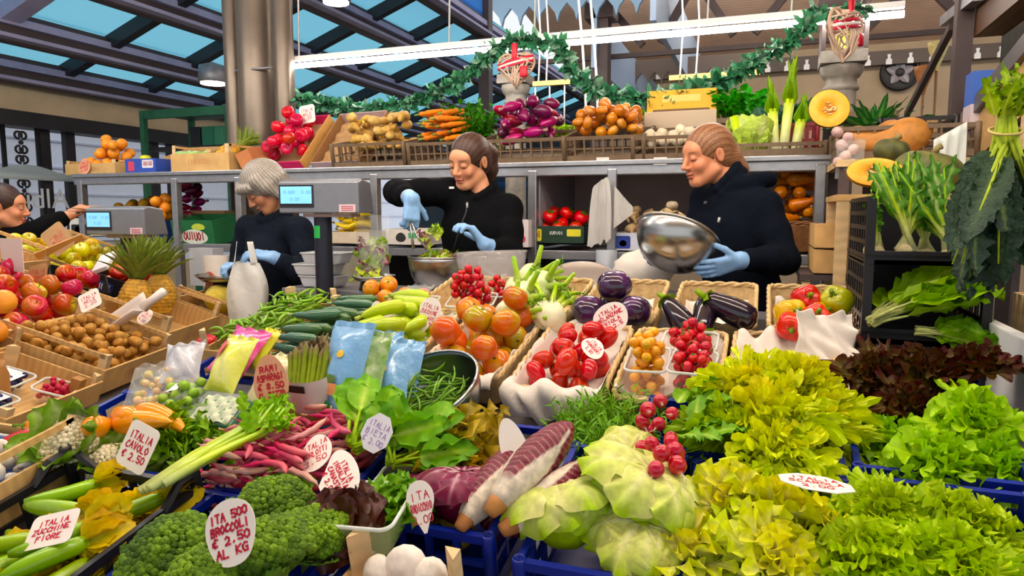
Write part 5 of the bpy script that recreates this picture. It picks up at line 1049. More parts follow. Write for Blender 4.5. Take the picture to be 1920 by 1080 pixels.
heap(zd, settle(22, -.115, .115, -.2, .2, .0175, .16, floor=-.03, seed=10, yaw=.1, yj=.35, heap=.02), zc, 'dark green courgette in the wooden crate', 'dark courgettes', tilt=.08, spin=False)
pc = SM(-1.50, 1.86, -.01); wooden_crate(.21, .46, .075, 'wooden crate of green peas in the pod beside the dark courgettes', pc, post=.06, mark=False, rail=False)
pea = [rod('pea_pod', 'x', 'pea pod', .07, .0058, '#6f9a2c', '#86b03c', M_skin, bend=b, taper=(.2, .9, 1, 1, .3), seg=7, n=9, tip=.008, tipc='#7a9a40', seed=i) for i, b in enumerate((.12, .2, -.1))]
heap(pea, settle(190, -.095, .095, -.22, .22, .0058, .065, floor=-.03, seed=11, heap=.02, dome=.025, cand=6), pc, 'green pea pod in the wooden crate', 'pea pods', tilt=.25, spin=False)
price_tag(0, 0, .075, .05, 'egg', ['ITALIA', 'PISELLI'], 'peach coloured price card lying at the front of the pea pods', frame(PS(490, 648, .05), (-.1, -.7, .7), (.3, .6, .5), .1), m=M_tagp, thick=.0016)
t = thing('drink_can', 'red drink can standing at the corner of the pea crate', 'can', SM(-1.635, 1.70, -.11)); part('body', MB().lathe([(0, 0), (.026, 0), (.031, .006), (.031, .1), (.026, .112), (0, .11)], 20, '#c81422'), M_vs, t); part('label', MB().grid(np.array([[(.0316 * math.cos(a), .0316 * math.sin(a), z) for z in (.035, .06)] for a in np.linspace(-2.0, -1.2, 8)]), '#f0e6e6'), M_v, t)
# ---------------- wicker baskets, back row
j1 = basket(-.68, 2.22, 'straw basket of fennel bulbs'); 
def fennel(seed):
    def f():
        t = thing('fennel_bulb', 'x', 'fennel'); rn = R_(seed)
        part('bulb', body(MB(), lambda D: 1 + .05 * np.cos(5 * np.arctan2(D[..., 1], D[..., 0])) - .25 * np.clip(D[..., 2], 0, 1) ** 2, (.05, .042, .05), cfn=lambda D: cols('#e6e6c4', '#c9d88c', D[..., 2] * .8)), M_skin, t)
        mb = MB()
        for a in (-.035, 0, .035, .02): mb.tube([(a * .5, rn.uniform(-.01, .01), .025), (a, 0, .055), (a * 1.8, rn.uniform(-.01, .01), .095)], [.014, .0085, .0065], 8, np.array([lin('#dbe3a8'), lin('#bcd468'), lin('#9ac24a')]), cap=True)
        part('stalks', mb, M_skin, t); part('fronds', bushy(3, .035, .012, '#5c8f2a', '#4a7d24', .5, seed, .0016, .02, 5).add([(0, 0, 0)], []), M_leaf, t, M=Matrix.Translation((0, 0, .085))); return t
    return Proto(f)
fp = [fennel(1), fennel(2)]
for i, (px, py, h, rx, ry, rz, s, lb) in enumerate(((1000, 522, .07, .3, .9, .2, .95, 'fennel bulb topmost at the back'), (1018, 540, .07, .5, 1.2, 0, 1, 'fennel bulb with long green stalk pointing right'), (975, 545, .05, .3, .5, .3, .95, 'fennel bulb left of the long stalk'), (985, 560, .055, .4, 1.2, -.2, 1, 'fennel bulb in the middle of the heap'), (960, 590, .03, .3, .9, 0, .95, 'fennel bulb at the lower left of the heap'), (1030, 590, .03, -.9, .5, .4, .95, 'fennel bulb at the lower right with its root end forward'), (1040, 555, .03, .4, 1.3, .2, .85, 'fennel bulb at the right beside the round aubergines'))):
    fp[i % 2](S(px, py, h, rx=rx, ry=ry, rz=rz, s=s * 1.15), lb, 'fennel bulbs')
j2 = basket(-.415, 2.23, 'straw basket of round purple aubergines'); liner(BW * .7, BD * .6, 0, 'white paper under the round purple aubergines', j2, seed=12, z0=-.06, over=-.03)
rag = [fruit('round_aubergine', 'x', 'aubergine', .058, '#2a1030', '#5a2a6a', (1, 1, .92), M_gloss, ribs=r, rib=.025, seg=32, ring=16, patch=.05, eye='#8a7a8a') for r in (8, 9)]
for i, (px, py, h, rx, s, lb) in enumerate(((1152, 536, .09, .0, 1.0, 'round purple aubergine on top of the others'), (1103, 583, .035, .2, .95, 'round ribbed purple aubergine at the left under the top one'), (1190, 582, .035, .2, .92, 'round purple aubergine at the right behind the price card'), (1150, 570, .02, .2, .9, 'round purple aubergine hidden behind the price card'))): rag[i % 2](S(px, py, h, rx=rx, rz=i, s=s * .92), lb, 'round aubergines')
price_tag(0, 0, .098, .09, 'round', ['ITALIA', 'MELANZANE', 'VIOLA', '€ 2,5'], 'round cream price card leaning on the round aubergines', face_cam(PS(1155, 590, .05) + Vector((0, -.07, .0)), 15, 32), thick=.0024)
j3 = basket(-.13, 2.23, 'straw basket of long dark aubergines'); liner(BW * .82, BD * .62, 0, 'white paper lining the basket of dark aubergines', j3 @ Mx((0, -.03, -.015)), seed=13, over=-.005, z0=-.055, amp=.014)
def aub(seed):
    def f():
        t = thing('dark_aubergine', 'x', 'aubergine'); P = [(0, 0, z) for z in np.linspace(-.075, .075, 13)]
        part('flesh', MB().lathe([(0, -.08), (.022, -.076), (.036, -.06), (.04, -.03), (.038, 0), (.032, .03), (.026, .055), (.016, .072), (0, .076)], 24, '#1c0f22'), M_gloss, t)
        mb = MB(); calyx(mb, 5, .042, .015, '#8aa83c', .072, droop=-1.3, rnd=R_(seed)); mb.tube([(0, 0, .068), (.002, 0, .09), (.008, 0, .105)], [.012, .009, .008], 8, '#93b048'); part('calyx', mb, M_leaf, t); return t
    return Proto(f)
ap_ = [aub(1), aub(2)]
for i, (px, py, h, rx, ry, rz, s, lb) in enumerate(((1270, 592, .03, .2, 1.0, 2.6, .9, 'dark aubergine with rounded end forward at the left of its basket'), (1322, 592, .035, 2.0, .2, .0, .92, 'dark aubergine with its green stalk end facing out in the middle'), (1368, 580, .055, .3, -1.15, -.5, 1.0, 'dark aubergine pointing right with its green stalk raised'))): ap_[i % 2](S(px, py, h, rx=rx, ry=ry, rz=rz, s=s), lb, 'dark aubergines')
j4 = basket(.145, 2.23, 'straw basket of red and yellow peppers'); liner(BW * .85, BD * .62, 0, 'white paper lining the basket of peppers', j4 @ Mx((0, -.03, -.01)), seed=14, over=.0, z0=-.055, amp=.016)
def bell(c, c2, r=.044):
    def f():
        t = thing('bell_pepper', 'x', 'pepper')
        part('flesh', body(MB(), lambda D: 1 + .07 * np.cos(4 * np.arctan2(D[..., 1], D[..., 0])) * (1 - .3 * D[..., 2]) - .22 * np.exp(-((D[..., 2] - 1) / .12) ** 2) - .1 * np.exp(-((D[..., 2] + 1) / .1) ** 2), (r, r, r * 1.12), cfn=lambda D: cols(c, c2, .4 * D[..., 0] + .3), seg=26, ring=16), M_tom, t)
        part('stem', MB().lathe([(0, r * .8), (.012, r * .82), (.006, r * .92), (.005, r * 1.2), (.006, r * 1.25), (0, r * 1.25)], 10, '#6d8f2c'), M_matte, t); return t
    return Proto(f)
br, by, bg = bell('#d0181c', '#e2341c'), bell('#ecb81c', '#f0c83a'), bell('#b8b426', '#8f9a24')
for p, px, py, h, rx, ry, s, lb in ((br, 1512, 562, .07, .9, .3, .95, 'red bell pepper on top at the back of the heap'), (bg, 1568, 566, .07, .6, -.4, 1.0, 'yellow green bell pepper at the right of the heap'), (by, 1482, 590, .055, .8, .6, .98, 'yellow bell pepper at the left of the heap'), (br, 1484, 612, .04, 1.5, -.5, .9, 'red bell pepper at the front left with its green stalk showing'), (br, 1528, 598, .05, .7, .2, .92, 'red bell pepper in the middle of the heap'), (br, 1568, 615, .035, .8, .4, .9, 'red bell pepper at the front right behind the paper'), (by, 1535, 590, .04, .5, .8, .8, 'yellow bell pepper half hidden in the middle')): p(S(px, py, h, rx=rx, ry=ry, s=s), lb, 'bell peppers')
# trays of tomatoes left of the fennel
tt = SM(-.97, 2.22, .0); wicker(.26, .38, .095, 'straw basket with trays of mixed tomatoes behind the pale courgettes', tt, group='straw baskets')
cr = S(885, 562, .03, rz=.2); punnet(.155, .13, .055, 'clear plastic tray heaped with bright red cherry tomatoes left of the fennel', cr)
heap(cherry_r, settle(44, -.065, .065, -.055, .055, .0135, floor=-.05, seed=16, heap=.2, dome=.03), cr, 'red cherry tomato in the clear tray left of the fennel', 'red cherry tomatoes left of the fennel', tilt=1.5)
cr2 = S(935, 548, .02, rz=.1); punnet(.09, .1, .045, 'second clear tray of red cherry tomatoes beside the clear bowl', cr2)
heap(cherry_r, settle(16, -.035, .035, -.04, .04, .0135, floor=-.04, seed=17), cr2, 'red cherry tomato in the second tray beside the clear bowl', 'red cherry tomatoes in the small tray', tilt=1.5)
mid_t = [fruit('salad_tomato', 'x', 'tomato', .03, '#d8481e', '#e8682e', (1, 1, .86), eye='#5a7a2a', patch=.3), fruit('salad_tomato', 'x', 'tomato', .03, '#e07a2a', '#e8a04a', (1, 1, .86), eye='#5a7a2a', patch=.4)]
mt = S(745, 568, .0, rz=.1); punnet(.27, .15, .05, 'wide clear tray of orange and red salad tomatoes beside the scale', mt)
heap(mid_t, settle(10, -.128, .128, -.068, .068, .03, floor=-.045, seed=18), mt, 'orange red salad tomato in the wide clear tray', 'salad tomatoes', tilt=1.2)
film_bag('film_bag', .1, .1, .04, 'clear bag lying on the salad tomatoes', S(765, 565, .055, rx=.2), seed=31)
# ---------------- back counter with bowls, scale and bags
pcn = thing('prep_counter', 'narrow dark steel counter behind the vegetable baskets', 'counter', Matrix.Translation((-1.125, 2.6, 0)))
part('worktop', MB().box((0, 0, 1.115), (1.65, .26, .03)), M_steel2, pcn, smooth=False, bevel=.004)
part('front', MB().box((0, -.1, .55), (1.6, .02, 1.1)), M_dark, pcn, smooth=False); part('back', MB().box((0, .1, .55), (1.6, .02, 1.1)), M_dark, pcn, smooth=False)
c = PY(812, 505, 2.5); sb = Mx((c.x, 2.55, 1.135), (0, 0, 0)); bowl(.122, .14, 'steel bowl of mixed salad in front of the young seller', sb)
saladm = lambda n, r, seed, L=.05: (lambda rn: [leaf(MBX, Matrix.Translation((rn.uniform(-r, r), rn.uniform(-r, r), rn.uniform(0, .02))) @ Euler((rn.uniform(-.4, 1.2), rn.uniform(-.8, .8), rn.uniform(0, 6.28))).to_matrix().to_4x4(), L * rn.uniform(.7, 1.2), L * .38, *rn.choice((('#e3e69a', '#a8d23c'), ('#dfe58a', '#c2dc48'), ('#c8d890', '#86bc34'), ('#d8b0b8', '#7a1a3c'))), '#eef0c8', a0=.2, curl=rn.uniform(-1.2, .6), ruf=.008, nf=3, rnd=rn) for _ in range(n)])(R_(seed))
MBX = MB(); saladm(46, .07, 3); solo('salad_leaves', MBX, M_leaf, 'loose mixed salad leaves filling the steel bowl', 'salad', sb @ Matrix.Translation((0, 0, .115)), kind='stuff')
M_clearb = mat('clear bowl plastic', '#dcd8da', .1, clear=.8, coat=.5)
c = PY(920, 545, 2.44); cb_ = Mx((c.x, 2.46, c.z - .005), (-.06, -.06, 0)); bowl(.138, .15, 'large clear plastic bowl right of the steel salad bowl', cb_, m=M_clearb, name='clear_bowl', flat=.6, th=.003, prof=[(0, 0), (.095, 0), (.105, .008), (.128, .09), (.13, .1), (.138, .15)])
MBX = MB(); saladm(10, .06, 5, .035); solo('salad_leaves', MBX, M_leaf, 'few salad leaves lying in the clear plastic bowl', 'salad', cb_ @ Matrix.Translation((0, 0, .02)), kind='stuff')
c = PY(1085, 528, 2.53); solo('round_platter', MB().lathe([(0, .004), (.11, .004), (.128, .014), (.13, .018), (.127, .017), (.108, .008), (0, .008)], 44), mat('shiny aluminium', '#d9dde0', .22, metal=.9), 'round shiny metal platter lying behind the fennel', 'platter', Mx((c.x, 2.54, c.z), (.42, .05, 0)))
c = PY(605, 400, 2.42); scale('grey weighing scale with blue screen on a dark pole in front of the older seller', Matrix.Translation(c) @ Matrix.Rotation(rad(8), 4, 'Z'), w=.345, h=.125, d=.15, post=.40, text=True)
c = PY(700, 522, 2.5); pn = Mx((c.x, 2.5, 1.165)); t = thing('scale_pan', 'shallow steel scale pan carrying the bag of salad', 'scale pan', pn)
part('pan', MB().lathe([(0, .012), (.07, .013), (.09, .03), (.092, .03), (.072, .009), (0, .008)], 30), M_steelp, t); part('foot', MB().lathe([(.05, -.035), (.06, -.03), (.05, .008), (0, .008)], 20), M_dark, t)
film_bag('film_bag', .15, .2, .1, 'clear bag of mixed salad being filled on the scale pan', Mx((c.x, 2.5, 1.183), (rad(90), 0, rad(5))), seed=40, m=mat('thin clear film', '#f2f4f2', .15, clear=.78, coat=.4), top=.3)
MBX = MB(); rn = R_(8)
for _ in range(64): leaf(MBX, Matrix.Translation((rn.uniform(-.05, .05), rn.uniform(-.028, .028), rn.uniform(.0, .12))) @ Euler((rn.uniform(-1.2, 1.2), rn.uniform(-1, 1), rn.uniform(0, 6.28))).to_matrix().to_4x4(), .055, .024, *rn.choice((('#e3e69a', '#b8d84c'), ('#dfe58a', '#cfe05a'), ('#c8d890', '#a6cc44'), ('#d8a0b0', '#7a1a44'))), '#eef0c8', a0=.2, curl=rn.uniform(-1.2, .6), ruf=.006, nf=3, rnd=rn)
solo('salad_leaves', MBX, M_leaf, 'mixed green and wine red salad leaves inside the clear bag on the scale', 'salad', Mx((c.x, 2.5, 1.195)), kind='stuff')
for i, (px, py, w, lb) in enumerate(((610, 585, .19, 'lowest white plastic tub of the stack behind the scale pole'), (600, 560, .2, 'middle white plastic tub of the stack behind the scale pole'), (615, 535, .2, 'topmost white plastic tub of the stack behind the scale pole'))):
    c = PY(px, py, 2.56); punnet(w, .13, .045, lb, Mx((c.x, 2.56 + .0 * i, 1.18 + .05 * i), (0, 0, .05 * i)), group='white tubs', m=mat('white tub plastic', '#dcdde2', .3), name='plastic_tub', cat='tub')
# ================================================================== right hand rack: two black crates, greens, pumpkins
def open_crate(label, M, w=.29, d=.38, h=.19, lip=.035):
    r = thing('plastic_crate', label, 'crate', M); part('base', MB().box((0, 0, .006), (w, d, .012)), M_blackp, r, smooth=False)
    f = MB(); f.box((0, -d / 2 + .006, lip / 2), (w, .012, lip)); f.box((0, -d / 2 + .004, lip), (w, .02, .01)); part('front_lip', f, M_blackp, r, smooth=False)
    for sx in (-1, 1):
        s = MB()
        for z in np.linspace(.02, h, 5): s.box((sx * (w / 2 - .005), 0, z), (.01, d, .012))
        for y in np.linspace(-d / 2 + .01, d / 2 - .01, 8): s.box((sx * (w / 2 - .005), y, h / 2), (.009, .012, h))
        part('side_panel', s, M_blackp, r, smooth=False)
        for sy in (-1, 1): part('corner_post', MB().box((sx * (w / 2 - .01), sy * (d / 2 - .01), h / 2), (.022, .022, h)), M_blackp, r, smooth=False)
    part('back_panel', MB().box((0, d / 2 - .005, h / 2), (w, .01, h)), M_blackp, r, smooth=False)
    return r
rk = thing('crate_stand', 'dark stand holding up the two black crates of greens', 'stand', Matrix.Translation((.40, 2.2, 0)))
part('shelf', MB().box((0, 0, 1.10), (.3, .4, .02)), M_dark, rk, smooth=False)
for sx in (-.13, .13):
    for sy in (-.18, .18): part('leg', MB().box((sx, sy, .545), (.03, .03, 1.09)), M_dark, rk, smooth=False)
open_crate('lower black plastic crate with leafy chard, under the chicory crate', Mx((.40, 2.2, 1.112)), h=.205); open_crate('upper black plastic crate with upright chicory', Mx((.40, 2.2, 1.318)), h=.17, lip=.03)
def upright(px, py, Y, n, L, stem, sp, seed, label, lean=.15, cb='#dfe69a', side=.0, name='chicory_head', cr='#e6ecb0', W=.014):
    rn = R_(seed); mb = MB(); c = PY(px, py, Y)
    for i in range(n):
        a = rn.uniform(-1, 1); M = Matrix.Translation((a * .022, rn.uniform(0, .03), 0)) @ Matrix.Rotation(-a * sp - side, 4, 'Y') @ Matrix.Rotation(PI / 2 - lean - rn.uniform(-.1, .25), 4, 'X') @ Matrix.Rotation(rn.uniform(-.5, .5), 4, 'Y'); l = rn.uniform(.75, 1.1)
        s = stem * l; P = [(0, 0, 0), (0, s * .4, .006), (0, s * .75, .004), (0, s * 1.05, -.002), (0, s * 1.6, -.012)]
        mb.tube(P, [.008, .0065, .005, .0035, .0015], 6, np.array([lin('#ecebc0'), lin(cb), lin('#c0d860'), lin('#a8cc50'), lin('#90c040')]), M, flat=.6)
        leaf(mb, M @ Matrix.Translation((0, s * .55, .004)), L * l, W * rn.uniform(.8, 1.3), '#5c9428', '#3f7a1e', cr, a0=.0, curl=rn.uniform(-.9, -.1), ruf=.009, nf=4, lob=.35, nu=15, nv=5, tip=.9, rnd=rn, ribw=.25)
    mb.ball((0, .012, .0), (.026, .02, .02), '#dcd2a8', 10, 7)
    return solo(name, mb, M_leaf, label, 'chicory', Matrix.Translation(c), group='chicory heads')
upright(1700, 470, 2.04, 18, .16, .15, .55, 1, 'big chicory head with thick pale curved ribs in the middle of the upper black crate', side=-.05, W=.018)
upright(1640, 472, 2.04, 11, .10, .10, .22, 2, 'slim chicory head with straight ribs at the left of the upper black crate', lean=.08, side=.02)
upright(1785, 480, 2.04, 12, .18, .15, .45, 3, 'chicory head leaning left at the right of the upper black crate', side=.25)
upright(1735, 478, 2.12, 12, .2, .13, .5, 4, 'dark leaved chicory head at the back of the upper black crate', side=.0, lean=.2)
c = PY(1632, 600, 2.02); solo('chard_bunch', bunch_leaves(30, .2, .042, '#a9d03c', '#84bc2c', '#cfe08a', spread=.55, seed=12, stemL=.09, ruf=.009, curl=(-.7, .0), stemr=.006, stemc='#d8e09a', nu=15), M_leaf, 'bunch of leafy green chard lying on its side in the lower black crate', 'chard', Mx((c.x, 2.0, 1.155), (.3, -.1, -1.1), False, 1.12))
solo('chard_bunch', bunch_leaves(14, .16, .036, '#8fbc3a', '#5f9a26', '#cfe08a', spread=.7, seed=13, stemL=.06, ruf=.009, curl=(-.8, .0), stemr=.005, stemc='#d8e09a'), M_leaf, 'chard leaves spilling down over the front of the lower black crate', 'chard', Mx((c.x + .10, 2.0, 1.14), (-.25, -.1, -1.5)))
# black kale hanging at the right
kc = PD(1885, 245, 1.5); t = thing('black_kale_bunch', 'large tied bunch of dark blistered black kale hanging head down at the right', 'kale', Matrix.Translation(kc)); ik = Matrix.Translation(kc).inverted(); rn = R_(17); mb = MB(); st = MB()
for i in range(34):
    tx, ty = rn.uniform(1772, 1985), rn.uniform(390, 565); q = PD(tx, ty, 1.5 + rn.uniform(-.10, .1)); a = Vector((rn.uniform(-.02, .02), rn.uniform(-.02, .02), -.02)); d = (ik @ q) - a; L = d.length
    M = aim(a, d) @ Matrix.Rotation(-PI / 2, 4, 'Z') @ Matrix.Rotation(rn.uniform(-1.2, 1.2) + (PI if rn.random() < .5 else 0), 4, 'Y')
    st.tube([(0, 0, .1), tuple(a), tuple(a + d * .45), tuple(a + d * .9)], [.006, .005, .0035, .0015], 6, '#b9cc60')
    leaf(mb, M @ Matrix.Translation((0, L * .18, 0)), L * .86, .036 * rn.uniform(.8, 1.2), '#2a4a26', '#1c3a2c', '#9ab44c' if i % 3 == 0 else '#4a6a38', a0=0, curl=rn.uniform(-.35, .35), ruf=.007, nf=7, cup=.25, nu=26, nv=9, tip=1.0, sw=.5, rnd=rn, ribw=.1)
part('leaves', mb, M_kale, t); part('stems', st, M_matte, t)
tp = MB()
for i in range(22): leaf(tp, Matrix.Translation((rn.uniform(-.03, .03), rn.uniform(-.03, .03), .03)) @ Euler((rn.uniform(.9, 1.9), rn.uniform(-.5, .5), rn.uniform(0, 6.28))).to_matrix().to_4x4(), rn.uniform(.07, .13), .014, '#b9cc50', '#7fa83a', '#d3dc80', a0=0, curl=rn.uniform(-.6, .6), ruf=.008, nf=4, lob=.2, rnd=rn)
part('stem_tops', tp, M_leaf, t, label='pale yellow green stalk ends'); part('tie', MB().tube([(.03 * math.cos(a), .03 * math.sin(a), .012 * math.sin(a)) for a in np.linspace(0, 6.28, 20)], .003, 6, '#c9b46a'), M_v, t)
# pumpkins on a wooden box behind the crates
bx = thing('wooden_stand_box', 'rough wooden box under the pumpkins behind the black crates', 'box', Mx((.42, 2.66, 0))); part('top', MB().box((0, 0, 1.50), (.4, .42, .02)), M_wood, bx, smooth=False)
for sx in (-.18, .18):
    for sy in (-.19, .19): part('leg', MB().box((sx, sy, .745), (.035, .035, 1.49)), M_wood2, bx, smooth=False)
part('front_board', MB().box((0, -.2, 1.42), (.38, .012, .12)), M_wood, bx, smooth=False)
def squash_cut(label, M, r, sq, name='cut_pumpkin'):
    t = thing(name, label, 'pumpkin', M); th = np.linspace(0, PI, 10)
    part('rind', MB().lathe([(r * math.sin(a) * 1.0, -r * math.cos(a) * sq) for a in np.linspace(.02, PI / 2, 10)], 32, '#b58a4c'), M_matte, t)
    part('flesh', MB().lathe([(r * .985, 0), (r * .8, .003), (r * .45, .004), (r * .3, -.008), (0, -.012)][::-1], 32, np.array([lin(x) for x in ('#d98a2a', '#e09a30', '#f2a81a', '#f2ac1e', '#f4b028')])), mat('orange pumpkin flesh', None, .4, noise=(40, .15)), t)
    s = MB(); rn = R_(5)
    for i in range(16): a = rn.uniform(0, 6.28); q = r * .33 * math.sqrt(rn.random()); s.ball((q * math.cos(a), q * math.sin(a), .0), (.007, .004, .003), '#e8d0a0', 7, 5)
    part('seeds', s, M_matte, t); return t
def look(loc, yaw, pitch): n = Vector((math.sin(rad(yaw)), -math.cos(rad(yaw)), math.tan(rad(pitch)))); return frame(loc, n, (0, 0, 1))
c = PY(1642, 322, 2.30); squash_cut('halved oval pumpkin with orange flesh and seeds facing out above the chicory', look(c, 10, 25) @ Matrix.Diagonal((1.25, .72, .9, 1)), .065, .8)
def whole(label, px, py, Y, r, sq, c1, c2):
    c = PY(px, py, Y); t = thing('pumpkin', label, 'pumpkin', Mx(c, (.1, .2, .3))); part('flesh', body(MB(), lambda D: 1 + .035 * np.cos(9 * np.arctan2(D[..., 1], D[..., 0])) - .12 * np.exp(-((D[..., 2] - 1) / .15) ** 2), (r, r, r * sq), cfn=lambda D: cols(c1, c2, .5 + .5 * np.sin(6 * D[..., 0] + 5 * D[..., 2])), seg=36, ring=18), M_matte, t)
    part('stem', MB().tube([(0, 0, r * sq * .85), (.004, 0, r * sq * 1.1), (.014, 0, r * sq * 1.2)], [.014, .009, .011], 8, '#8a7a4a'), M_stem, t)
whole('large grey green pumpkin behind the chicory leaves', 1740, 325, 2.6, .105, .72, '#4f5536', '#6a6c40'); whole('small dark green pumpkin above the halved one', 1672, 284, 2.75, .058, .8, '#4a4c30', '#5f6038')
# small crates stacked left of the black crates
for i, (z, lb, tp_) in enumerate(((1.30, 'lower of the small wooden boxes stacked beside the black crates', 0), (1.385, 'upper of the small wooden boxes stacked beside the black crates', 1))):
    wooden_crate(.14, .3, .08, lb, Mx((.285 - .05, 2.68, z + .03)), post=.0, mark=False, rail=False, group='small wooden boxes')
bs2 = thing('side_table', 'grey wooden stand under the small boxes beside the black crates', 'stand', Mx((.225, 2.7, 0))); part('top', MB().box((0, 0, 1.235), (.2, .34, .02)), M_brown, bs2, smooth=False)
for sx in (-.08, .08):
    for sy in (-.15, .15): part('leg', MB().box((sx, sy, .61), (.025, .025, 1.22)), M_wood2, bs2, smooth=False)
# white panel and slatted crates at the right edge
solo('partition_screen', MB().box((.555, 1.72, .74), (.03, .85, .88)), M_white, 'white painted partition panel at the right edge beside the lettuces', 'panel', smooth=False, bevel=.004)
def slat_crate(label, M, w, d, h, n):
    r = thing('slatted_crate', label, 'crate', M); part('rail', MB().box((0, 0, h - .02), (w, d, .04)), M_wood, r, smooth=False); part('rail', MB().box((0, 0, .02), (w, d, .04)), M_wood, r, smooth=False)
    for i in range(n): part('slat', MB().box((-w / 2 - .006, -d / 2 + d * (i + .5) / n, h / 2), (.012, d / n * .62, h)), M_wood2, r, smooth=False)
    part('core', MB().box((.0, 0, h / 2), (w * .8, d * .9, h * .98)), M_brown, r, smooth=False); return r
st_ = thing('side_stand', 'dark stand under the slatted crate at the right edge', 'stand', Mx((.70, 1.95, 0))); part('top', MB().box((0, 0, 1.005), (.12, .5, .02)), M_brown, st_, smooth=False)
for y in (-.22, .22): part('leg', MB().box((0, y, .5), (.1, .03, 1.0)), M_brown, st_, smooth=False)
slat_crate('slatted wooden crate behind the white panel at the right edge', Mx((.70, 1.95, 1.02)), .1, .5, .22, 12)
# ================================================================== fruit stand
wal_a = MF(.68, .22, 0.0); wooden_crate(.40, .36, .085, 'wooden crate of walnuts with a white scoop on the fruit stand', wal_a, post=.045)
wal = [fruit('walnut', 'x', 'walnut', .0185, '#b98a58', '#d0a870', (1, 1, 1.15), M_bump, seg=12, ring=8), fruit('walnut', 'x', 'walnut', .0175, '#a97848', '#c49a64', (1, .95, 1.2), M_bump, seg=12, ring=8)]
heap(wal, settle(125, -.185, .185, -.165, .165, .0185, floor=-.06, seed=21, heap=.02, dome=.02), wal_a, 'brown walnut in the wooden crate with the scoop', 'walnuts', tilt=1.5)
sc = thing('scoop', 'white plastic scoop stuck in the walnuts', 'scoop', frame(PF(245, 598, .06), (-.35, -.6, .75), (.55, .3, .6), -.3) @ Matrix.Scale(1.3, 4))
part('blade', MB().grid(np.array([[(x, y, .03 * (x / .045) ** 2 + .004 * y) for y in np.linspace(-.075, .06, 8)] for x in np.linspace(-.045, .045, 11)]) * np.array([1, 1, 1]), '#ffffff'), mat('milky white plastic', '#efe4dc', .35, transl=.2), sc, solid=.003)
part('handle', MB().tube([(0, .055, .006), (0, .09, .01), (0, .135, .012)], [.014, .011, .012], 10, '#efe4dc'), M_vs, sc)
price_tag(0, 0, .06, .065, 'egg', ['ITALIA', 'NOCI', '4,50'], 'white price card behind the scoop in the walnut crate', frame(PF(272, 594, .055), (.1, -.8, .6), (.5, .2, .7), .2), thick=.0015)
ber = MF(.25, .17, -.02); wooden_crate(.40, .30, .07, 'shallow wooden crate of packed berries at the left edge of the fruit stand', ber, post=.02, rail=False)
for i, (x, y, w, c, lb) in enumerate(((-.11, -.03, .13, '#8a96b8', 'clear berry tray with dark blueberries under a white label'), (.05, .04, .13, '#9aa2c0', 'clear berry tray of blueberries at the back of the berry crate'), (.09, -.08, .11, '#c02a44', 'clear berry tray of red raspberries at the right of the berry crate'), (-.1, .09, .12, '#a8b0c8', 'clear berry tray at the far left of the berry crate'))):
    m_ = ber @ Mx((x, y, -.015), (0, 0, .1 * i)); punnet(w, .1, .035, lb, m_)
    pr = fruit('berry', 'x', 'berry', .009, c if c == '#c02a44' else '#3c3f62', None, (1, 1, 1), M_matte, seg=8, ring=6)
    heap(pr, settle(30, -w * .4, w * .4, -.038, .038, .009, floor=-.032, seed=30 + i), m_, 'small berry in the ' + lb.split(' ', 1)[1], 'berries, ' + lb)
    if i in (0, 1, 3): solo('tray_label', MB().box((0, 0, .006), (w * .7, .06, .001), '#dcdde8'), M_v, 'white label lying on the ' + lb.split(' under')[0].split(' at the')[0] + (' of dark berries', ' at the back', '', ' at the far left')[i], 'label', m_, smooth=False)
solo('wooden_clip', MB().box((0, 0, 0), (.03, .03, .04), '#a9773c'), M_v, 'small brown wooden block at the front of the berry crate', 'block', ber @ Mx((.12, -.12, .0)), smooth=False, bevel=.002)
pin_m = MF(1.22, .28, .01); wooden_crate(.46, .34, .10, 'wooden crate holding the two pineapples', pin_m @ Mx((-.02, 0, 0)), post=.06)
def pineapple(label, M, crown=1., cat='pineapple', s=1.):
    t = thing('pineapple', label, cat, M); R, H = .058, .15; mb = MB(); rows, seg = 30, 44
    def md(th, k): return 1 + .055 * np.cos(9 * th + k * 34) * np.cos(9 * th - k * 34)
    mb.lathe([(R * (.35 + .65 * math.sin(PI * min(1, max(.02, .12 + .8 * k)))) , H * k) for k in np.linspace(0, 1, rows)], seg, np.array([mixc('#c98a1c', '#e0b23c', .5 + .5 * math.sin(k * 70)) for k in np.linspace(0, 1, rows)]), mod=md); part('fruit', mb, mat('pineapple skin', None, .5, noise=(55, .5), bump=(70, .8, .006)), t)
    lf = MB(); rn = R_(int(crown * 10))
    for i in range(46):
        q = i / 45; M2 = Matrix.Translation((0, 0, H * .97)) @ Matrix.Rotation(i * 2.39996, 4, 'Z') @ Matrix.Translation((0, .006 + .016 * (1 - q), .05 * q)); leaf(lf, M2, (.09 + .07 * math.sin(PI * (.25 + .6 * q))) * crown, .010, '#5c6e34', '#8b9a50', '#7a8a48', a0=rad(42 + 46 * q) + rn.uniform(-.15, .15), curl=-.5 + .5 * q, cup=.8, nu=8, nv=3, tip=.45, sw=.9, rnd=rn)
    part('crown', lf, M_leafd, t); return t
for px, py, s, rx, c, lb in ((302, 588, .98, -.12, .9, 'pineapple at the right with its yellow body facing out'), (250, 598, .95, -.15, 1.0, 'pineapple at the left leaning back behind the scoop')):
    b = PF(px, py, -.03); pineapple(lb, Matrix.Translation(b) @ Euler((rx, .05 if px < 280 else -.12, 0)).to_matrix().to_4x4() @ Matrix.Scale(s * 1.12, 4), c)
mel_m = MF(1.62, .20, .01); wooden_crate(.32, .30, .10, 'wooden crate of a yellow melon beside the pineapples', mel_m, post=.06)
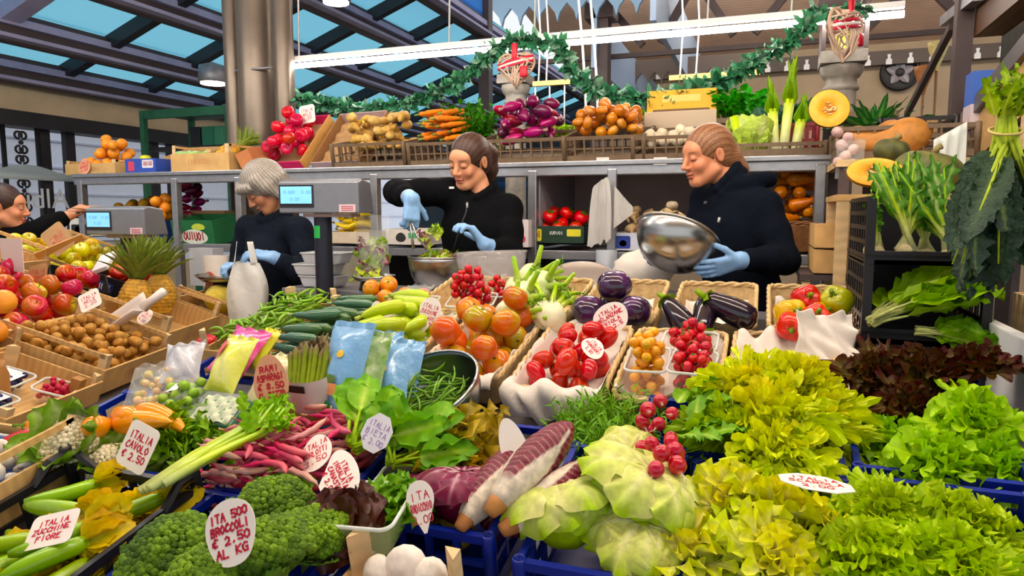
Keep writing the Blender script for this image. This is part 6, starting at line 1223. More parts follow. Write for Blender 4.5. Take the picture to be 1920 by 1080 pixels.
fruit('yellow_melon', 'yellow melon lying in the wooden crate beside the pineapples', 'melon', .075, '#d9c25a', '#e6d684', (1.2, 1, .9), M_matte, seg=24, ring=14)(mel_m @ Mx((.0, .0, .025)))
# apples
ap1 = apple('pink red apple in the large apple crate', r=.041, c1='#c5283f', c2='#d9a256', amt=.25); ap2 = apple('apple', r=.040, c1='#d0505a', c2='#e0a46a', amt=.5, ph=2); ap3 = apple('apple', r=.041, c1='#cc7a5a', c2='#d6cf5a', amt=.9, ph=4); ap4 = apple('apple', r=.036, c1='#d6d23c', c2='#e6dc5a', amt=.6); ap5 = apple('apple', r=.036, c1='#e0b83a', c2='#c8d648', amt=.3, ph=1)
am = MF(.74, .60, .0); wooden_crate(.62, .40, .10, 'wooden crate of pink red apples behind the walnuts', am, post=.04, mark=False)
heap([ap1, ap2, ap1, ap3], settle(36, -.29, .29, -.185, .185, .04, floor=-.08, seed=23, heap=.06, dome=.03), am, 'pink red or yellow blushed apple in the large apple crate', 'pink red apples', tilt=1.2)
price_tag(0, 0, .075, .075, 'rect', ['ITALIA', 'MELE', '2,20'], 'white price card at the right end of the pink red apples', frame(PF(168, 563, .1), (.2, -.8, .5), (-.3, .2, .9), .3), thick=.0018)
om = MF(.40, .40, -.01); wooden_crate(.2, .16, .08, 'small wooden crate of oranges at the left edge below the apples', om, post=.05, mark=False)
org = fruit('orange', 'x', 'orange', .036, '#ef8a12', '#f29a1e', (1, 1, .95), mat('orange peel', None, .4, noise=(40, .08), bump=(160, .4, .002), coat=.15), seg=16, ring=10)
heap(org, settle(8, -.09, .09, -.07, .07, .034, floor=-.06, seed=24), om, 'orange in the small crate at the left edge', 'oranges in the small crate', tilt=1)
# black boxes of red apples, yellow apples, orange
for i, (a, b, rz, lb) in enumerate(((1.30, .68, .25, 'black open box of red apples left of the scale pole'), (1.60, .62, -.25, 'black open box of packed red apples nearer the scale pole'))):
    m_ = MF(a, b, .0, rz=-1.2 + rz); carton('black_box', .22, .28, .1, '#1c1a20', lb, m_, logo=[(-.05, .0, .07, .05, '#2a3f8c', 'IUII'), (.055, .0, .05, .05, '#c8c4c8', '')], inner='#2a2022')
    heap([ap1, apple('apple', r=.037, c1='#c8322a', c2='#e0a03c', amt=.3)], settle(9, -.1, .1, -.13, .13, .036, floor=-.08, seed=40 + i), m_, 'red apple in the ' + lb.replace('open ', ''), 'red apples, ' + ('left' if i == 0 else 'right') + ' black box', tilt=1)
solo('white_packet', MB().box((0, 0, 0), (.12, .07, .02), '#e6dfe6'), M_vs, 'white and red packet lying on the packed red apples by the scale pole', 'packet', frame(PF(196, 492, .1), (-.1, -.6, .8), (.9, .3, .3)), smooth=False, bevel=.004)
ym = MF(1.68, .98, -.02); wooden_crate(.62, .46, .10, 'wooden crate of yellow apples in front of the reaching woman', ym, post=.04, mark=False)
heap([ap4, ap5], settle(50, -.29, .29, -.21, .21, .036, floor=-.08, seed=25, heap=.04, dome=.0), ym, 'yellow apple in the crate before the reaching woman', 'yellow apples', tilt=1.2)
solo('wooden_divider', MB().box((0, 0, 0), (.2, .012, .03), '#b8843c'), M_v, 'wooden lath lying across the yellow apples', 'lath', frame(PF(112, 462, .10), (0, -.6, .8), (-.5, .3, .5)), smooth=False)
price_tag(0, 0, .17, .10, 'rect', ['ITALIA', 'MELE', '1,80'], 'brown card price sign standing in the yellow apples', frame(PF(108, 448, .12), (.15, -.8, .5), (.15, .2, .9), -.5), m=M_card, thick=.002)
price_tag(0, 0, .085, .1, 'rect', ['ITALIA', 'ARANCE', '1,9'], 'pale card price sign before the black boxes', frame(PF(70, 520, .06), (.1, -.9, .3), (-.1, .1, 1), .1), m=M_card, thick=.002)
o2 = MF(1.12, .98, .03); wooden_crate(.4, .3, .09, 'wooden crate with an orange and a white sheet at the left edge', o2, post=.05, mark=False)
org(o2 @ Mx((-.02, -.04, .0)), 'single orange in the crate at the left edge'); org(o2 @ Mx((-.15, .02, .0)), 'second orange at the very left edge of its crate')
solo('card_sheet', MB().box((0, 0, 0), (.22, .002, .12), '#e2cfc8'), M_v, 'pale pink card sheet standing behind the single orange at the left edge', 'card', Matrix.Translation(PF(22, 478, .12)) @ Matrix.Rotation(-.3, 4, 'Z'), smooth=False)
# scale, scale pan, paper bags
c = PY(240, 440, 2.55); scale('grey weighing scale with blue screen on a dark pole above the apples', Matrix.Translation(c) @ Matrix.Rotation(rad(4), 4, 'Z'), w=.345, h=.125, d=.15, post=.34, text=False)
c = PF(345, 545, .06); t = thing('scale_pan', 'flat steel scale pan right of the pineapple crown', 'scale pan', Mx((c.x, c.y + .25, 1.13))); part('pan', MB().lathe([(0, .0), (.1, .004), (.13, .03), (.133, .03), (.1, .0), (0, -.004)], 30), M_steelp, t); part('foot', MB().lathe([(.06, -.07), (.05, -.0), (0, 0)], 16), M_dark, t)
c = PY(410, 565, 2.75); t = thing('paper_bag', 'white paper bag with a red round print standing behind the white carrier bag', 'bag', Mx((c.x, 2.75, 1.0))); part('bag', MB().grid(np.array([[((.07 + .004 * math.sin(z * 40 + a * 3)) * math.cos(a), .05 * math.sin(a), z) for z in np.linspace(0, .24, 8)] for a in np.linspace(0, 2 * PI, 24, endpoint=False)]), '#ffffff', wrapu=True), M_paper, t)
part('printed_patch', MB().prism([(.035 * math.cos(a), .035 * math.sin(a) + .13) for a in np.linspace(0, 2 * PI, 20, endpoint=False)], .054, .0555, '#d8604c', M=Matrix.Rotation(PI / 2, 4, 'X')), M_v, t, smooth=False)
solo('bag_roll_box', MB().box((0, 0, 0), (.16, .08, .2), '#d5d7de'), mat('translucent white film', '#d5d7de', .3, clear=.35), 'pack of clear bags hanging below the green carton', 'bag pack', Matrix.Translation(PY(388, 500, 2.95)), smooth=False)
lcn = thing('packing_counter', 'low counter behind the fruit stand under the white bags', 'counter', Mx((-2.74, 2.95, 0))); part('top', MB().box((0, 0, .985), (.42, .45, .03)), M_steel2, lcn, smooth=False); part('base', MB().box((0, 0, .48), (.36, .38, .96)), M_dark, lcn, smooth=False)
# left foreground bottle and board under the berry crate
t = thing('sauce_jar', 'brown jar with a dark red label at the left edge under the berry crate', 'jar', Matrix.Translation(PX(0, 745, -1.95) + Vector((-.02, 0, -.09)))); part('jar', MB().lathe([(0, 0), (.035, 0), (.037, .01), (.037, .15), (.03, .17), (.03, .19), (0, .19)], 20, '#a9743c'), M_vs, t); part('label', MB().lathe([(.0378, .02), (.0378, .075)], 20, '#6d1426'), M_v, t)
# ================================================================== back shelf, top
ZT = 1.70
def T(px, Y=3.5, z=ZT, rz=0.): c = PY(px, 300, Y); return Mx((c.x, Y, z), (0, 0, rz))
m_ = T(205, 3.52) @ Matrix.Translation((0, 0, .075)); wooden_crate(.44, .3, .075, 'wooden crate of oranges at the left end of the top shelf', m_, post=.02)
heap(org, settle(20, -.12, .17, -.13, .13, .038, floor=-.06, seed=50, heap=.1, dome=.04), m_ @ Mx((.0, 0, 0)), 'orange in the crate at the left end of the top shelf', 'oranges on the top shelf', tilt=1)
price_tag(0, 0, .1, .11, 'egg', ['ITALIA', 'ARANCE', '2,00'], 'pink price card at the left end of the orange crate on the top shelf', face_cam(PY(158, 312, 3.36), 10, 10), m=M_tagp, thick=.003)
m_ = T(287, 3.45) @ Matrix.Translation((0, 0, .09)); carton('blue_carton', .25, .2, .09, '#2a4aa8', 'blue printed carton with a green apple beside the orange crate', m_, logo=[(-.075, .0, .05, .06, '#c8405a', ''), (.06, .012, .09, .05, '#d8d4dc', 'IOIIU')])
ap4(m_ @ Mx((-.03, -.03, -.0)), 'single yellow green apple in the blue carton', None)
m_ = T(365, 3.62) @ Mx((0, 0, .15), (.35, 0, 0)); carton('card_tray', .3, .24, .08, '#c8a06a', 'tilted card tray of green net packs behind the pineapple crate', m_, inner='#c8a06a')
for i in range(4): film_bag('net_pack', .07, .1, .05, ('first', 'second', 'third', 'fourth')[i] + ' green net pack from the left in the tilted card tray', m_ @ Mx((-.1 + .065 * i, -.06, .0), (-.3, 0, 0)), seed=60 + i, m=mat('green net pack', '#8fc83c', .4, noise=(25, .6), col2='#e6eed8', coat=.3))
m_ = T(408, 3.48) @ Matrix.Translation((0, 0, .11)); wooden_crate(.44, .3, .11, 'wooden crate with a pineapple on the top shelf left of the pipes', m_, post=.05)
pineapple('pineapple lying in the wooden crate on the top shelf', m_ @ Mx((-.02, .02, -.03), (-.5, .9, .3)) @ Matrix.Scale(1.0, 4), .9)
m_ = T(482, 3.5) @ Mx((0, 0, .14), (.2, -.35, 0)); carton('card_tray', .1, .3, .12, '#c07a4a', 'tilted brown card tray beside the pineapple crate', m_, inner='#c8905a')
m_ = T(552, 3.58) @ Mx((0, 0, .2), (.85, 0, -.12)); carton('pink_carton', .34, .4, .07, '#d8206a', 'tilted bright pink carton of red apples on the top shelf', m_, inner='#c9a878', side='#c8944e')
ra = apple('apple', r=.042, c1='#d01838', c2='#e0504a', amt=.15)
heap(ra, settle(19, -.15, .15, -.18, .18, .042, floor=-.06, seed=51), m_, 'shiny red apple in the tilted pink carton', 'red apples in the pink carton', tilt=1)
price_tag(0, 0, .11, .11, 'rect', ['ITALIA', 'MELE', '2,50'], 'cream price card at the top of the pink apple carton', face_cam(PY(576, 214, 3.62), 5, 8), thick=.003)
m_ = T(655, 3.58) @ Mx((0, 0, .2), (.85, 0, -.12)); carton('apple_carton', .36, .42, .08, '#b8a0a8', 'tilted nearly empty carton with a moulded tray and one yellow apple', m_, inner='#d8b88a', side='#9a7048')
mt_ = MB().grid(np.array([[(x, y, -.055 + .012 * math.cos(x * 80) * math.cos(y * 80)) for y in np.linspace(-.2, .2, 50)] for x in np.linspace(-.17, .17, 44)]), '#d9b98a'); solo('moulded_tray', mt_, M_card, 'moulded brown fruit tray lining the nearly empty carton', 'tray', m_)
ap4(m_ @ Mx((.06, .13, -.01)), 'single yellow apple left in the tilted carton', None)
solo('pink_flap', MB().box((0, 0, 0), (.09, .012, .11), '#d8206a'), M_v, 'bright pink carton flap at the right corner of the nearly empty carton', 'flap', Matrix.Translation(PY(708, 250, 3.74)), smooth=False)
def bcrate(px, w, d, h, label, Y=3.5, rx=0., rz=0., z=0., **k): m = T(px, Y) @ Mx((0, 0, h + z + .5 * d * abs(math.sin(rx))), (rx, 0, rz)); plastic_crate('plastic_crate', w, d, h, M_brownp, label, m, bars=8, thin=True, **k); return m
m_ = bcrate(716, .46, .34, .13, 'brown plastic crate of ginger roots on the top shelf', rx=.18)
gin = [rod('ginger_root', 'x', 'ginger', .13, .024, '#c9a468', '#d8b880', M_bump, bend=b, taper=(.6, 1, .75, 1.1, .7), wob=.3, seg=10, n=11, seed=i) for i, b in enumerate((.1, -.15, .2))]
heap(gin, settle(26, -.21, .21, -.15, .15, .024, .13, floor=-.06, seed=52, heap=.05, dome=.02), m_, 'pale brown ginger root in the brown crate on the top shelf', 'ginger roots', tilt=.2, spin=False)
m_ = bcrate(838, .32, .34, .12, 'brown plastic crate of carrots behind the young seller', rx=.2)
car = rod('carrot', 'x', 'carrot', .17, .016, '#e07a1c', '#ef8f2c', M_matte, taper=(1, 1, .8, .45), tip=.02, tipc='#7a9a3c', seg=10)
heap(car, settle(22, -.15, .15, -.16, .16, .016, .165, floor=-.05, seed=53, yaw=1.0, yj=.4, heap=.03, dome=.07), m_, 'orange carrot in the crate behind the young seller', 'carrots', tilt=.1, spin=False)
solo('parsley_bunch', bushy(130, .27, .06, '#4f9a20', '#2f7018', .55, 31, .012, .03, 8, stem='#6fa03a'), M_leaf, 'large upright bunch of green parsley behind the young seller', 'parsley', T(882, 3.6, 1.79))
solo('fennel_stalks', bushy(14, .16, .03, '#b9cc80', '#8fb85a', .35, 32, .003, .03, 4, stem='#d5dca0'), M_leaf, 'pale green stalks standing between the parsley and the red onions', 'stalks', T(938, 3.6, 1.78))
m_ = bcrate(995, .46, .36, .12, 'brown plastic crate of long red onions on the top shelf', rx=.22)
ron = [rod('red_onion', 'x', 'onion', .12, .026, '#8a1a52', '#b8407a', M_skin, taper=(.4, .9, 1.1, .8, .25), seg=12, n=11, tip=.02, tipc='#b98a8a', seed=i) for i in (1,)] + [rod('red_onion', 'x', 'onion', .13, .025, '#b84a50', '#8a2448', M_skin, taper=(.3, .8, 1.1, .9, .3), seg=12, n=11, seed=2), rod('red_onion', 'x', 'onion', .1, .03, '#4a1030', '#7a1a4a', M_skin, taper=(.5, 1, 1.1, .9, .3), seg=12, n=11, seed=3)]
heap(ron, settle(26, -.2, .2, -.16, .16, .027, .11, floor=-.06, seed=54, heap=.06, dome=.05), m_, 'long purple red onion in the crate on the top shelf', 'red onions', tilt=.4, spin=False)
m_ = bcrate(1143, .40, .34, .12, 'brown plastic crate of golden shallots on the top shelf', rx=.22)
shl = [fruit('shallot', 'x', 'shallot', .026, '#c07a4a', '#d9a070', (.85, .85, 1.3), M_skin, seg=12, ring=9), fruit('shallot', 'x', 'shallot', .03, '#b06a40', '#c98a5a', (1, 1, 1.1), M_skin, seg=12, ring=9)]
heap(shl, settle(46, -.17, .17, -.15, .15, .028, floor=-.05, seed=55, heap=.06, dome=.09), m_, 'golden brown shallot in the crate on the top shelf', 'shallots', tilt=1.4)
for px, c in ((1130, 'small white shelf label under the shallot crate'), (1238, 'small white shelf label under the garlic crate')): solo('shelf_label', MB().box((0, 0, 0), (.06, .003, .035), '#d8d2cc'), M_v, c, 'label', Matrix.Translation(PY(px, 302, 3.275)), smooth=False)
m_ = bcrate(1275, .42, .34, .11, 'brown plastic crate of white garlic on the top shelf behind the older haired seller', rx=.22)
gar = fruit('garlic_bulb', 'x', 'garlic', .028, '#e6dcc8', '#d8c8b0', (1, 1, .95), M_matte, ribs=8, rib=.05, seg=18, ring=10)
heap(gar, settle(26, -.19, .19, -.15, .15, .026, floor=-.06, seed=56), m_, 'white garlic bulb in the crate on the top shelf', 'garlic bulbs', tilt=1)
solo('cardboard_sheet', MB().box((0, 0, 0), (.36, .01, .2), '#cbb8a0'), M_v, 'pale cardboard sheet leaning at the back of the garlic crate', 'cardboard', Matrix.Translation(PY(1275, 245, 3.72)) @ Matrix.Rotation(.3, 4, 'X'), smooth=False)
# second level at the back of the top shelf
sl = thing('rear_shelf', 'raised wooden rear shelf above the top shelf at the right', 'shelf', Mx((-.35, 4.0, 0))); part('board', MB().box((0, 0, 1.93), (1.9, .34, .025)), M_brownp, sl, smooth=False)
for x in (-.9, 0, .9): part('leg', MB().box((x, .1, 1.82), (.03, .03, .23)), M_brown, sl, smooth=False)
lt_ = head_thing('small_lettuce', 'x', 'lettuce', lambda: rosette(26, .1, .05, 80, 10, -.2, -1.0, '#a6d43a', '#b8e04a', '#d8ec90', ruf=.014, nf=3, rnd=R_(40), nu=10, nv=7, tip=1.2))
def T2(px, py, Y, s=1., rx=.3, rz=0.): return Mx(PY(px, py, Y), (rx, 0, rz), False, s)
lt_(T2(1055, 250, 3.75, .8), 'small bright green lettuce behind the red onions'); lt_(T2(1148, 222, 3.95, .9, rz=1), 'bright green lettuce at the left on the rear shelf crate'); lt_(T2(1190, 222, 3.95, .9, rz=2), 'bright green lettuce at the right on the rear shelf crate')
m_ = Mx(PY(1165, 232, 3.95) + Vector((0, 0, .02))); plastic_crate('plastic_crate', .42, .28, .07, M_brownp, 'brown crate under the two bright green lettuces on the rear shelf', m_, bars=8)
c = PY(1282, 208, 4.0); m_ = Mx((c.x, 4.0, 1.945 + .16)); carton('yellow_carton', .36, .28, .16, '#e3b02c', 'yellow printed carton on the rear shelf above the garlic', m_, logo=[(0, -.05, .3, .06, '#6d5030', ''), (0, .035, .2, .035, '#f0d070', '')], inner='#e3b02c')
c = PY(1378, 225, 4.0); solo('spinach_bunch', bushy(70, .17, .14, '#2f9a1c', '#3fb024', .7, 33, .022, .05, 5, stem='#6fb03a'), M_leaf, 'heap of bright green spinach on the rear shelf', 'spinach', Mx((c.x, 4.0, 1.95)))
c = PY(1405, 285, 3.42); t = thing('savoy_cabbage', 'round pale green savoy cabbage on the top shelf', 'cabbage', Mx((c.x, 3.45, ZT))); mb = MB().ball((0, 0, .1), .085, '#b8cc48', 18, 12)
for i in range(14): leaf(mb, Matrix.Rotation(i * 2.39996, 4, 'Z') @ Matrix.Translation((0, .02, .005)), .22, .1, '#c8d87a', '#a9c640', '#e0e6b0', a0=rad(50 - i), curl=1.9 - .08 * i, ruf=.004, nf=3, cup=.45, nu=14, nv=9, tip=1.0, sw=.5, rnd=R_(i))
part('leaves', mb, M_kale if False else mat('crinkled cabbage leaf', None, .5, noise=(50, .2), bump=(70, 1., .008)), t)
c = PY(1372, 285, 3.36); solo('celery_stick', MB().tube([(0, 0, .03), (-.03, 0, .1), (-.06, 0, .19)], [.03, .026, .018], 10, np.array([lin('#d9dc90'), lin('#c6d860'), lin('#a8c840')])), M_skin, 'thick pale green stalk leaning beside the savoy cabbage', 'stalk', Mx((c.x + .06, 3.38, ZT)))
def leek(label, px, h, Y, lean, seed):
    c = PY(px, 285, Y); t = thing('leek', label, 'leek', Mx((c.x, Y, ZT), (0, lean, 0))); part('shank', MB().tube([(0, 0, 0), (0, 0, h * .3), (.004, 0, h * .65)], [.022, .021, .023], 12, np.array([lin('#f0efd8'), lin('#e3e8a8'), lin('#c2d65c')])), M_skin, t)
    lf = MB(); rn = R_(seed)
    for i in range(7): leaf(lf, Matrix.Translation((.004, 0, h * .6)) @ Matrix.Rotation(i * .9, 4, 'Z'), h * .5 * rn.uniform(.7, 1.1), .015, '#b8d058', '#7fa83c', a0=rad(86), curl=-.3 * rn.random(), cup=.7, nu=8, nv=5, tip=.35, sw=1.3, rnd=rn)
    part('leaves', lf, M_leaf, t)
leek('leek leaning left beside the savoy cabbage', 1455, .34, 3.42, -.12, 1); leek('tall leek standing right of the savoy cabbage', 1468, .40, 3.42, .06, 2); leek('short leek at the right of the taller ones', 1490, .26, 3.42, .1, 3)
solo('dark_cabbage_leaves', rosette(18, .16, .07, 80, 20, -.1, -.8, '#5c8a7a', '#3f6a50', '#9ab8a0', ruf=.008, rnd=R_(50), nu=10, nv=7), M_leaf, 'blue green cabbage leaves behind the leeks', 'cabbage', T2(1440, 240, 3.8))
solo('dark_cabbage_leaves', rosette(18, .15, .06, 80, 20, -.1, -.8, '#2f5a34', '#28502c', '#6a8a60', ruf=.01, rnd=R_(51), nu=10, nv=7), M_leaf, 'dark green cabbage leaves right of the tall leek', 'cabbage', T2(1505, 225, 3.85, .9))
plastic_crate('plastic_crate', .16, .2, .16, mat('dark red crate', '#8a1f2c', .4), 'dark red plastic crate behind the leeks', Mx((PY(1498, 250, 3.65).x, 3.65, ZT + .17)), bars=4)
m_ = bcrate(1440, .48, .3, .06, 'low brown plastic crate front edge under the cabbage and leeks', Y=3.46)
# side shelf with squash
ss = thing('side_shelf', 'wooden shelf right of the steel rack carrying the long squashes', 'shelf', Mx((.5, 3.12, 0))); part('board', MB().box((0, 0, 1.635), (.5, .5, .025)), M_wood2, ss, smooth=False)
for sx in (-.22, .22):
    for sy in (-.22, .22): part('leg', MB().box((sx, sy, .81), (.035, .035, 1.62)), M_brown, ss, smooth=False)
plastic_crate('plastic_crate', .46, .36, .12, M_brownp, 'brown plastic crate holding the long butternut squashes', Mx((.49, 3.12, 1.775)), bars=8, thin=True)
def butternut(label, px0, py0, px1, py1, Y, r):
    a, b = PY(px0, py0, Y), PY(px1, py1, Y); d = b - a; L = d.length; t = thing('butternut_squash', label, 'squash', aim(a, d))
    part('flesh', MB().tube([(L * q, 0, .03 * math.sin(PI * q) * -1) for q in np.linspace(0, 1, 16)], [r * v for v in (.15, .5, .62, .66, .68, .68, .7, .74, .82, .92, 1.0, 1.03, 1.0, .9, .65, .15)], 20, '#b4825a'), M_matte, t)
butternut('long butternut squash lying in front in the brown crate', 1568, 262, 1748, 240, 2.98, .07); butternut('second butternut squash lying behind the first one', 1590, 245, 1700, 236, 3.2, .05)
c = PY(1555, 203, 3.1); squash_cut('round squash half with bright orange face above the butternut squashes', look(c, 8, 12), .078, 1.0)
film_bag('film_bag', .1, .14, .05, 'clear bag of pink garlic hanging at the end of the top shelf', Mx(PY(1592, 335, 2.9), (PI / 2, 0, 0)), seed=70)
heap([fruit('pink_garlic', 'x', 'garlic', .022, '#c0a0a0', '#d8c0b8', (1, 1, .95), M_matte, ribs=8, rib=.05, seg=12, ring=8)], [(PY(px, py, 2.92).x, 2.92, PY(px, py, 2.92).z, 0, 1) for px, py in ((1570, 248), (1590, 258), (1578, 272), (1600, 280), (1585, 292), (1572, 305), (1598, 308), (1586, 322))], Matrix(), 'pinkish garlic bulb in the clear bag at the end of the top shelf', 'pink garlic', tilt=1)
c = PY(1640, 225, 3.55); solo('leek_greens', rosette(34, .22, .024, 82, 25, -.1, -.6, '#4f8a3c', '#2f5f38', '#8fb070', ruf=.004, rnd=R_(52), nu=9, nv=5, tip=.6, sw=.7), M_leaf, 'fan of dark green leek tops behind the butternut squashes', 'leeks', Mx((c.x, 3.55, 1.80)))
plastic_crate('plastic_crate', .3, .26, .15, M_blackp, 'black plastic crate behind the butternut squashes', Mx((PY(1710, 230, 3.55).x, 3.55, 1.86)), bars=5)
bs3 = thing('rear_stand', 'dark stand under the leek tops', 'stand', Mx((.75, 3.55, 0))); part('top', MB().box((-.02, 0, 1.69), (.66, .26, .02)), M_brown, bs3, smooth=False)
for sx in (-.3, .26): part('leg', MB().box((sx, 0, .84), (.03, .2, 1.68)), M_brown, bs3, smooth=False)
# ================================================================== middle shelf
ZL = 1.268
def L(px, Y=3.45, z=ZL, rz=0.): c = PY(px, 430, Y); return Mx((c.x, Y, z), (0, 0, rz))
m_ = L(1058, 3.45) @ Matrix.Translation((0, 0, .12)); carton('tomato_carton', .28, .3, .09, '#1f3a2c', 'dark green and yellow printed carton of vine tomatoes on the middle shelf', m_, logo=[(-.1, .0, .05, .06, '#d8cf2c', 'IOI'), (.0, .01, .09, .03, '#1f3a2c', 'IUOIOI'), (.09, .012, .07, .035, '#d8cf2c', '')])
heap(fruit('vine_tomato', 'x', 'tomato', .036, '#cf1f1c', '#e03a2c', (1, 1, .88), stem='#4f6e2c'), settle(13, -.13, .13, -.13, .13, .034, floor=-.06, seed=71, dome=.03), m_, 'red vine tomato in the dark green carton', 'vine tomatoes', tilt=.8)
m_ = L(1225, 3.45) @ Matrix.Translation((0, 0, .09)); carton('white_carton', .34, .3, .09, '#cfd2e2', 'white carton with a blue patch holding oyster mushrooms', m_, logo=[(-.12, .0, .07, .06, '#2a3f9c', ''), (-.12, -.005, .035, .03, '#e07a4a', '~')])
oy = MB(); rn = R_(9)
for i in range(26): x, y, z = rn.uniform(-.14, .15), rn.uniform(-.11, .1), rn.uniform(0, .1); oy.lathe([(0, .0), (.006, .0), (.008, .03), (.022, .045), (.03, .052), (.024, .056), (0, .05)], 12, mixc('#e3cba4', '#cdb28a', rn.random()), M=Matrix.Translation((x, y, z - .02)) @ Euler((rn.uniform(-.9, .5), rn.uniform(-.7, .7), 0)).to_matrix().to_4x4())
solo('oyster_mushrooms', oy, M_matte, 'clump of pale oyster mushrooms in the white carton', 'mushrooms', m_)
fruit('grey_mushroom', 'large grey capped mushroom on top of the oyster mushrooms', 'mushroom', .03, '#b0a08c', '#cfc0a8', (1, 1, .8), M_matte)(m_ @ Mx((.09, -.02, .13)))
pb = thing('plastic_bag_roll', 'bundle of white plastic bags hanging from the shelf post', 'bags', Matrix.Translation(PY(1148, 340, 3.24))); rn = np.random.RandomState(4)
u, v = np.meshgrid(np.linspace(-1, 1, 22), np.linspace(0, 1, 20), indexing='ij'); wob = sum(np.sin(u * rn.uniform(4, 14) + v * rn.uniform(1, 4) + rn.uniform(0, 6)) for _ in range(5)) / 3
part('bag', MB().grid(np.stack([u * (.03 + .028 * v ** .4 + .006 * wob) - .05, -.02 - .022 * np.abs(wob), -.29 * v + .02 * u + .012 * wob * v], -1), '#ffffff'), mat('white bag film', '#e8e4e0', .35, transl=.3, clear=.12), pb)
part('bag', MB().grid(np.stack([u * .045 + .055, .0 - .012 * np.abs(wob), -.02 - .05 * (u + 1) - .2 * v * (1 - .42 * (u + 1))], -1), '#ffffff'), _MC['white bag film'], pb)
part('roll', MB().lathe([(0, 0), (.05, 0), (.05, -.2), (0, -.2)], 20, '#b8c0cc', M=Matrix.Translation((-.02, -.01, -.32))), mat('bag roll', '#b8c0cc', .3, clear=.2), pb)
m_ = L(1490, 3.5, rz=0); wb = wicker(.3, .34, .13, 'brown wicker basket of small orange squashes on the middle shelf at the right', m_ @ Matrix.Translation((0, 0, .14)), name='wicker_basket', mm=mat('brown wicker', '#8a5a30', .6, noise=(45, .3), bump=(120, .5))); 
sq_ = [rod('orange_squash', 'x', 'squash', .12, .026, '#d8762c', '#e0903c', M_skin, taper=(.7, .8, .9, 1.1, .8), seg=12, n=9, tip=.01, seed=i, bend=.05) for i in (1, 2)]
heap(sq_, settle(20, -.13, .13, -.15, .15, .026, .115, floor=.0, seed=72, heap=.02, dome=.06), m_ @ Matrix.Translation((0, 0, .1)), 'small orange squash in the brown wicker basket', 'small squashes', tilt=.3, spin=False)
part('handle', MB().tube([(.14 * math.cos(a), .14, .14 * math.sin(a)) for a in np.linspace(0, PI, 16)], .008, 7, '#9a5c2c'), M_v, wb)
m_ = L(388, 3.42) @ Mx((0, 0, .16), (.15, 0, 0)); carton('green_carton', .32, .26, .16, '#1f6a3c', 'green printed melon carton on the middle shelf', m_, logo=[(.01, -.02, .2, .09, '#dfe6d8', '~OUIUOI'), (.05, .04, .1, .04, '#c8d84a', '~')], inner='#d8c8a0')
m_ = L(415, 3.7); carton('brown_carton', .3, .26, .2, '#a07850', 'plain brown carton behind the green melon carton', m_ @ Matrix.Translation((.0, 0, .2)))
m_ = L(358, 3.62); plastic_crate('plastic_crate', .26, .26, .1, M_brownp, 'brown crate of red onions on the middle shelf left of the green carton', m_ @ Matrix.Translation((0, 0, .18)), bars=5)
heap(ron, settle(12, -.11, .11, -.11, .11, .027, .1, floor=-.06, seed=73), m_ @ Matrix.Translation((0, 0, .19)), 'red onion in the brown crate left of the green carton', 'red onions on the middle shelf', tilt=.3, spin=False)
m_ = L(262, 3.55); carton('dark_carton', .36, .28, .13, '#2c2a2e', 'dark carton of small yellow fruit behind the left scale', m_ @ Matrix.Translation((0, 0, .2)))
kiw = fruit('potato', 'x', 'potato', .034, '#b98a4a', '#c9a05c', (1.2, 1, .9), M_matte)
heap(kiw, settle(14, -.15, .15, -.11, .11, .034, floor=-.06, seed=74), m_ @ Matrix.Translation((0, 0, .21)), 'brownish yellow fruit in the dark carton behind the left scale', 'fruit in the dark carton', tilt=1)
m_ = L(310, 3.4); carton('orange_carton', .14, .24, .14, '#26367c', 'blue carton of oranges right of the left scale', m_ @ Matrix.Translation((0, 0, .14))); heap(org, settle(6, -.06, .06, -.1, .1, .034, floor=-.05, seed=75, dome=.05), m_ @ Matrix.Translation((0, 0, .15)), 'orange in the blue carton right of the left scale', 'oranges on the middle shelf', tilt=1)
m_ = L(178, 3.4); carton('white_black_carton', .2, .2, .12, '#e0dfd8', 'white and black printed carton left of the left scale', m_ @ Matrix.Translation((0, 0, .15)), logo=[(0, -.015, .17, .07, '#23211f', ''), (-.03, -.015, .05, .05, '#e6e2d8', '~')])
m_ = L(668, 3.45); carton('card_tray', .34, .28, .07, '#d8c8b0', 'pale card tray of yellow bananas behind the bag of salad', m_ @ Matrix.Translation((0, 0, .08)))
ban = rod('banana', 'x', 'banana', .17, .018, '#e8c52a', '#e0d060', M_skin, bend=.18, taper=(.5, .9, 1, .9, .45), tip=.012, tipc='#7a6a2a', seg=8, n=11)
heap(ban, settle(14, -.15, .15, -.12, .12, .018, .16, floor=-.05, seed=76, yaw=.8, yj=.3, heap=.03, dome=.03), m_ @ Matrix.Translation((0, 0, .09)), 'yellow banana in the pale tray behind the bag of salad', 'bananas', tilt=.1, spin=False)
m_ = L(785, 3.42); carton('white_carton', .26, .26, .09, '#d6cfc8', 'white and green carton with a handle hole behind the young seller\'s raised arm', m_ @ Matrix.Translation((0, 0, .1)), logo=[(-.04, .0, .06, .05, '#2a2c2a', '~'), (.03, .01, .05, .03, '#4fa86a', '')])
m_ = L(985, 3.36); carton('white_carton', .12, .26, .14, '#ddd2d4', 'white carton with red printing right of the young seller', m_ @ Matrix.Translation((0, 0, .15)), logo=[(0, -.02, .09, .06, '#c8405a', '~')])
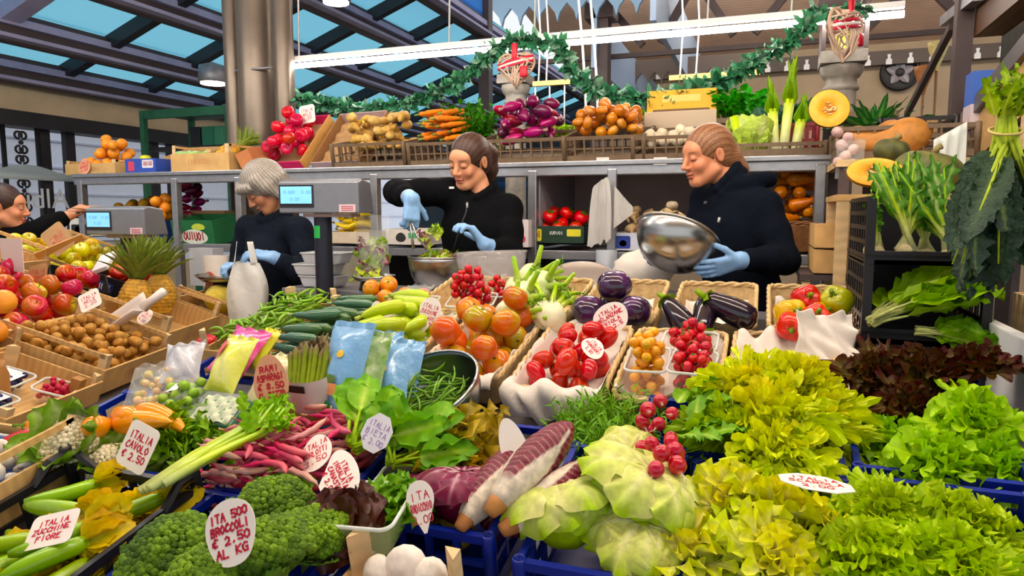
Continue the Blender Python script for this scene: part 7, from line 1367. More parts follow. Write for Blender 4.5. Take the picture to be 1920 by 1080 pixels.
solo('white_bin_bag', MB().ball((0, 0, 0), (.12, .09, .08), '#e3dedc', 22, 14, fn=lambda D: 1 + .1 * np.sin(8 * D[..., 0] + 3 * D[..., 2]) * np.cos(7 * D[..., 1] + 5 * D[..., 2])), M_paper, 'crumpled white plastic bag behind the platter below the steel bowl', 'bag', Mx((PY(1215, 505, 2.95).x, 2.80, 1.22)))
bcx = thing('back_bench', 'low dark bench behind the platter', 'bench', Mx((-.45, 2.8, 0))); part('top', MB().box((0, 0, 1.12), (.5, .2, .03)), M_steel2, bcx, smooth=False); part('base', MB().box((0, 0, .55), (.4, .16, 1.1)), M_dark, bcx, smooth=False)
# white carrier bag held by the older seller
pb = thing('carrier_bag', 'white carrier bag hanging from the older seller\'s gloved hand', 'bag', Matrix.Translation(PY(462, 520, 2.50))); rn = np.random.RandomState(8)
a, z = np.meshgrid(np.linspace(0, 2 * PI, 40, endpoint=False), np.linspace(0, 1, 18), indexing='ij'); wob = sum(np.sin(a * int(rn.randint(2, 7)) + z * rn.uniform(2, 7) + rn.uniform(0, 6)) for _ in range(5)) / 3
P = np.stack([(.1 + .022 * wob * (.35 + z)) * (.92 + .16 * np.sin(PI * z * .9) - .3 * z ** 3) * np.cos(a), (.058 * (1 - .7 * z ** 1.5) + .02 * wob * (.2 + .6 * z)) * np.sin(a), -.185 + .25 * z + .005 * wob], -1)
part('bag', MB().grid(P, '#ffffff', wrapu=True), mat('white carrier film', '#f4f3ee', .3, transl=.3, bump=(22, .7, .01)), pb)
for sx in (-1, 1): part('handle', MB().grid(np.array([[(sx * (.055 + q * .012) * (1 - .35 * t_), -.01 + .01 * q, .06 + .10 * t_) for q in np.linspace(-1, 1, 6)] for t_ in np.linspace(0, 1, 8)]), '#ffffff'), _MC['white carrier film'], pb, solid=.002)
# ================================================================== decoration and background things
def garland(pts, label, seed, r=.075):
    rn = R_(seed); mb = MB(); P = [PY(px, py, Y) for px, py, Y in pts]; mb.tube(P, .012, 6, '#1f4a34')
    for a, b in zip(P[:-1], P[1:]):
        n = max(4, int((b - a).length / .0028))
        for k in range(n):
            p = a.lerp(b, (k + rn.random()) / n); dr = Vector((rn.gauss(0, 1), rn.gauss(0, 1), rn.gauss(-.15, 1))).normalized(); M = Matrix.Translation(p) @ dr.to_track_quat('Y', 'Z').to_matrix().to_4x4() @ Matrix.Rotation(rn.uniform(0, 6), 4, 'Y')
            leaf(mb, M, r * rn.uniform(.6, 1.25), .017, '#2a6a48', '#3f9466' if rn.random() < .8 else '#8fb8a0', a0=0, curl=rn.uniform(-.5, .5), ruf=.004, nf=4, lob=.3, nu=6, nv=3, rnd=rn)
    return solo('garland', mb, mat('tinsel fir needles', None, .45, noise=(60, .25)), label, 'garland')
garland([(556, 185, 3.9), (600, 195, 3.9), (680, 205, 3.9), (760, 195, 3.9), (830, 170, 3.9), (880, 135, 3.9), (915, 100, 3.9), (970, 72, 3.9)], 'green fir garland swagged from the pipes up to the first wicker heart', 1)
garland([(975, 72, 3.9), (1015, 80, 3.9), (1050, 80, 3.9), (1068, 130, 3.9), (1105, 160, 3.9), (1150, 178, 3.9), (1220, 185, 3.9), (1290, 172, 3.9), (1370, 145, 3.9), (1420, 112, 3.9), (1500, 62, 3.9), (1535, 30, 3.9)], 'green fir garland swagged between the two wicker hearts', 2)
garland([(1520, 15, 3.9), (1560, 30, 3.9), (1600, 15, 3.9), (1632, 20, 3.9)], 'short tuft of green garland around the lantern on the right column', 3, .05)
def heart(label, px, py, Y, s, yaw):
    c = PY(px, py, Y); t = thing('wicker_heart', label, 'heart', Matrix.Translation(c) @ Matrix.Rotation(yaw, 4, 'Z')); n = 34
    H = [(16 * math.sin(a) ** 3 / 17 * s, (13 * math.cos(a) - 5 * math.cos(2 * a) - 2 * math.cos(3 * a) - math.cos(4 * a)) / 17 * s) for a in np.linspace(0, 2 * PI, n, endpoint=False)]
    fr = MB(); fr.tube([(x, 0, z) for x, z in H] + [(H[0][0], 0, H[0][1])], s * .06, 6, '#c9a894'); rn = R_(3)
    for i in range(30):
        a = rn.randrange(n); b = (a + rn.randrange(9, 25)) % n; bl = s * rn.choice((-.32, .32)); m = ((H[a][0] + H[b][0]) / 2, bl, (H[a][1] + H[b][1]) / 2); fr.tube([(H[a][0], 0, H[a][1]), (H[a][0] * .6 + m[0] * .4, bl * .8, H[a][1] * .6 + m[2] * .4), m, (H[b][0] * .6 + m[0] * .4, bl * .8, H[b][1] * .6 + m[2] * .4), (H[b][0], 0, H[b][1])], s * .035, 5, '#d8bca8')
    part('wicker', fr, M_v, t)
    for k, (dz, cc) in enumerate(((.34, '#c81c3c'), (.22, '#eee0dc'), (.12, '#c81c3c'))): part('ribbon', MB().grid(np.array([[(x * s * .98, -.36 * s * math.cos(x * 1.2), (dz + .18 * x + e) * s) for e in (-.055, .055)] for x in np.linspace(-.95, .95, 12)]), cc), mat('satin ribbon', None, .4), t, solid=.002)
    part('bow', MB().box((0, -.03, s * .75), (.035, .02, .09), '#c81430').box((.5 * s, -.04, -s * .25), (.045, .02, .06), '#c81430', M=None), _MC['satin ribbon'], t, bevel=.008); return t
heart('wicker heart with red ribbon hanging in front of the slim column', 968, 128, 3.8, .115, .0); heart('wicker heart with striped red ribbon hanging from the right column, turned sideways', 1583, 60, 3.75, .14, .95)
for px0, px1, py, Y, lb in ((1000, 1082, 158, 4.3, 'wooden bar hung on cords right of the first wicker heart'), (1255, 1425, 147, 4.3, 'wooden bar hung on cords in front of the back wall')):
    a, b = PY(px0, py, Y), PY(px1, py, Y); t = thing('hanging_bar', lb, 'bar', Matrix.Translation(a)); part('bar', MB().box(((b.x - a.x) / 2, 0, 0), (b.x - a.x, .03, .03)), M_wood, t, smooth=False)
    for f_ in (.12, .3): part('cord', MB().tube([((b.x - a.x) * f_, 0, .01), ((b.x - a.x) * f_ + .012, 0, .3), ((b.x - a.x) * f_ - .008, 0, .6), ((b.x - a.x) * f_, 0, 1.1)], .006, 5), M_white, t)
    if px0 == 1000:
        for f_ in (.05, .38, .72): part('cord', MB().tube([((b.x - a.x) * f_, 0, -.01), ((b.x - a.x) * f_, 0, -.28)], .005, 5), M_white, t)
for px in (1100, 1122): c = PY(px, 230, 4.25); solo('hanging_cable', MB().tube([(0, 0, -.1), (-.01, 0, .2), (-.03, 0, .45), (-.06, 0, .75), (-.06, 0, 1.2)], .008, 6), M_white, 'white cable hanging behind the garland ' + ('left of the dark post' if px == 1100 else 'right beside the dark post'), 'cable', Matrix.Translation(c))
c = PY(1690, 133, 8.86); t = thing('wall_fan', 'round dark ventilation fan in the back wall', 'fan', Matrix.Translation((c.x, 8.97, c.z)) @ Matrix.Rotation(PI / 2, 4, 'X')); part('ring', MB().lathe([(.2, -.02), (.2, .06), (.17, .07), (.165, -.02)], 32, '#1c1a1c'), M_v, t)
part('disc', MB().lathe([(.168, .01), (0, .012)][::-1], 28, '#121013'), M_v, t); part('hub', MB().ball((0, 0, .03), .05, '#3a363a', 12, 8), M_v, t)
fb = MB()
for k in range(5): leaf(fb, Matrix.Translation((0, 0, .03)) @ Matrix.Rotation(k * 2 * PI / 5, 4, 'Z'), .15, .05, '#5a555a', '#77727a', a0=.1, nu=6, nv=5)
part('blades', fb, M_vs, t)
# green rack on the left
gm = mat('green painted steel', '#2f6a4c', .5, noise=(12, .2)); GY = 5.2; a, b = PY(268, 208, GY), PY(428, 208, GY); t = thing('green_rack', 'green slotted steel rack standing by the left windows', 'rack', Matrix.Translation((a.x, GY, 0))); wdt = b.x - a.x
for x in (0, wdt):
    for y in (0, .6): part('post', MB().box((x, y, a.z / 2), (.05, .05, a.z)), gm, t, smooth=False)
part('top_beam', MB().box((wdt / 2, 0, a.z - .04), (wdt + .05, .04, .08)), gm, t, smooth=False); part('top_shelf', MB().box((wdt / 2, .3, a.z - .01), (wdt, .6, .02)), gm, t, smooth=False); part('shelf', MB().box((wdt / 2, .3, a.z - .36), (wdt, .56, .03)), M_dark, t, smooth=False)
for px, w, c, lb in ((395, .14, '#2f7a5c', 'green box on the green rack'), (415, .1, '#3f8a6a', 'narrower green box at the right on the green rack'), (372, .12, '#23262c', 'black box on the green rack')): p = PY(px, 230, GY + .25); solo('storage_box', MB().box((0, 0, .1), (w, .2, .2), c), M_v, lb, 'box', Mx((p.x, GY + .3, a.z - .345)), smooth=False, bevel=.004)
# kiosk with shelves at the right
kx = .86; kd = MB()
kt = thing('kiosk_frame', 'dark brown timber kiosk frame with sloping rails at the upper right', 'kiosk', Mx((kx, 2.9, 0)))
ik = Matrix.Translation((-kx, -2.9, 0))
def kbar(a, b, w, h, m, nm='rail'):
    d = b - a; part(nm, MB().box((d.length / 2, 0, 0), (d.length, w, h)), m, kt, M=ik @ aim(a, d), smooth=False)
a = PX(1793, 250, kx); kbar(Vector((kx, a.y, .0)), Vector((kx, a.y, 2.75)), .07, .07, M_brown, 'post'); kbar(Vector((kx, a.y + .1, 1.0)), Vector((kx, a.y + .1, 2.5)), .02, .03, M_lav, 'post')
r0, r1 = PX(1795, 245, kx), PX(1925, 88, kx); kbar(r0, r1 + (r1 - r0) * .3, .04, .07, mat('grey metal rail', '#6d6870', .4, metal=.4))
kbar(PX(1788, 60, kx) + Vector((.0, .2, .1)), PX(1835, -10, kx), .05, .05, M_steel2)
kbar(PX(1700, 215, kx), PX(1785, 50, kx), .03, .035, M_brown); kbar(Vector((kx + .1, 2.1, 2.42)), Vector((kx + .1, 3.9, 2.42)), .12, .3, mat('dark stained timber', '#6a4428', .5, wave=('Y', 5, .3, 2)), 'beam')
bm_ = (r0 + r1) / 2; d = (r1 - r0); part('board', MB().box((d.length / 2, 0, -.13), (d.length * 1.3, .015, .2)), M_wood, kt, M=ik @ aim(r0 + Vector((.01, 0, 0)), d), smooth=False)
for k in range(7): p = r0.lerp(r1, k / 6); part('slat', MB().box((p.x - kx + .012, p.y - 2.9, p.z - .36), (.015, .035, .3)), M_wood2, kt, smooth=False)
kbar(Vector((kx, 2.2, kc.z + .14)), kc + Vector((0, 0, .10)), .012, .012, M_steel2, 'hook_arm'); kbar(Vector((kx, 2.2, kc.z + .14)), Vector((kx, 2.2, 2.3)), .02, .02, M_steel2, 'hook_arm'); kbar(kc + Vector((0, 0, .10)), kc + Vector((0, 0, .01)), .006, .006, M_steel2, 'hook')
part('back_wall', MB().box((.35, .5, 2.1), (.03, 2.4, 1.6)), mat('dark green shutter', '#232c28', .6, wave=('Y', 3, .3, 0)), kt, smooth=False)
part('floor_board', MB().box((.2, .4, 1.78), (.36, 1.6, .02)), M_brown, kt, smooth=False)
c = PX(1868, 150, kx + .16); carton('cardboard_box', .22, .3, .16, '#d8a45a', 'yellowish cardboard box standing in the kiosk at the upper right', Mx((kx + .2, c.y + .2, 1.80 + .17), (0, 0, PI / 2)), inner='#b08040')
solo('blue_bottle_pack', MB().box((0, 0, 0), (.1, .12, .26), '#3f6ac8').box((0, 0, -.06), (.102, .122, .1), '#d8c8d0'), M_v, 'blue and white pack behind the kiosk post', 'pack', Mx((kx + .02, 3.62, 1.93)), smooth=False)
solo('orange_crate_box', MB().box((0, 0, 0), (.16, .3, .3), '#b8844a'), M_card, 'brown cardboard box standing left behind the kiosk post', 'box', Mx((kx - .05, 3.95, 1.75)), smooth=False)
for (px, py, Y, w, h_, lb, c) in ((1758, 105, 5.6, .1, .14, 'upturned pale straw broom head by the kiosk', '#d8cc98'), (1732, 150, 5.6, .1, .12, 'brown straw broom head by the kiosk', '#a8785a')):
    p = PY(px, py, Y); t = thing('broom', lb, 'broom', Mx(p)); part('bristles', MB().lathe([(.012, -.1), (.02, -.06), (.06, .05), (.065, .09), (0, .09)], 16, c), M_matte, t); part('stick', MB().tube([(0, 0, -.1), (0, 0, -p.z + .02)], .011, 8, '#8a6a48'), M_v, t)
solo('plastic_sheet', MB().grid(np.array([[(.05 * u_, .01 * math.sin(9 * u_ + 3 * v_), -.22 * v_ + .03 * u_) for v_ in np.linspace(0, 1, 10)] for u_ in np.linspace(-1, 1, 10)]), '#cfd0cc'), mat('grey white sheet', '#cfd2cc', .5), 'grey white plastic sheet hanging behind the green pumpkin', 'sheet', Mx(PY(1782, 245, 2.85)), solid=.003)
# ================================================================== people: smooth-blended bodies polygonised from distance fields
def _v(p): return np.array(p, float)
class SDF:
    def __init__(s): s.p = []
    def cap(s, a, b, ra, rb=None, k=.012): s.p.append(('c', _v(a), _v(b), ra, ra if rb is None else rb, k, 1)); return s
    def ell(s, c, r, R=None, k=.012, op=1): s.p.append(('e', _v(c), _v(r), np.eye(3) if R is None else np.array(R), 0, k, op)); return s
    def poly(s, pts, radii, k=.012):
        for i in range(len(pts) - 1): s.cap(pts[i], pts[i + 1], radii[i], radii[i + 1], k)
        return s
    def mesh(s, vox):
        lo = np.full(3, 1e9); hi = -lo
        for q in s.p:
            if q[6] < 0: continue
            if q[0] == 'c': r = max(q[3], q[4]); lo = np.minimum(lo, np.minimum(q[1], q[2]) - r); hi = np.maximum(hi, np.maximum(q[1], q[2]) + r)
            else: r = q[2].max(); lo = np.minimum(lo, q[1] - r); hi = np.maximum(hi, q[1] + r)
        lo -= 3 * vox; hi += 3 * vox; n = np.ceil((hi - lo) / vox).astype(int) + 1; g = np.full(n, .2, np.float32)
        for q in s.p:
            k = q[5]; m = k + 2 * vox
            if q[0] == 'c': r = max(q[3], q[4]); a = np.minimum(q[1], q[2]) - r - m; b = np.maximum(q[1], q[2]) + r + m
            else: r = q[2].max(); a = q[1] - r - m; b = q[1] + r + m
            i0 = np.clip(np.floor((a - lo) / vox).astype(int), 0, n - 1); i1 = np.clip(np.ceil((b - lo) / vox).astype(int) + 1, 1, n)
            X = [(lo[d] + np.arange(i0[d], i1[d]) * vox).astype(np.float32) for d in range(3)]
            if min(len(x) for x in X) == 0: continue
            G = np.meshgrid(*X, indexing='ij')
            if q[0] == 'c':
                ab = q[2] - q[1]; L2 = max(1e-9, ab @ ab); t = np.clip(sum((G[d] - q[1][d]) * ab[d] for d in range(3)) / L2, 0, 1)
                D = np.sqrt(sum((G[d] - q[1][d] - t * ab[d]) ** 2 for d in range(3))) - (q[3] + (q[4] - q[3]) * t)
            else:
                P = [G[d] - q[1][d] for d in range(3)]; Q = [sum(P[d] * q[3][d, e] for d in range(3)) for e in range(3)]
                k0 = np.sqrt(sum((Q[d] / q[2][d]) ** 2 for d in range(3))); k1 = np.sqrt(sum((Q[d] / q[2][d] ** 2) ** 2 for d in range(3))) + 1e-9; D = k0 * (k0 - 1) / k1
            sl = tuple(slice(i0[d], i1[d]) for d in range(3)); A = g[sl]
            if q[6] > 0: h = np.maximum(k - np.abs(A - D), 0) / k; g[sl] = np.minimum(A, D) - h * h * k * .25
            else: h = np.maximum(k - np.abs(A + D), 0) / k; g[sl] = np.maximum(A, -D) + h * h * k * .25
        ins = g < 0; c = np.zeros(n - 1, np.int8)
        for i in (0, 1):
            for j in (0, 1):
                for l in (0, 1): c += ins[i:n[0] - 1 + i, j:n[1] - 1 + j, l:n[2] - 1 + l]
        I = np.argwhere((c > 0) & (c < 8)); idx = np.full(n - 1, -1, np.int64); idx[tuple(I.T)] = np.arange(len(I))
        S = np.zeros((len(I), 3)); W = np.zeros(len(I))
        for ax in range(3):
            o = [d for d in range(3) if d != ax]
            for u in (0, 1):
                for v in (0, 1):
                    a = I.copy(); a[:, o[0]] += u; a[:, o[1]] += v; b = a.copy(); b[:, ax] += 1; ga = g[tuple(a.T)]; gb = g[tuple(b.T)]; cr = (ga < 0) != (gb < 0)
                    t = np.where(cr, ga / np.where(ga == gb, 1, ga - gb), 0); p = a.astype(float); p[:, ax] += t; S += p * cr[:, None]; W += cr
        V = lo + S / np.maximum(W, 1)[:, None] * vox; F = []
        for ax in range(3):
            o = [(ax + 1) % 3, (ax + 2) % 3]; sl0 = [slice(None)] * 3; sl1 = [slice(None)] * 3; sl0[ax] = slice(0, -1); sl1[ax] = slice(1, None)
            ch = np.argwhere(ins[tuple(sl0)] != ins[tuple(sl1)]); ch = ch[(ch[:, o[0]] > 0) & (ch[:, o[1]] > 0) & (ch[:, o[0]] < n[o[0]] - 1) & (ch[:, o[1]] < n[o[1]] - 1)]
            e0 = np.zeros(3, int); e0[o[0]] = 1; e1 = np.zeros(3, int); e1[o[1]] = 1
            q = np.stack([idx[tuple((ch - e0 - e1).T)], idx[tuple((ch - e1).T)], idx[tuple(ch.T)], idx[tuple((ch - e0).T)]], 1); fl = ~ins[tuple(ch.T)]; q[fl] = q[fl][:, ::-1]; F.append(q)
        F = np.concatenate(F); F = F[(F >= 0).all(1)]
        return V, F.tolist()
M_hskin = mat('human skin', None, .45, noise=(60, .05), sss=.12)
M_hair = mat('combed hair', None, .38, noise=(140, .3), bump=(160, .6, .003))
M_cloth = mat('black fleece cloth', None, .9, spec=.08, noise=(50, .25), bump=(90, .3, .003))
M_glove = mat('blue nitrile glove', '#8fbdf0', .35, noise=(70, .12), bump=(60, .25, .002))
M_tr = mat('dark trousers', '#1b1c22', .8)
def sub(V, loc): return V - _v(loc)
def head_frame(c, f, s=1.0, roll=0.):
    f = Vector(f).normalized(); y = -f; z = Vector((0, 0, 1)); z = (z - y * z.dot(y)).normalized(); x = y.cross(z)
    R = np.array(Matrix((x, y, z)).transposed()) @ np.array(Matrix.Rotation(roll, 3, 'Y')); return _v(c), R, s
def head_prims(S, H, jaw=1.0, nose=1.0):
    c, R, s = H; P = lambda x, y, z: c + R @ (_v((x, y, z)) * s)
    def e(x, y, z, r, k=.015, op=1): S.ell(P(x, y, z), _v(r) * s, R, k * s, op)
    e(0, .012, .03, (.073, .091, .084)); e(0, -.028, -.035, (.056 * jaw, .06, .072), .02); e(0, -.066, -.089, (.021 * jaw, .018, .017), .02)
    for q in (-1, 1):
        S.cap(P(q * .052 * jaw, .0, -.055), P(q * .02, -.06, -.088), .019 * s, .016 * s, .025 * s); e(q * .036, -.062, -.028, (.021, .02, .02), .02)
    e(0, -.066, .03, (.048, .022, .03), .02)
    for q in (-1, 1): e(q * .031, -.100, .003, (.016, .012, .0095), .012, -1)
    for q in (-1, 1): e(q * .031, -.0765, .002, (.0145, .0125, .0115), .003)
    S.cap(P(0, -.083, .012), P(0, -.104 * nose, -.026), .0075 * s, .0105 * s, .012 * s)
    for q in (-1, 1): e(q * .0105, -.094, -.031, (.0075, .009, .0065), .006)
    e(0, -.089, -.054, (.021, .0085, .0052), .005); e(0, -.087, -.0655, (.018, .0085, .0062), .005); e(0, -.0985, -.0595, (.02, .006, .0014), .002, -1)
    for q in (-1, 1):
        e(q * .0745, .012, -.002, (.006, .017, .03), .006); e(q * .081, .006, .0, (.004, .009, .016), .004, -1)
def face_cols(V, H, skin, lip, brow, wrinkle=0., open_eye=False):
    c, R, s = H; L = (V - c) @ R / s; x, y, z = np.abs(L[:, 0]), L[:, 1], L[:, 2]; C = np.tile(np.array(lin(skin)), (len(V), 1))
    def add(w, col): nonlocal C; w = np.clip(w, 0, 1)[:, None]; C = C * (1 - w) + np.array(lin(col)) * w
    fr = (y < -.03) & (z > -.13) & (z < .12)
    add(.35 * np.exp(-((x - .04) / .02) ** 2 - ((z + .03) / .025) ** 2) * fr, '#c8604a'); add(.3 * np.exp(-(x / .014) ** 2 - ((z + .03) / .012) ** 2) * (y < -.09), '#c8604a')
    add(.9 * np.exp(-(x / .021) ** 4 - ((z + .0598) / .0115) ** 4) * (y < -.078), lip); add(.9 * np.exp(-(x / .02) ** 4 - ((z + .0597) / .0016) ** 2) * (y < -.078), '#6a2420')
    add(.9 * np.exp(-((x - .031) / .017) ** 4 - ((z - .0245 + .12 * (x - .03) ** 2 / .02) / .0036) ** 2) * (y < -.05), brow)
    add(.45 * np.exp(-((x - .031) / .02) ** 4 - ((z - .008) / .009) ** 2) * (y < -.05), '#9a5a44')
    if open_eye: add(1.0 * np.exp(-((x - .031) / .012) ** 4 - ((z - .002) / .0045) ** 4) * (y < -.07), '#cfc0b4'); add(np.exp(-((x - .029) / .0055) ** 4 - ((z - .002) / .0055) ** 4) * (y < -.07), '#2a1a14'); add(.9 * np.exp(-((x - .031) / .015) ** 4 - ((z - .0075) / .002) ** 2) * (y < -.06), '#1e1210')
    else: add(.95 * np.exp(-((x - .031) / .0145) ** 4 - ((z + .0045) / .0023) ** 2) * (y < -.06), '#24150f')
    add(.7 * np.exp(-((x - .079) / .006) ** 2 - ((y - .006) / .006) ** 2 - (z / .012) ** 2), '#a04a38')
    if wrinkle: add(wrinkle * (np.sin(z * 900 + 40 * x) > .6) * fr * (z > .03), '#a86a50')
    return C
def hand_prims(S, wr, d, n, curl=(.5, .5, .5, .5), side=1, grow=0., spread=.1, thumb=(.6, .75, .25), k=.006, sc=1.0, second=.9):
    """wr wrist, d finger direction, n direction the palm faces, side +1/-1 places the thumb"""
    d = _v(d) / np.linalg.norm(d); n = _v(n); n = n - d * (n @ d); n /= np.linalg.norm(n); sd = np.cross(d, n) * side; wr = _v(wr); e = lambda a: a * sc
    for o in (.024, .008, -.008, -.024): S.cap(wr + sd * e(o * .7), wr + d * e(.08) + sd * e(o), e(.0135) + grow, e(.0115) + grow, .012)
    for o, L, c, sp in ((.027, .068, curl[0], 1), (.009, .077, curl[1], .3), (-.009, .071, curl[2], -.3), (-.026, .055, curl[3], -1)):
        b = wr + d * e(.082) + sd * e(o); ang = 0.; r = e(.0085) + grow; dd = d + sd * spread * sp; dd /= np.linalg.norm(dd)
        for q, l in enumerate((.45, .32, .25)):
            ang += c * (.8 if q == 0 else second); v = dd * math.cos(ang) + n * math.sin(ang); b2 = b + v * e(L * l); S.cap(b, b2, r, r * .93, k * .5); b = b2; r *= .93
    b = wr + d * e(.02) + sd * e(.022); v = d * thumb[0] + sd * thumb[1] + n * thumb[2]; v /= np.linalg.norm(v); b2 = b + v * e(.045); S.cap(b, b2, e(.0125) + grow, e(.0098) + grow, .01); v2 = v * .8 + d * .35 + n * .15; v2 /= np.linalg.norm(v2); S.cap(b2, b2 + v2 * e(.034), e(.0098) + grow, e(.0085) + grow, .004)
def person(label, base, H, skin, lip, brow, neck, chest, hips, arms, jacket, hairf, hairc, sleeves, gloves, jaw=1., nose=1., wr=0., open_eye=False, collar=True, extras=None, chest_r=(.165, .105, .15), bodyR=None, bob=False):
    """arms: list of (shoulder, elbow, wrist, finger direction, palm normal, curl, side); positions are world points"""
    t = thing('person', label, 'person', Matrix.Translation(base)); c, R, s = H; nb = _v(neck); ch = _v(chest); hp = _v(hips); B = np.eye(3) if bodyR is None else np.array(bodyR)
    S = SDF(); head_prims(S, H, jaw, nose)
    S.cap(c + R @ _v((0, .022, -.05)) * s, nb, .043 * s, .047, .02); S.ell(ch, _v(chest_r) * .8, B, .03); S.cap(ch, hp, .10, .11, .06)
    for (sh, el, wt, d, n, cu, sd) in arms:
        S.cap(nb + _v((0, 0, -.06)), sh, .038, .034, .03); S.poly([sh, el, wt], [.04, .034, .026], .02); hand_prims(S, wt, d, n, cu, sd, grow=-.0015 if gloves else 0.)
    V, F = S.mesh(.0034); C = face_cols(V, H, skin, lip, brow, wr, open_eye); part('body', MB().add(sub(V, base), F, C), M_hskin, t)
    if gloves:
        for (sh, el, wt, d, n, cu, sd) in arms:
            G = SDF(); hand_prims(G, wt, d, n, cu, sd, grow=.0014); w = _v(wt); e = _v(el); u = (e - w) / np.linalg.norm(e - w); G.cap(w - u * .0, w + u * .045, .0285, .033, .015)
            V, F = G.mesh(.0028); part('glove', MB().add(sub(V, base), F), M_glove, t)
    J = SDF(); J.ell(ch, chest_r, B, .05); J.cap(ch + _v((0, 0, -.05)), hp, .135, .15, .07); J.ell(hp, (.18, .13, .12), B, .05)
    for (sh, el, wt, d, n, cu, sd), q in zip(arms, sleeves):
        w = _v(el) + (_v(wt) - _v(el)) * q; J.cap(nb + _v((0, 0, -.06)), sh, .06, .063, .05); m1 = (_v(sh) + _v(el)) / 2; J.poly([sh, m1, el, (_v(el) + w) / 2, w], [.062, .057, .05, .05, .04], .025)
        ax = (w - _v(el)) / np.linalg.norm(w - _v(el)); J.cap(w - ax * .012, w, .043, .042, .006)
    up = (c - nb); up /= np.linalg.norm(up)
    if collar:
        a0 = np.cross(up, R[:, 0]); a0 /= np.linalg.norm(a0); a1 = np.cross(a0, up)
        ring = [nb + up * (.02 + .012 * math.cos(q)) + (a1 * math.sin(q) * .062 + a0 * math.cos(q) * .062) * (1 + .15 * (abs(q - PI) < .5)) for q in np.linspace(0, 2 * PI, 15)]
        for a, b in zip(ring[:-1], ring[1:]): J.cap(a, b, .017, .017, .012); J.cap(a - up * .03, b - up * .03, .02, .02, .012)
    if extras: extras(J)
    J.cap(nb - up * .01, nb + up * .1, .044, .044, .008); J.p[-1] = J.p[-1][:6] + (-1,)
    V, F = J.mesh(.0045); jk = part('jacket', MB().add(sub(V, base), F, jacket), M_cloth, t)
    Hs = SDF(); hairf(Hs, H); V, F = Hs.mesh(.0034); L = (V - c) @ R / s; an = np.arctan2(L[:, 0], L[:, 1] - .03) if bob else np.arctan2(L[:, 0], L[:, 2] + .06); k = .5 + .3 * np.sin(an * 47 + 3 * L[:, 1] / .09) + .25 * np.sin(an * 103); part('hair', MB().add(sub(V, base), F, cols(hairc[0], hairc[1], k)), M_hair, t)
    T = SDF()
    for q in (-1, 1):
        a = hp + B @ _v((q * .09, 0, -.02)); b = _v((a[0], a[1] - .02, base[2] + .5)); f_ = _v((a[0], a[1], base[2] + .09)); T.poly([a, b, f_], [.09, .065, .05], .03); T.cap(f_ + _v((0, .02, -.05)), f_ + _v((0, -.12, -.055)), .04, .035, .02)
    V, F = T.mesh(.012); part('trousers', MB().add(sub(V, base), F), M_tr, t)
    return t, jk
def hair_cap(Hs, H, front=.06, grow=0., k=.012, cut=(0, -.105, -.03), cutr=(.068, .072, .082)):
    c, R, s = H; P = lambda x, y, z: c + R @ (_v((x, y, z)) * s)
    Hs.ell(P(0, .018, .034), _v((.080 + grow, .096 + grow, .088 + grow)) * s, R); Hs.ell(P(0, .05, -.02), _v((.066 + grow, .06 + grow, .06)) * s, R, .03)
    Hs.ell(P(*cut), _v(cutr) * s, R, k * s, -1)
    for q in (-1, 1): Hs.ell(P(q * .085, .006, -.012), _v((.03, .02, .032)) * s, R, .008, -1)
    return P
FL_ = .14
# --- young seller filling the bag
def HM(px, py, Y, l, cmr, dn, s=1., roll=0.):
    return head_frame(PY(px, py, Y), Vector(RGT) * l - Vector(FWD) * cmr - Vector((0, 0, dn)), s, roll)
H1 = HM(880, 303, 2.80, -.60, .80, .42, 1.0, rad(4))
def hair1(S, H):
    P = hair_cap(S, H); c, R, s = H
    S.poly([P(.01, .105, .04), P(.012, .135, .0), P(.012, .125, -.07), P(.012, .105, -.13)], [.028, .034, .03, .012], .02)
    S.cap(P(.005, .095, .035), P(.008, .115, .035), .03, .03, .004)
a1 = [(PY(842, 362, 2.80), PY(742, 360, 2.70), PY(772, 372, 2.50), Vector((0.05, -.15, -1)), Vector((-.75, .6, -.1)), (.7, .75, .8, .8), 1),
      (PY(952, 392, 2.84), PY(958, 478, 2.74), PY(908, 458, 2.60), -Vector(RGT) * .55 + Vector((0, -.1, .75)), -Vector(RGT) * .7 - Vector((0, .2, .6)), (.55, .65, .7, .8), -1)]
p1, j1_ = person('young woman with brown ponytail and black zip jacket filling a salad bag', (PY(895, 400, 2.84).x, 2.84, FL_), H1, '#dd9a74', '#b8584e', '#4a2c1e', PY(905, 368, 2.84), PY(895, 428, 2.84), PY(890, 560, 2.86), a1, '#0c0d10', hair1, ('#2e1d18', '#5a3c2e'), (.62, .62), True, jaw=.88)
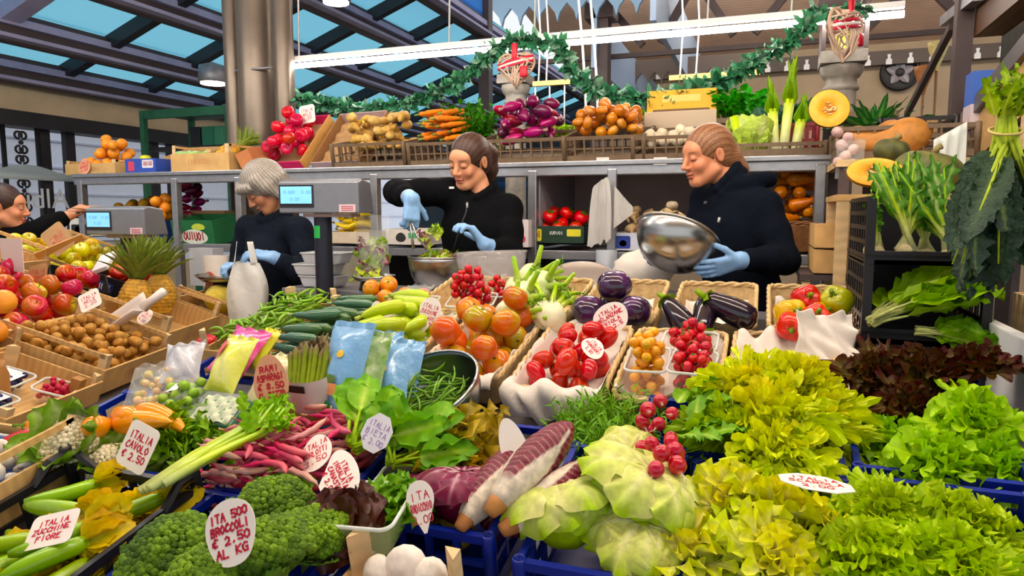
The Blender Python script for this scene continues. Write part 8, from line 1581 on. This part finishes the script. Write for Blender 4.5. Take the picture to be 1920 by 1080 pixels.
# --- seller with the steel bowl
H2 = HM(1326, 292, 2.86, -.92, .24, .24, 1.02)
def hair2(S, H):
    P = hair_cap(S, H); S.poly([P(.0, .095, -.01), P(.004, .105, -.08), P(.004, .10, -.16)], [.045, .048, .022], .025); S.poly([P(.03, .085, -.03), P(.035, .085, -.12)], [.03, .014], .02); S.poly([P(-.03, .085, -.03), P(-.035, .085, -.12)], [.03, .014], .02)
def hood(J):
    nb = _v(PY(1378, 352, 2.88)); ring = [nb + _v((.095 * math.cos(q) + .03, .075 * math.sin(q) + .01, .012 + .02 * math.cos(q))) for q in np.linspace(-1.8, 2.4, 12)]
    for a, b in zip(ring[:-1], ring[1:]): J.cap(a, b, .026, .026, .02)
a2 = [(PY(1432, 388, 2.80), PY(1472, 488, 2.72), PY(1388, 488, 2.56), -Vector(RGT) * .9 + Vector((0, -.05, -.28)), -Vector(RGT) * .25 + Vector((0, .55, .25)), (.25, .2, .2, .25), -1),
      (PY(1325, 372, 2.98), PY(1300, 470, 2.88), PY(1262, 490, 2.70), -Vector(RGT) * .7 + Vector((0, -.3, .1)), Vector((0, -.6, .5)), (.3, .3, .3, .3), 1)]
p2, j2_ = person('woman with light brown hair tied back in a dark hooded jacket tilting a steel bowl', (PY(1385, 420, 2.88).x, 2.88, FL_), H2, '#d88f68', '#b05a4c', '#7a4c30', PY(1366, 342, 2.87), PY(1382, 425, 2.87), PY(1392, 570, 2.87), a2, '#0b111d', hair2, ('#6d4530', '#a87650'), (.8, .85), True, jaw=.98, nose=1.03, extras=hood, bodyR=np.array(Matrix.Rotation(-.6, 3, 'Z')))
q = MB()
for px, py in ((1322, 380), (1311, 430)): q.lathe([(0, .003), (.009, .002), (.009, 0)], 12, '#b8a888', M=frame(PY(px, py, 2.755) - Vector((PY(1385, 420, 2.88).x, 2.88, FL_)), (-.3, -1, 0), (0, 0, 1)))
# --- older seller with grey hair
H3 = HM(496, 352, 2.74, -.62, .42, .66, 1.0, rad(-4))
def hair3(S, H):
    P = hair_cap(S, H, grow=.012, cut=(0, -.115, -.055), cutr=(.062, .07, .075))
    for q in (-1, 1): S.poly([P(q * .07, -.03, .05), P(q * .082, -.012, .0), P(q * .075, .01, -.065)], [.028, .026, .016], .02); S.poly([P(q * .062, .06, .0), P(q * .06, .06, -.085)], [.045, .025], .02)
    S.poly([P(-.05, -.075, .075), P(.0, -.095, .06), P(.055, -.075, .045)], [.02, .02, .02], .015)
a3 = [(PY(560, 432, 2.74), PY(585, 522, 2.68), PY(512, 482, 2.56), -Vector(RGT) * .95 + Vector((0, -.05, .18)), Vector((0, .3, -.8)), (.35, .45, .5, .55), -1),
      (PY(468, 428, 2.82), PY(446, 505, 2.80), PY(462, 500, 2.66), -Vector(RGT) * .3 + Vector((0, -.5, .1)), Vector((0, 0, -1)), (.8, .9, .9, .9), 1)]
p3, j3_ = person('older woman with grey bobbed hair and navy jacket looking down at a white carrier bag', (PY(520, 440, 2.80).x, 2.80, FL_), H3, '#c98a64', '#a85a4c', '#8a7a6c', PY(516, 405, 2.80), PY(520, 470, 2.80), PY(522, 610, 2.82), a3, '#171d2a', hair3, ('#70675f', '#b9b1a7'), (.75, .9), True, wr=.3, jaw=.95, bob=True)
# --- customer reaching from the left
H4 = HM(8, 388, 2.46, .9, -.36, .06, 1.0)
def hair4(S, H):
    P = hair_cap(S, H); S.ell(P(0, .12, .03), (.04, .04, .04), None, .02)
a4 = [(PY(2, 455, 2.44), PY(72, 432, 2.55), PY(152, 392, 2.72), Vector(RGT) * 1.0 + Vector((0, .1, .06)), Vector((0, .1, -1)), (.12, .1, .12, .15), 1)]
p4, j4_ = person('woman with dark pulled back hair and black top reaching across the yellow apples', (PY(-25, 450, 2.44).x, 2.44, 0.0), H4, '#d8936c', '#c0443c', '#3a241c', PY(-14, 440, 2.46), PY(-22, 505, 2.46), PY(-25, 640, 2.46), a4, '#0c0d10', hair4, ('#2c1c1a', '#4a302a'), (.52,), False, open_eye=True, bodyR=np.array(Matrix.Rotation(-.9, 3, 'Z')))
# garment details
def detail(pt, name, mb, m, pnt, **k):
    inv_ = Matrix.Translation(pt.location).inverted(); o = part(name, mb, m, pnt, **k); return o
def local(t, p): return Vector(p) - t.location
zp = MB(); zp.tube([local(p1, PY(px, py, Y)) for px, py, Y in ((877, 378, 2.722), (874, 398, 2.71), (862, 430, 2.705), (850, 470, 2.71))], .0035, 6, '#3a3b40'); zp.box(local(p1, PY(876, 385, 2.712)), (.008, .006, .022), '#b8b8bc'); part('zip', zp, M_vs, j1_)
part('badge', MB().box(local(p1, PY(847, 352, 2.735)), (.022, .006, .009), '#e6e6e6'), M_vs, j1_, smooth=False)
part('buttons', MB().ball(local(p2, PY(1323, 381, 2.79)), .009, '#2a2c32', 10, 6), M_vs, j2_); part('button', MB().ball(local(p2, PY(1311, 431, 2.77)), .011, '#b8ac90', 10, 6), M_vs, j2_); part('drawstring_end', MB().tube([local(p2, PY(1349, 408, 2.735)), local(p2, PY(1347, 417, 2.73))], .005, 6, '#c8c4be'), M_vs, j2_)
# steel bowl in the second seller's hands: opening tilted up and away from the aisle
c = PY(1264, 462, 2.55); ax = Vector((-.02, .32, .75)).normalized() - Vector(RGT) * -.30; bwl = frame(c, ax, (0, 1, 0)); bowl(.15, .14, 'deep steel bowl held tilted by the seller in the hooded jacket', bwl @ Matrix.Translation((0, 0, -.09)), flat=.05)
# tongs in the young seller's hand
w = a1[0][2]; t = thing('tongs', 'steel salad tongs in the raised gloved hand of the young seller', 'tongs', Matrix.Translation(w + Vector((0, -.02, -.10))))
for sx in (-1, 1): part('arm', MB().tube([(0, 0, .02), (sx * .012 + .02, 0, -.05), (sx * .03 + .05, -.01, -.1)], [.005, .004, .007], 6), M_steelp, t)
MBX = MB(); saladm(10, .02, 15, .05); solo('salad_leaves', MBX, M_leaf, 'few yellow and wine red salad leaves held up in the tongs above the bowl', 'salad', Mx(PY(810, 445, 2.5), (1.2, 0, .4)), kind='stuff')
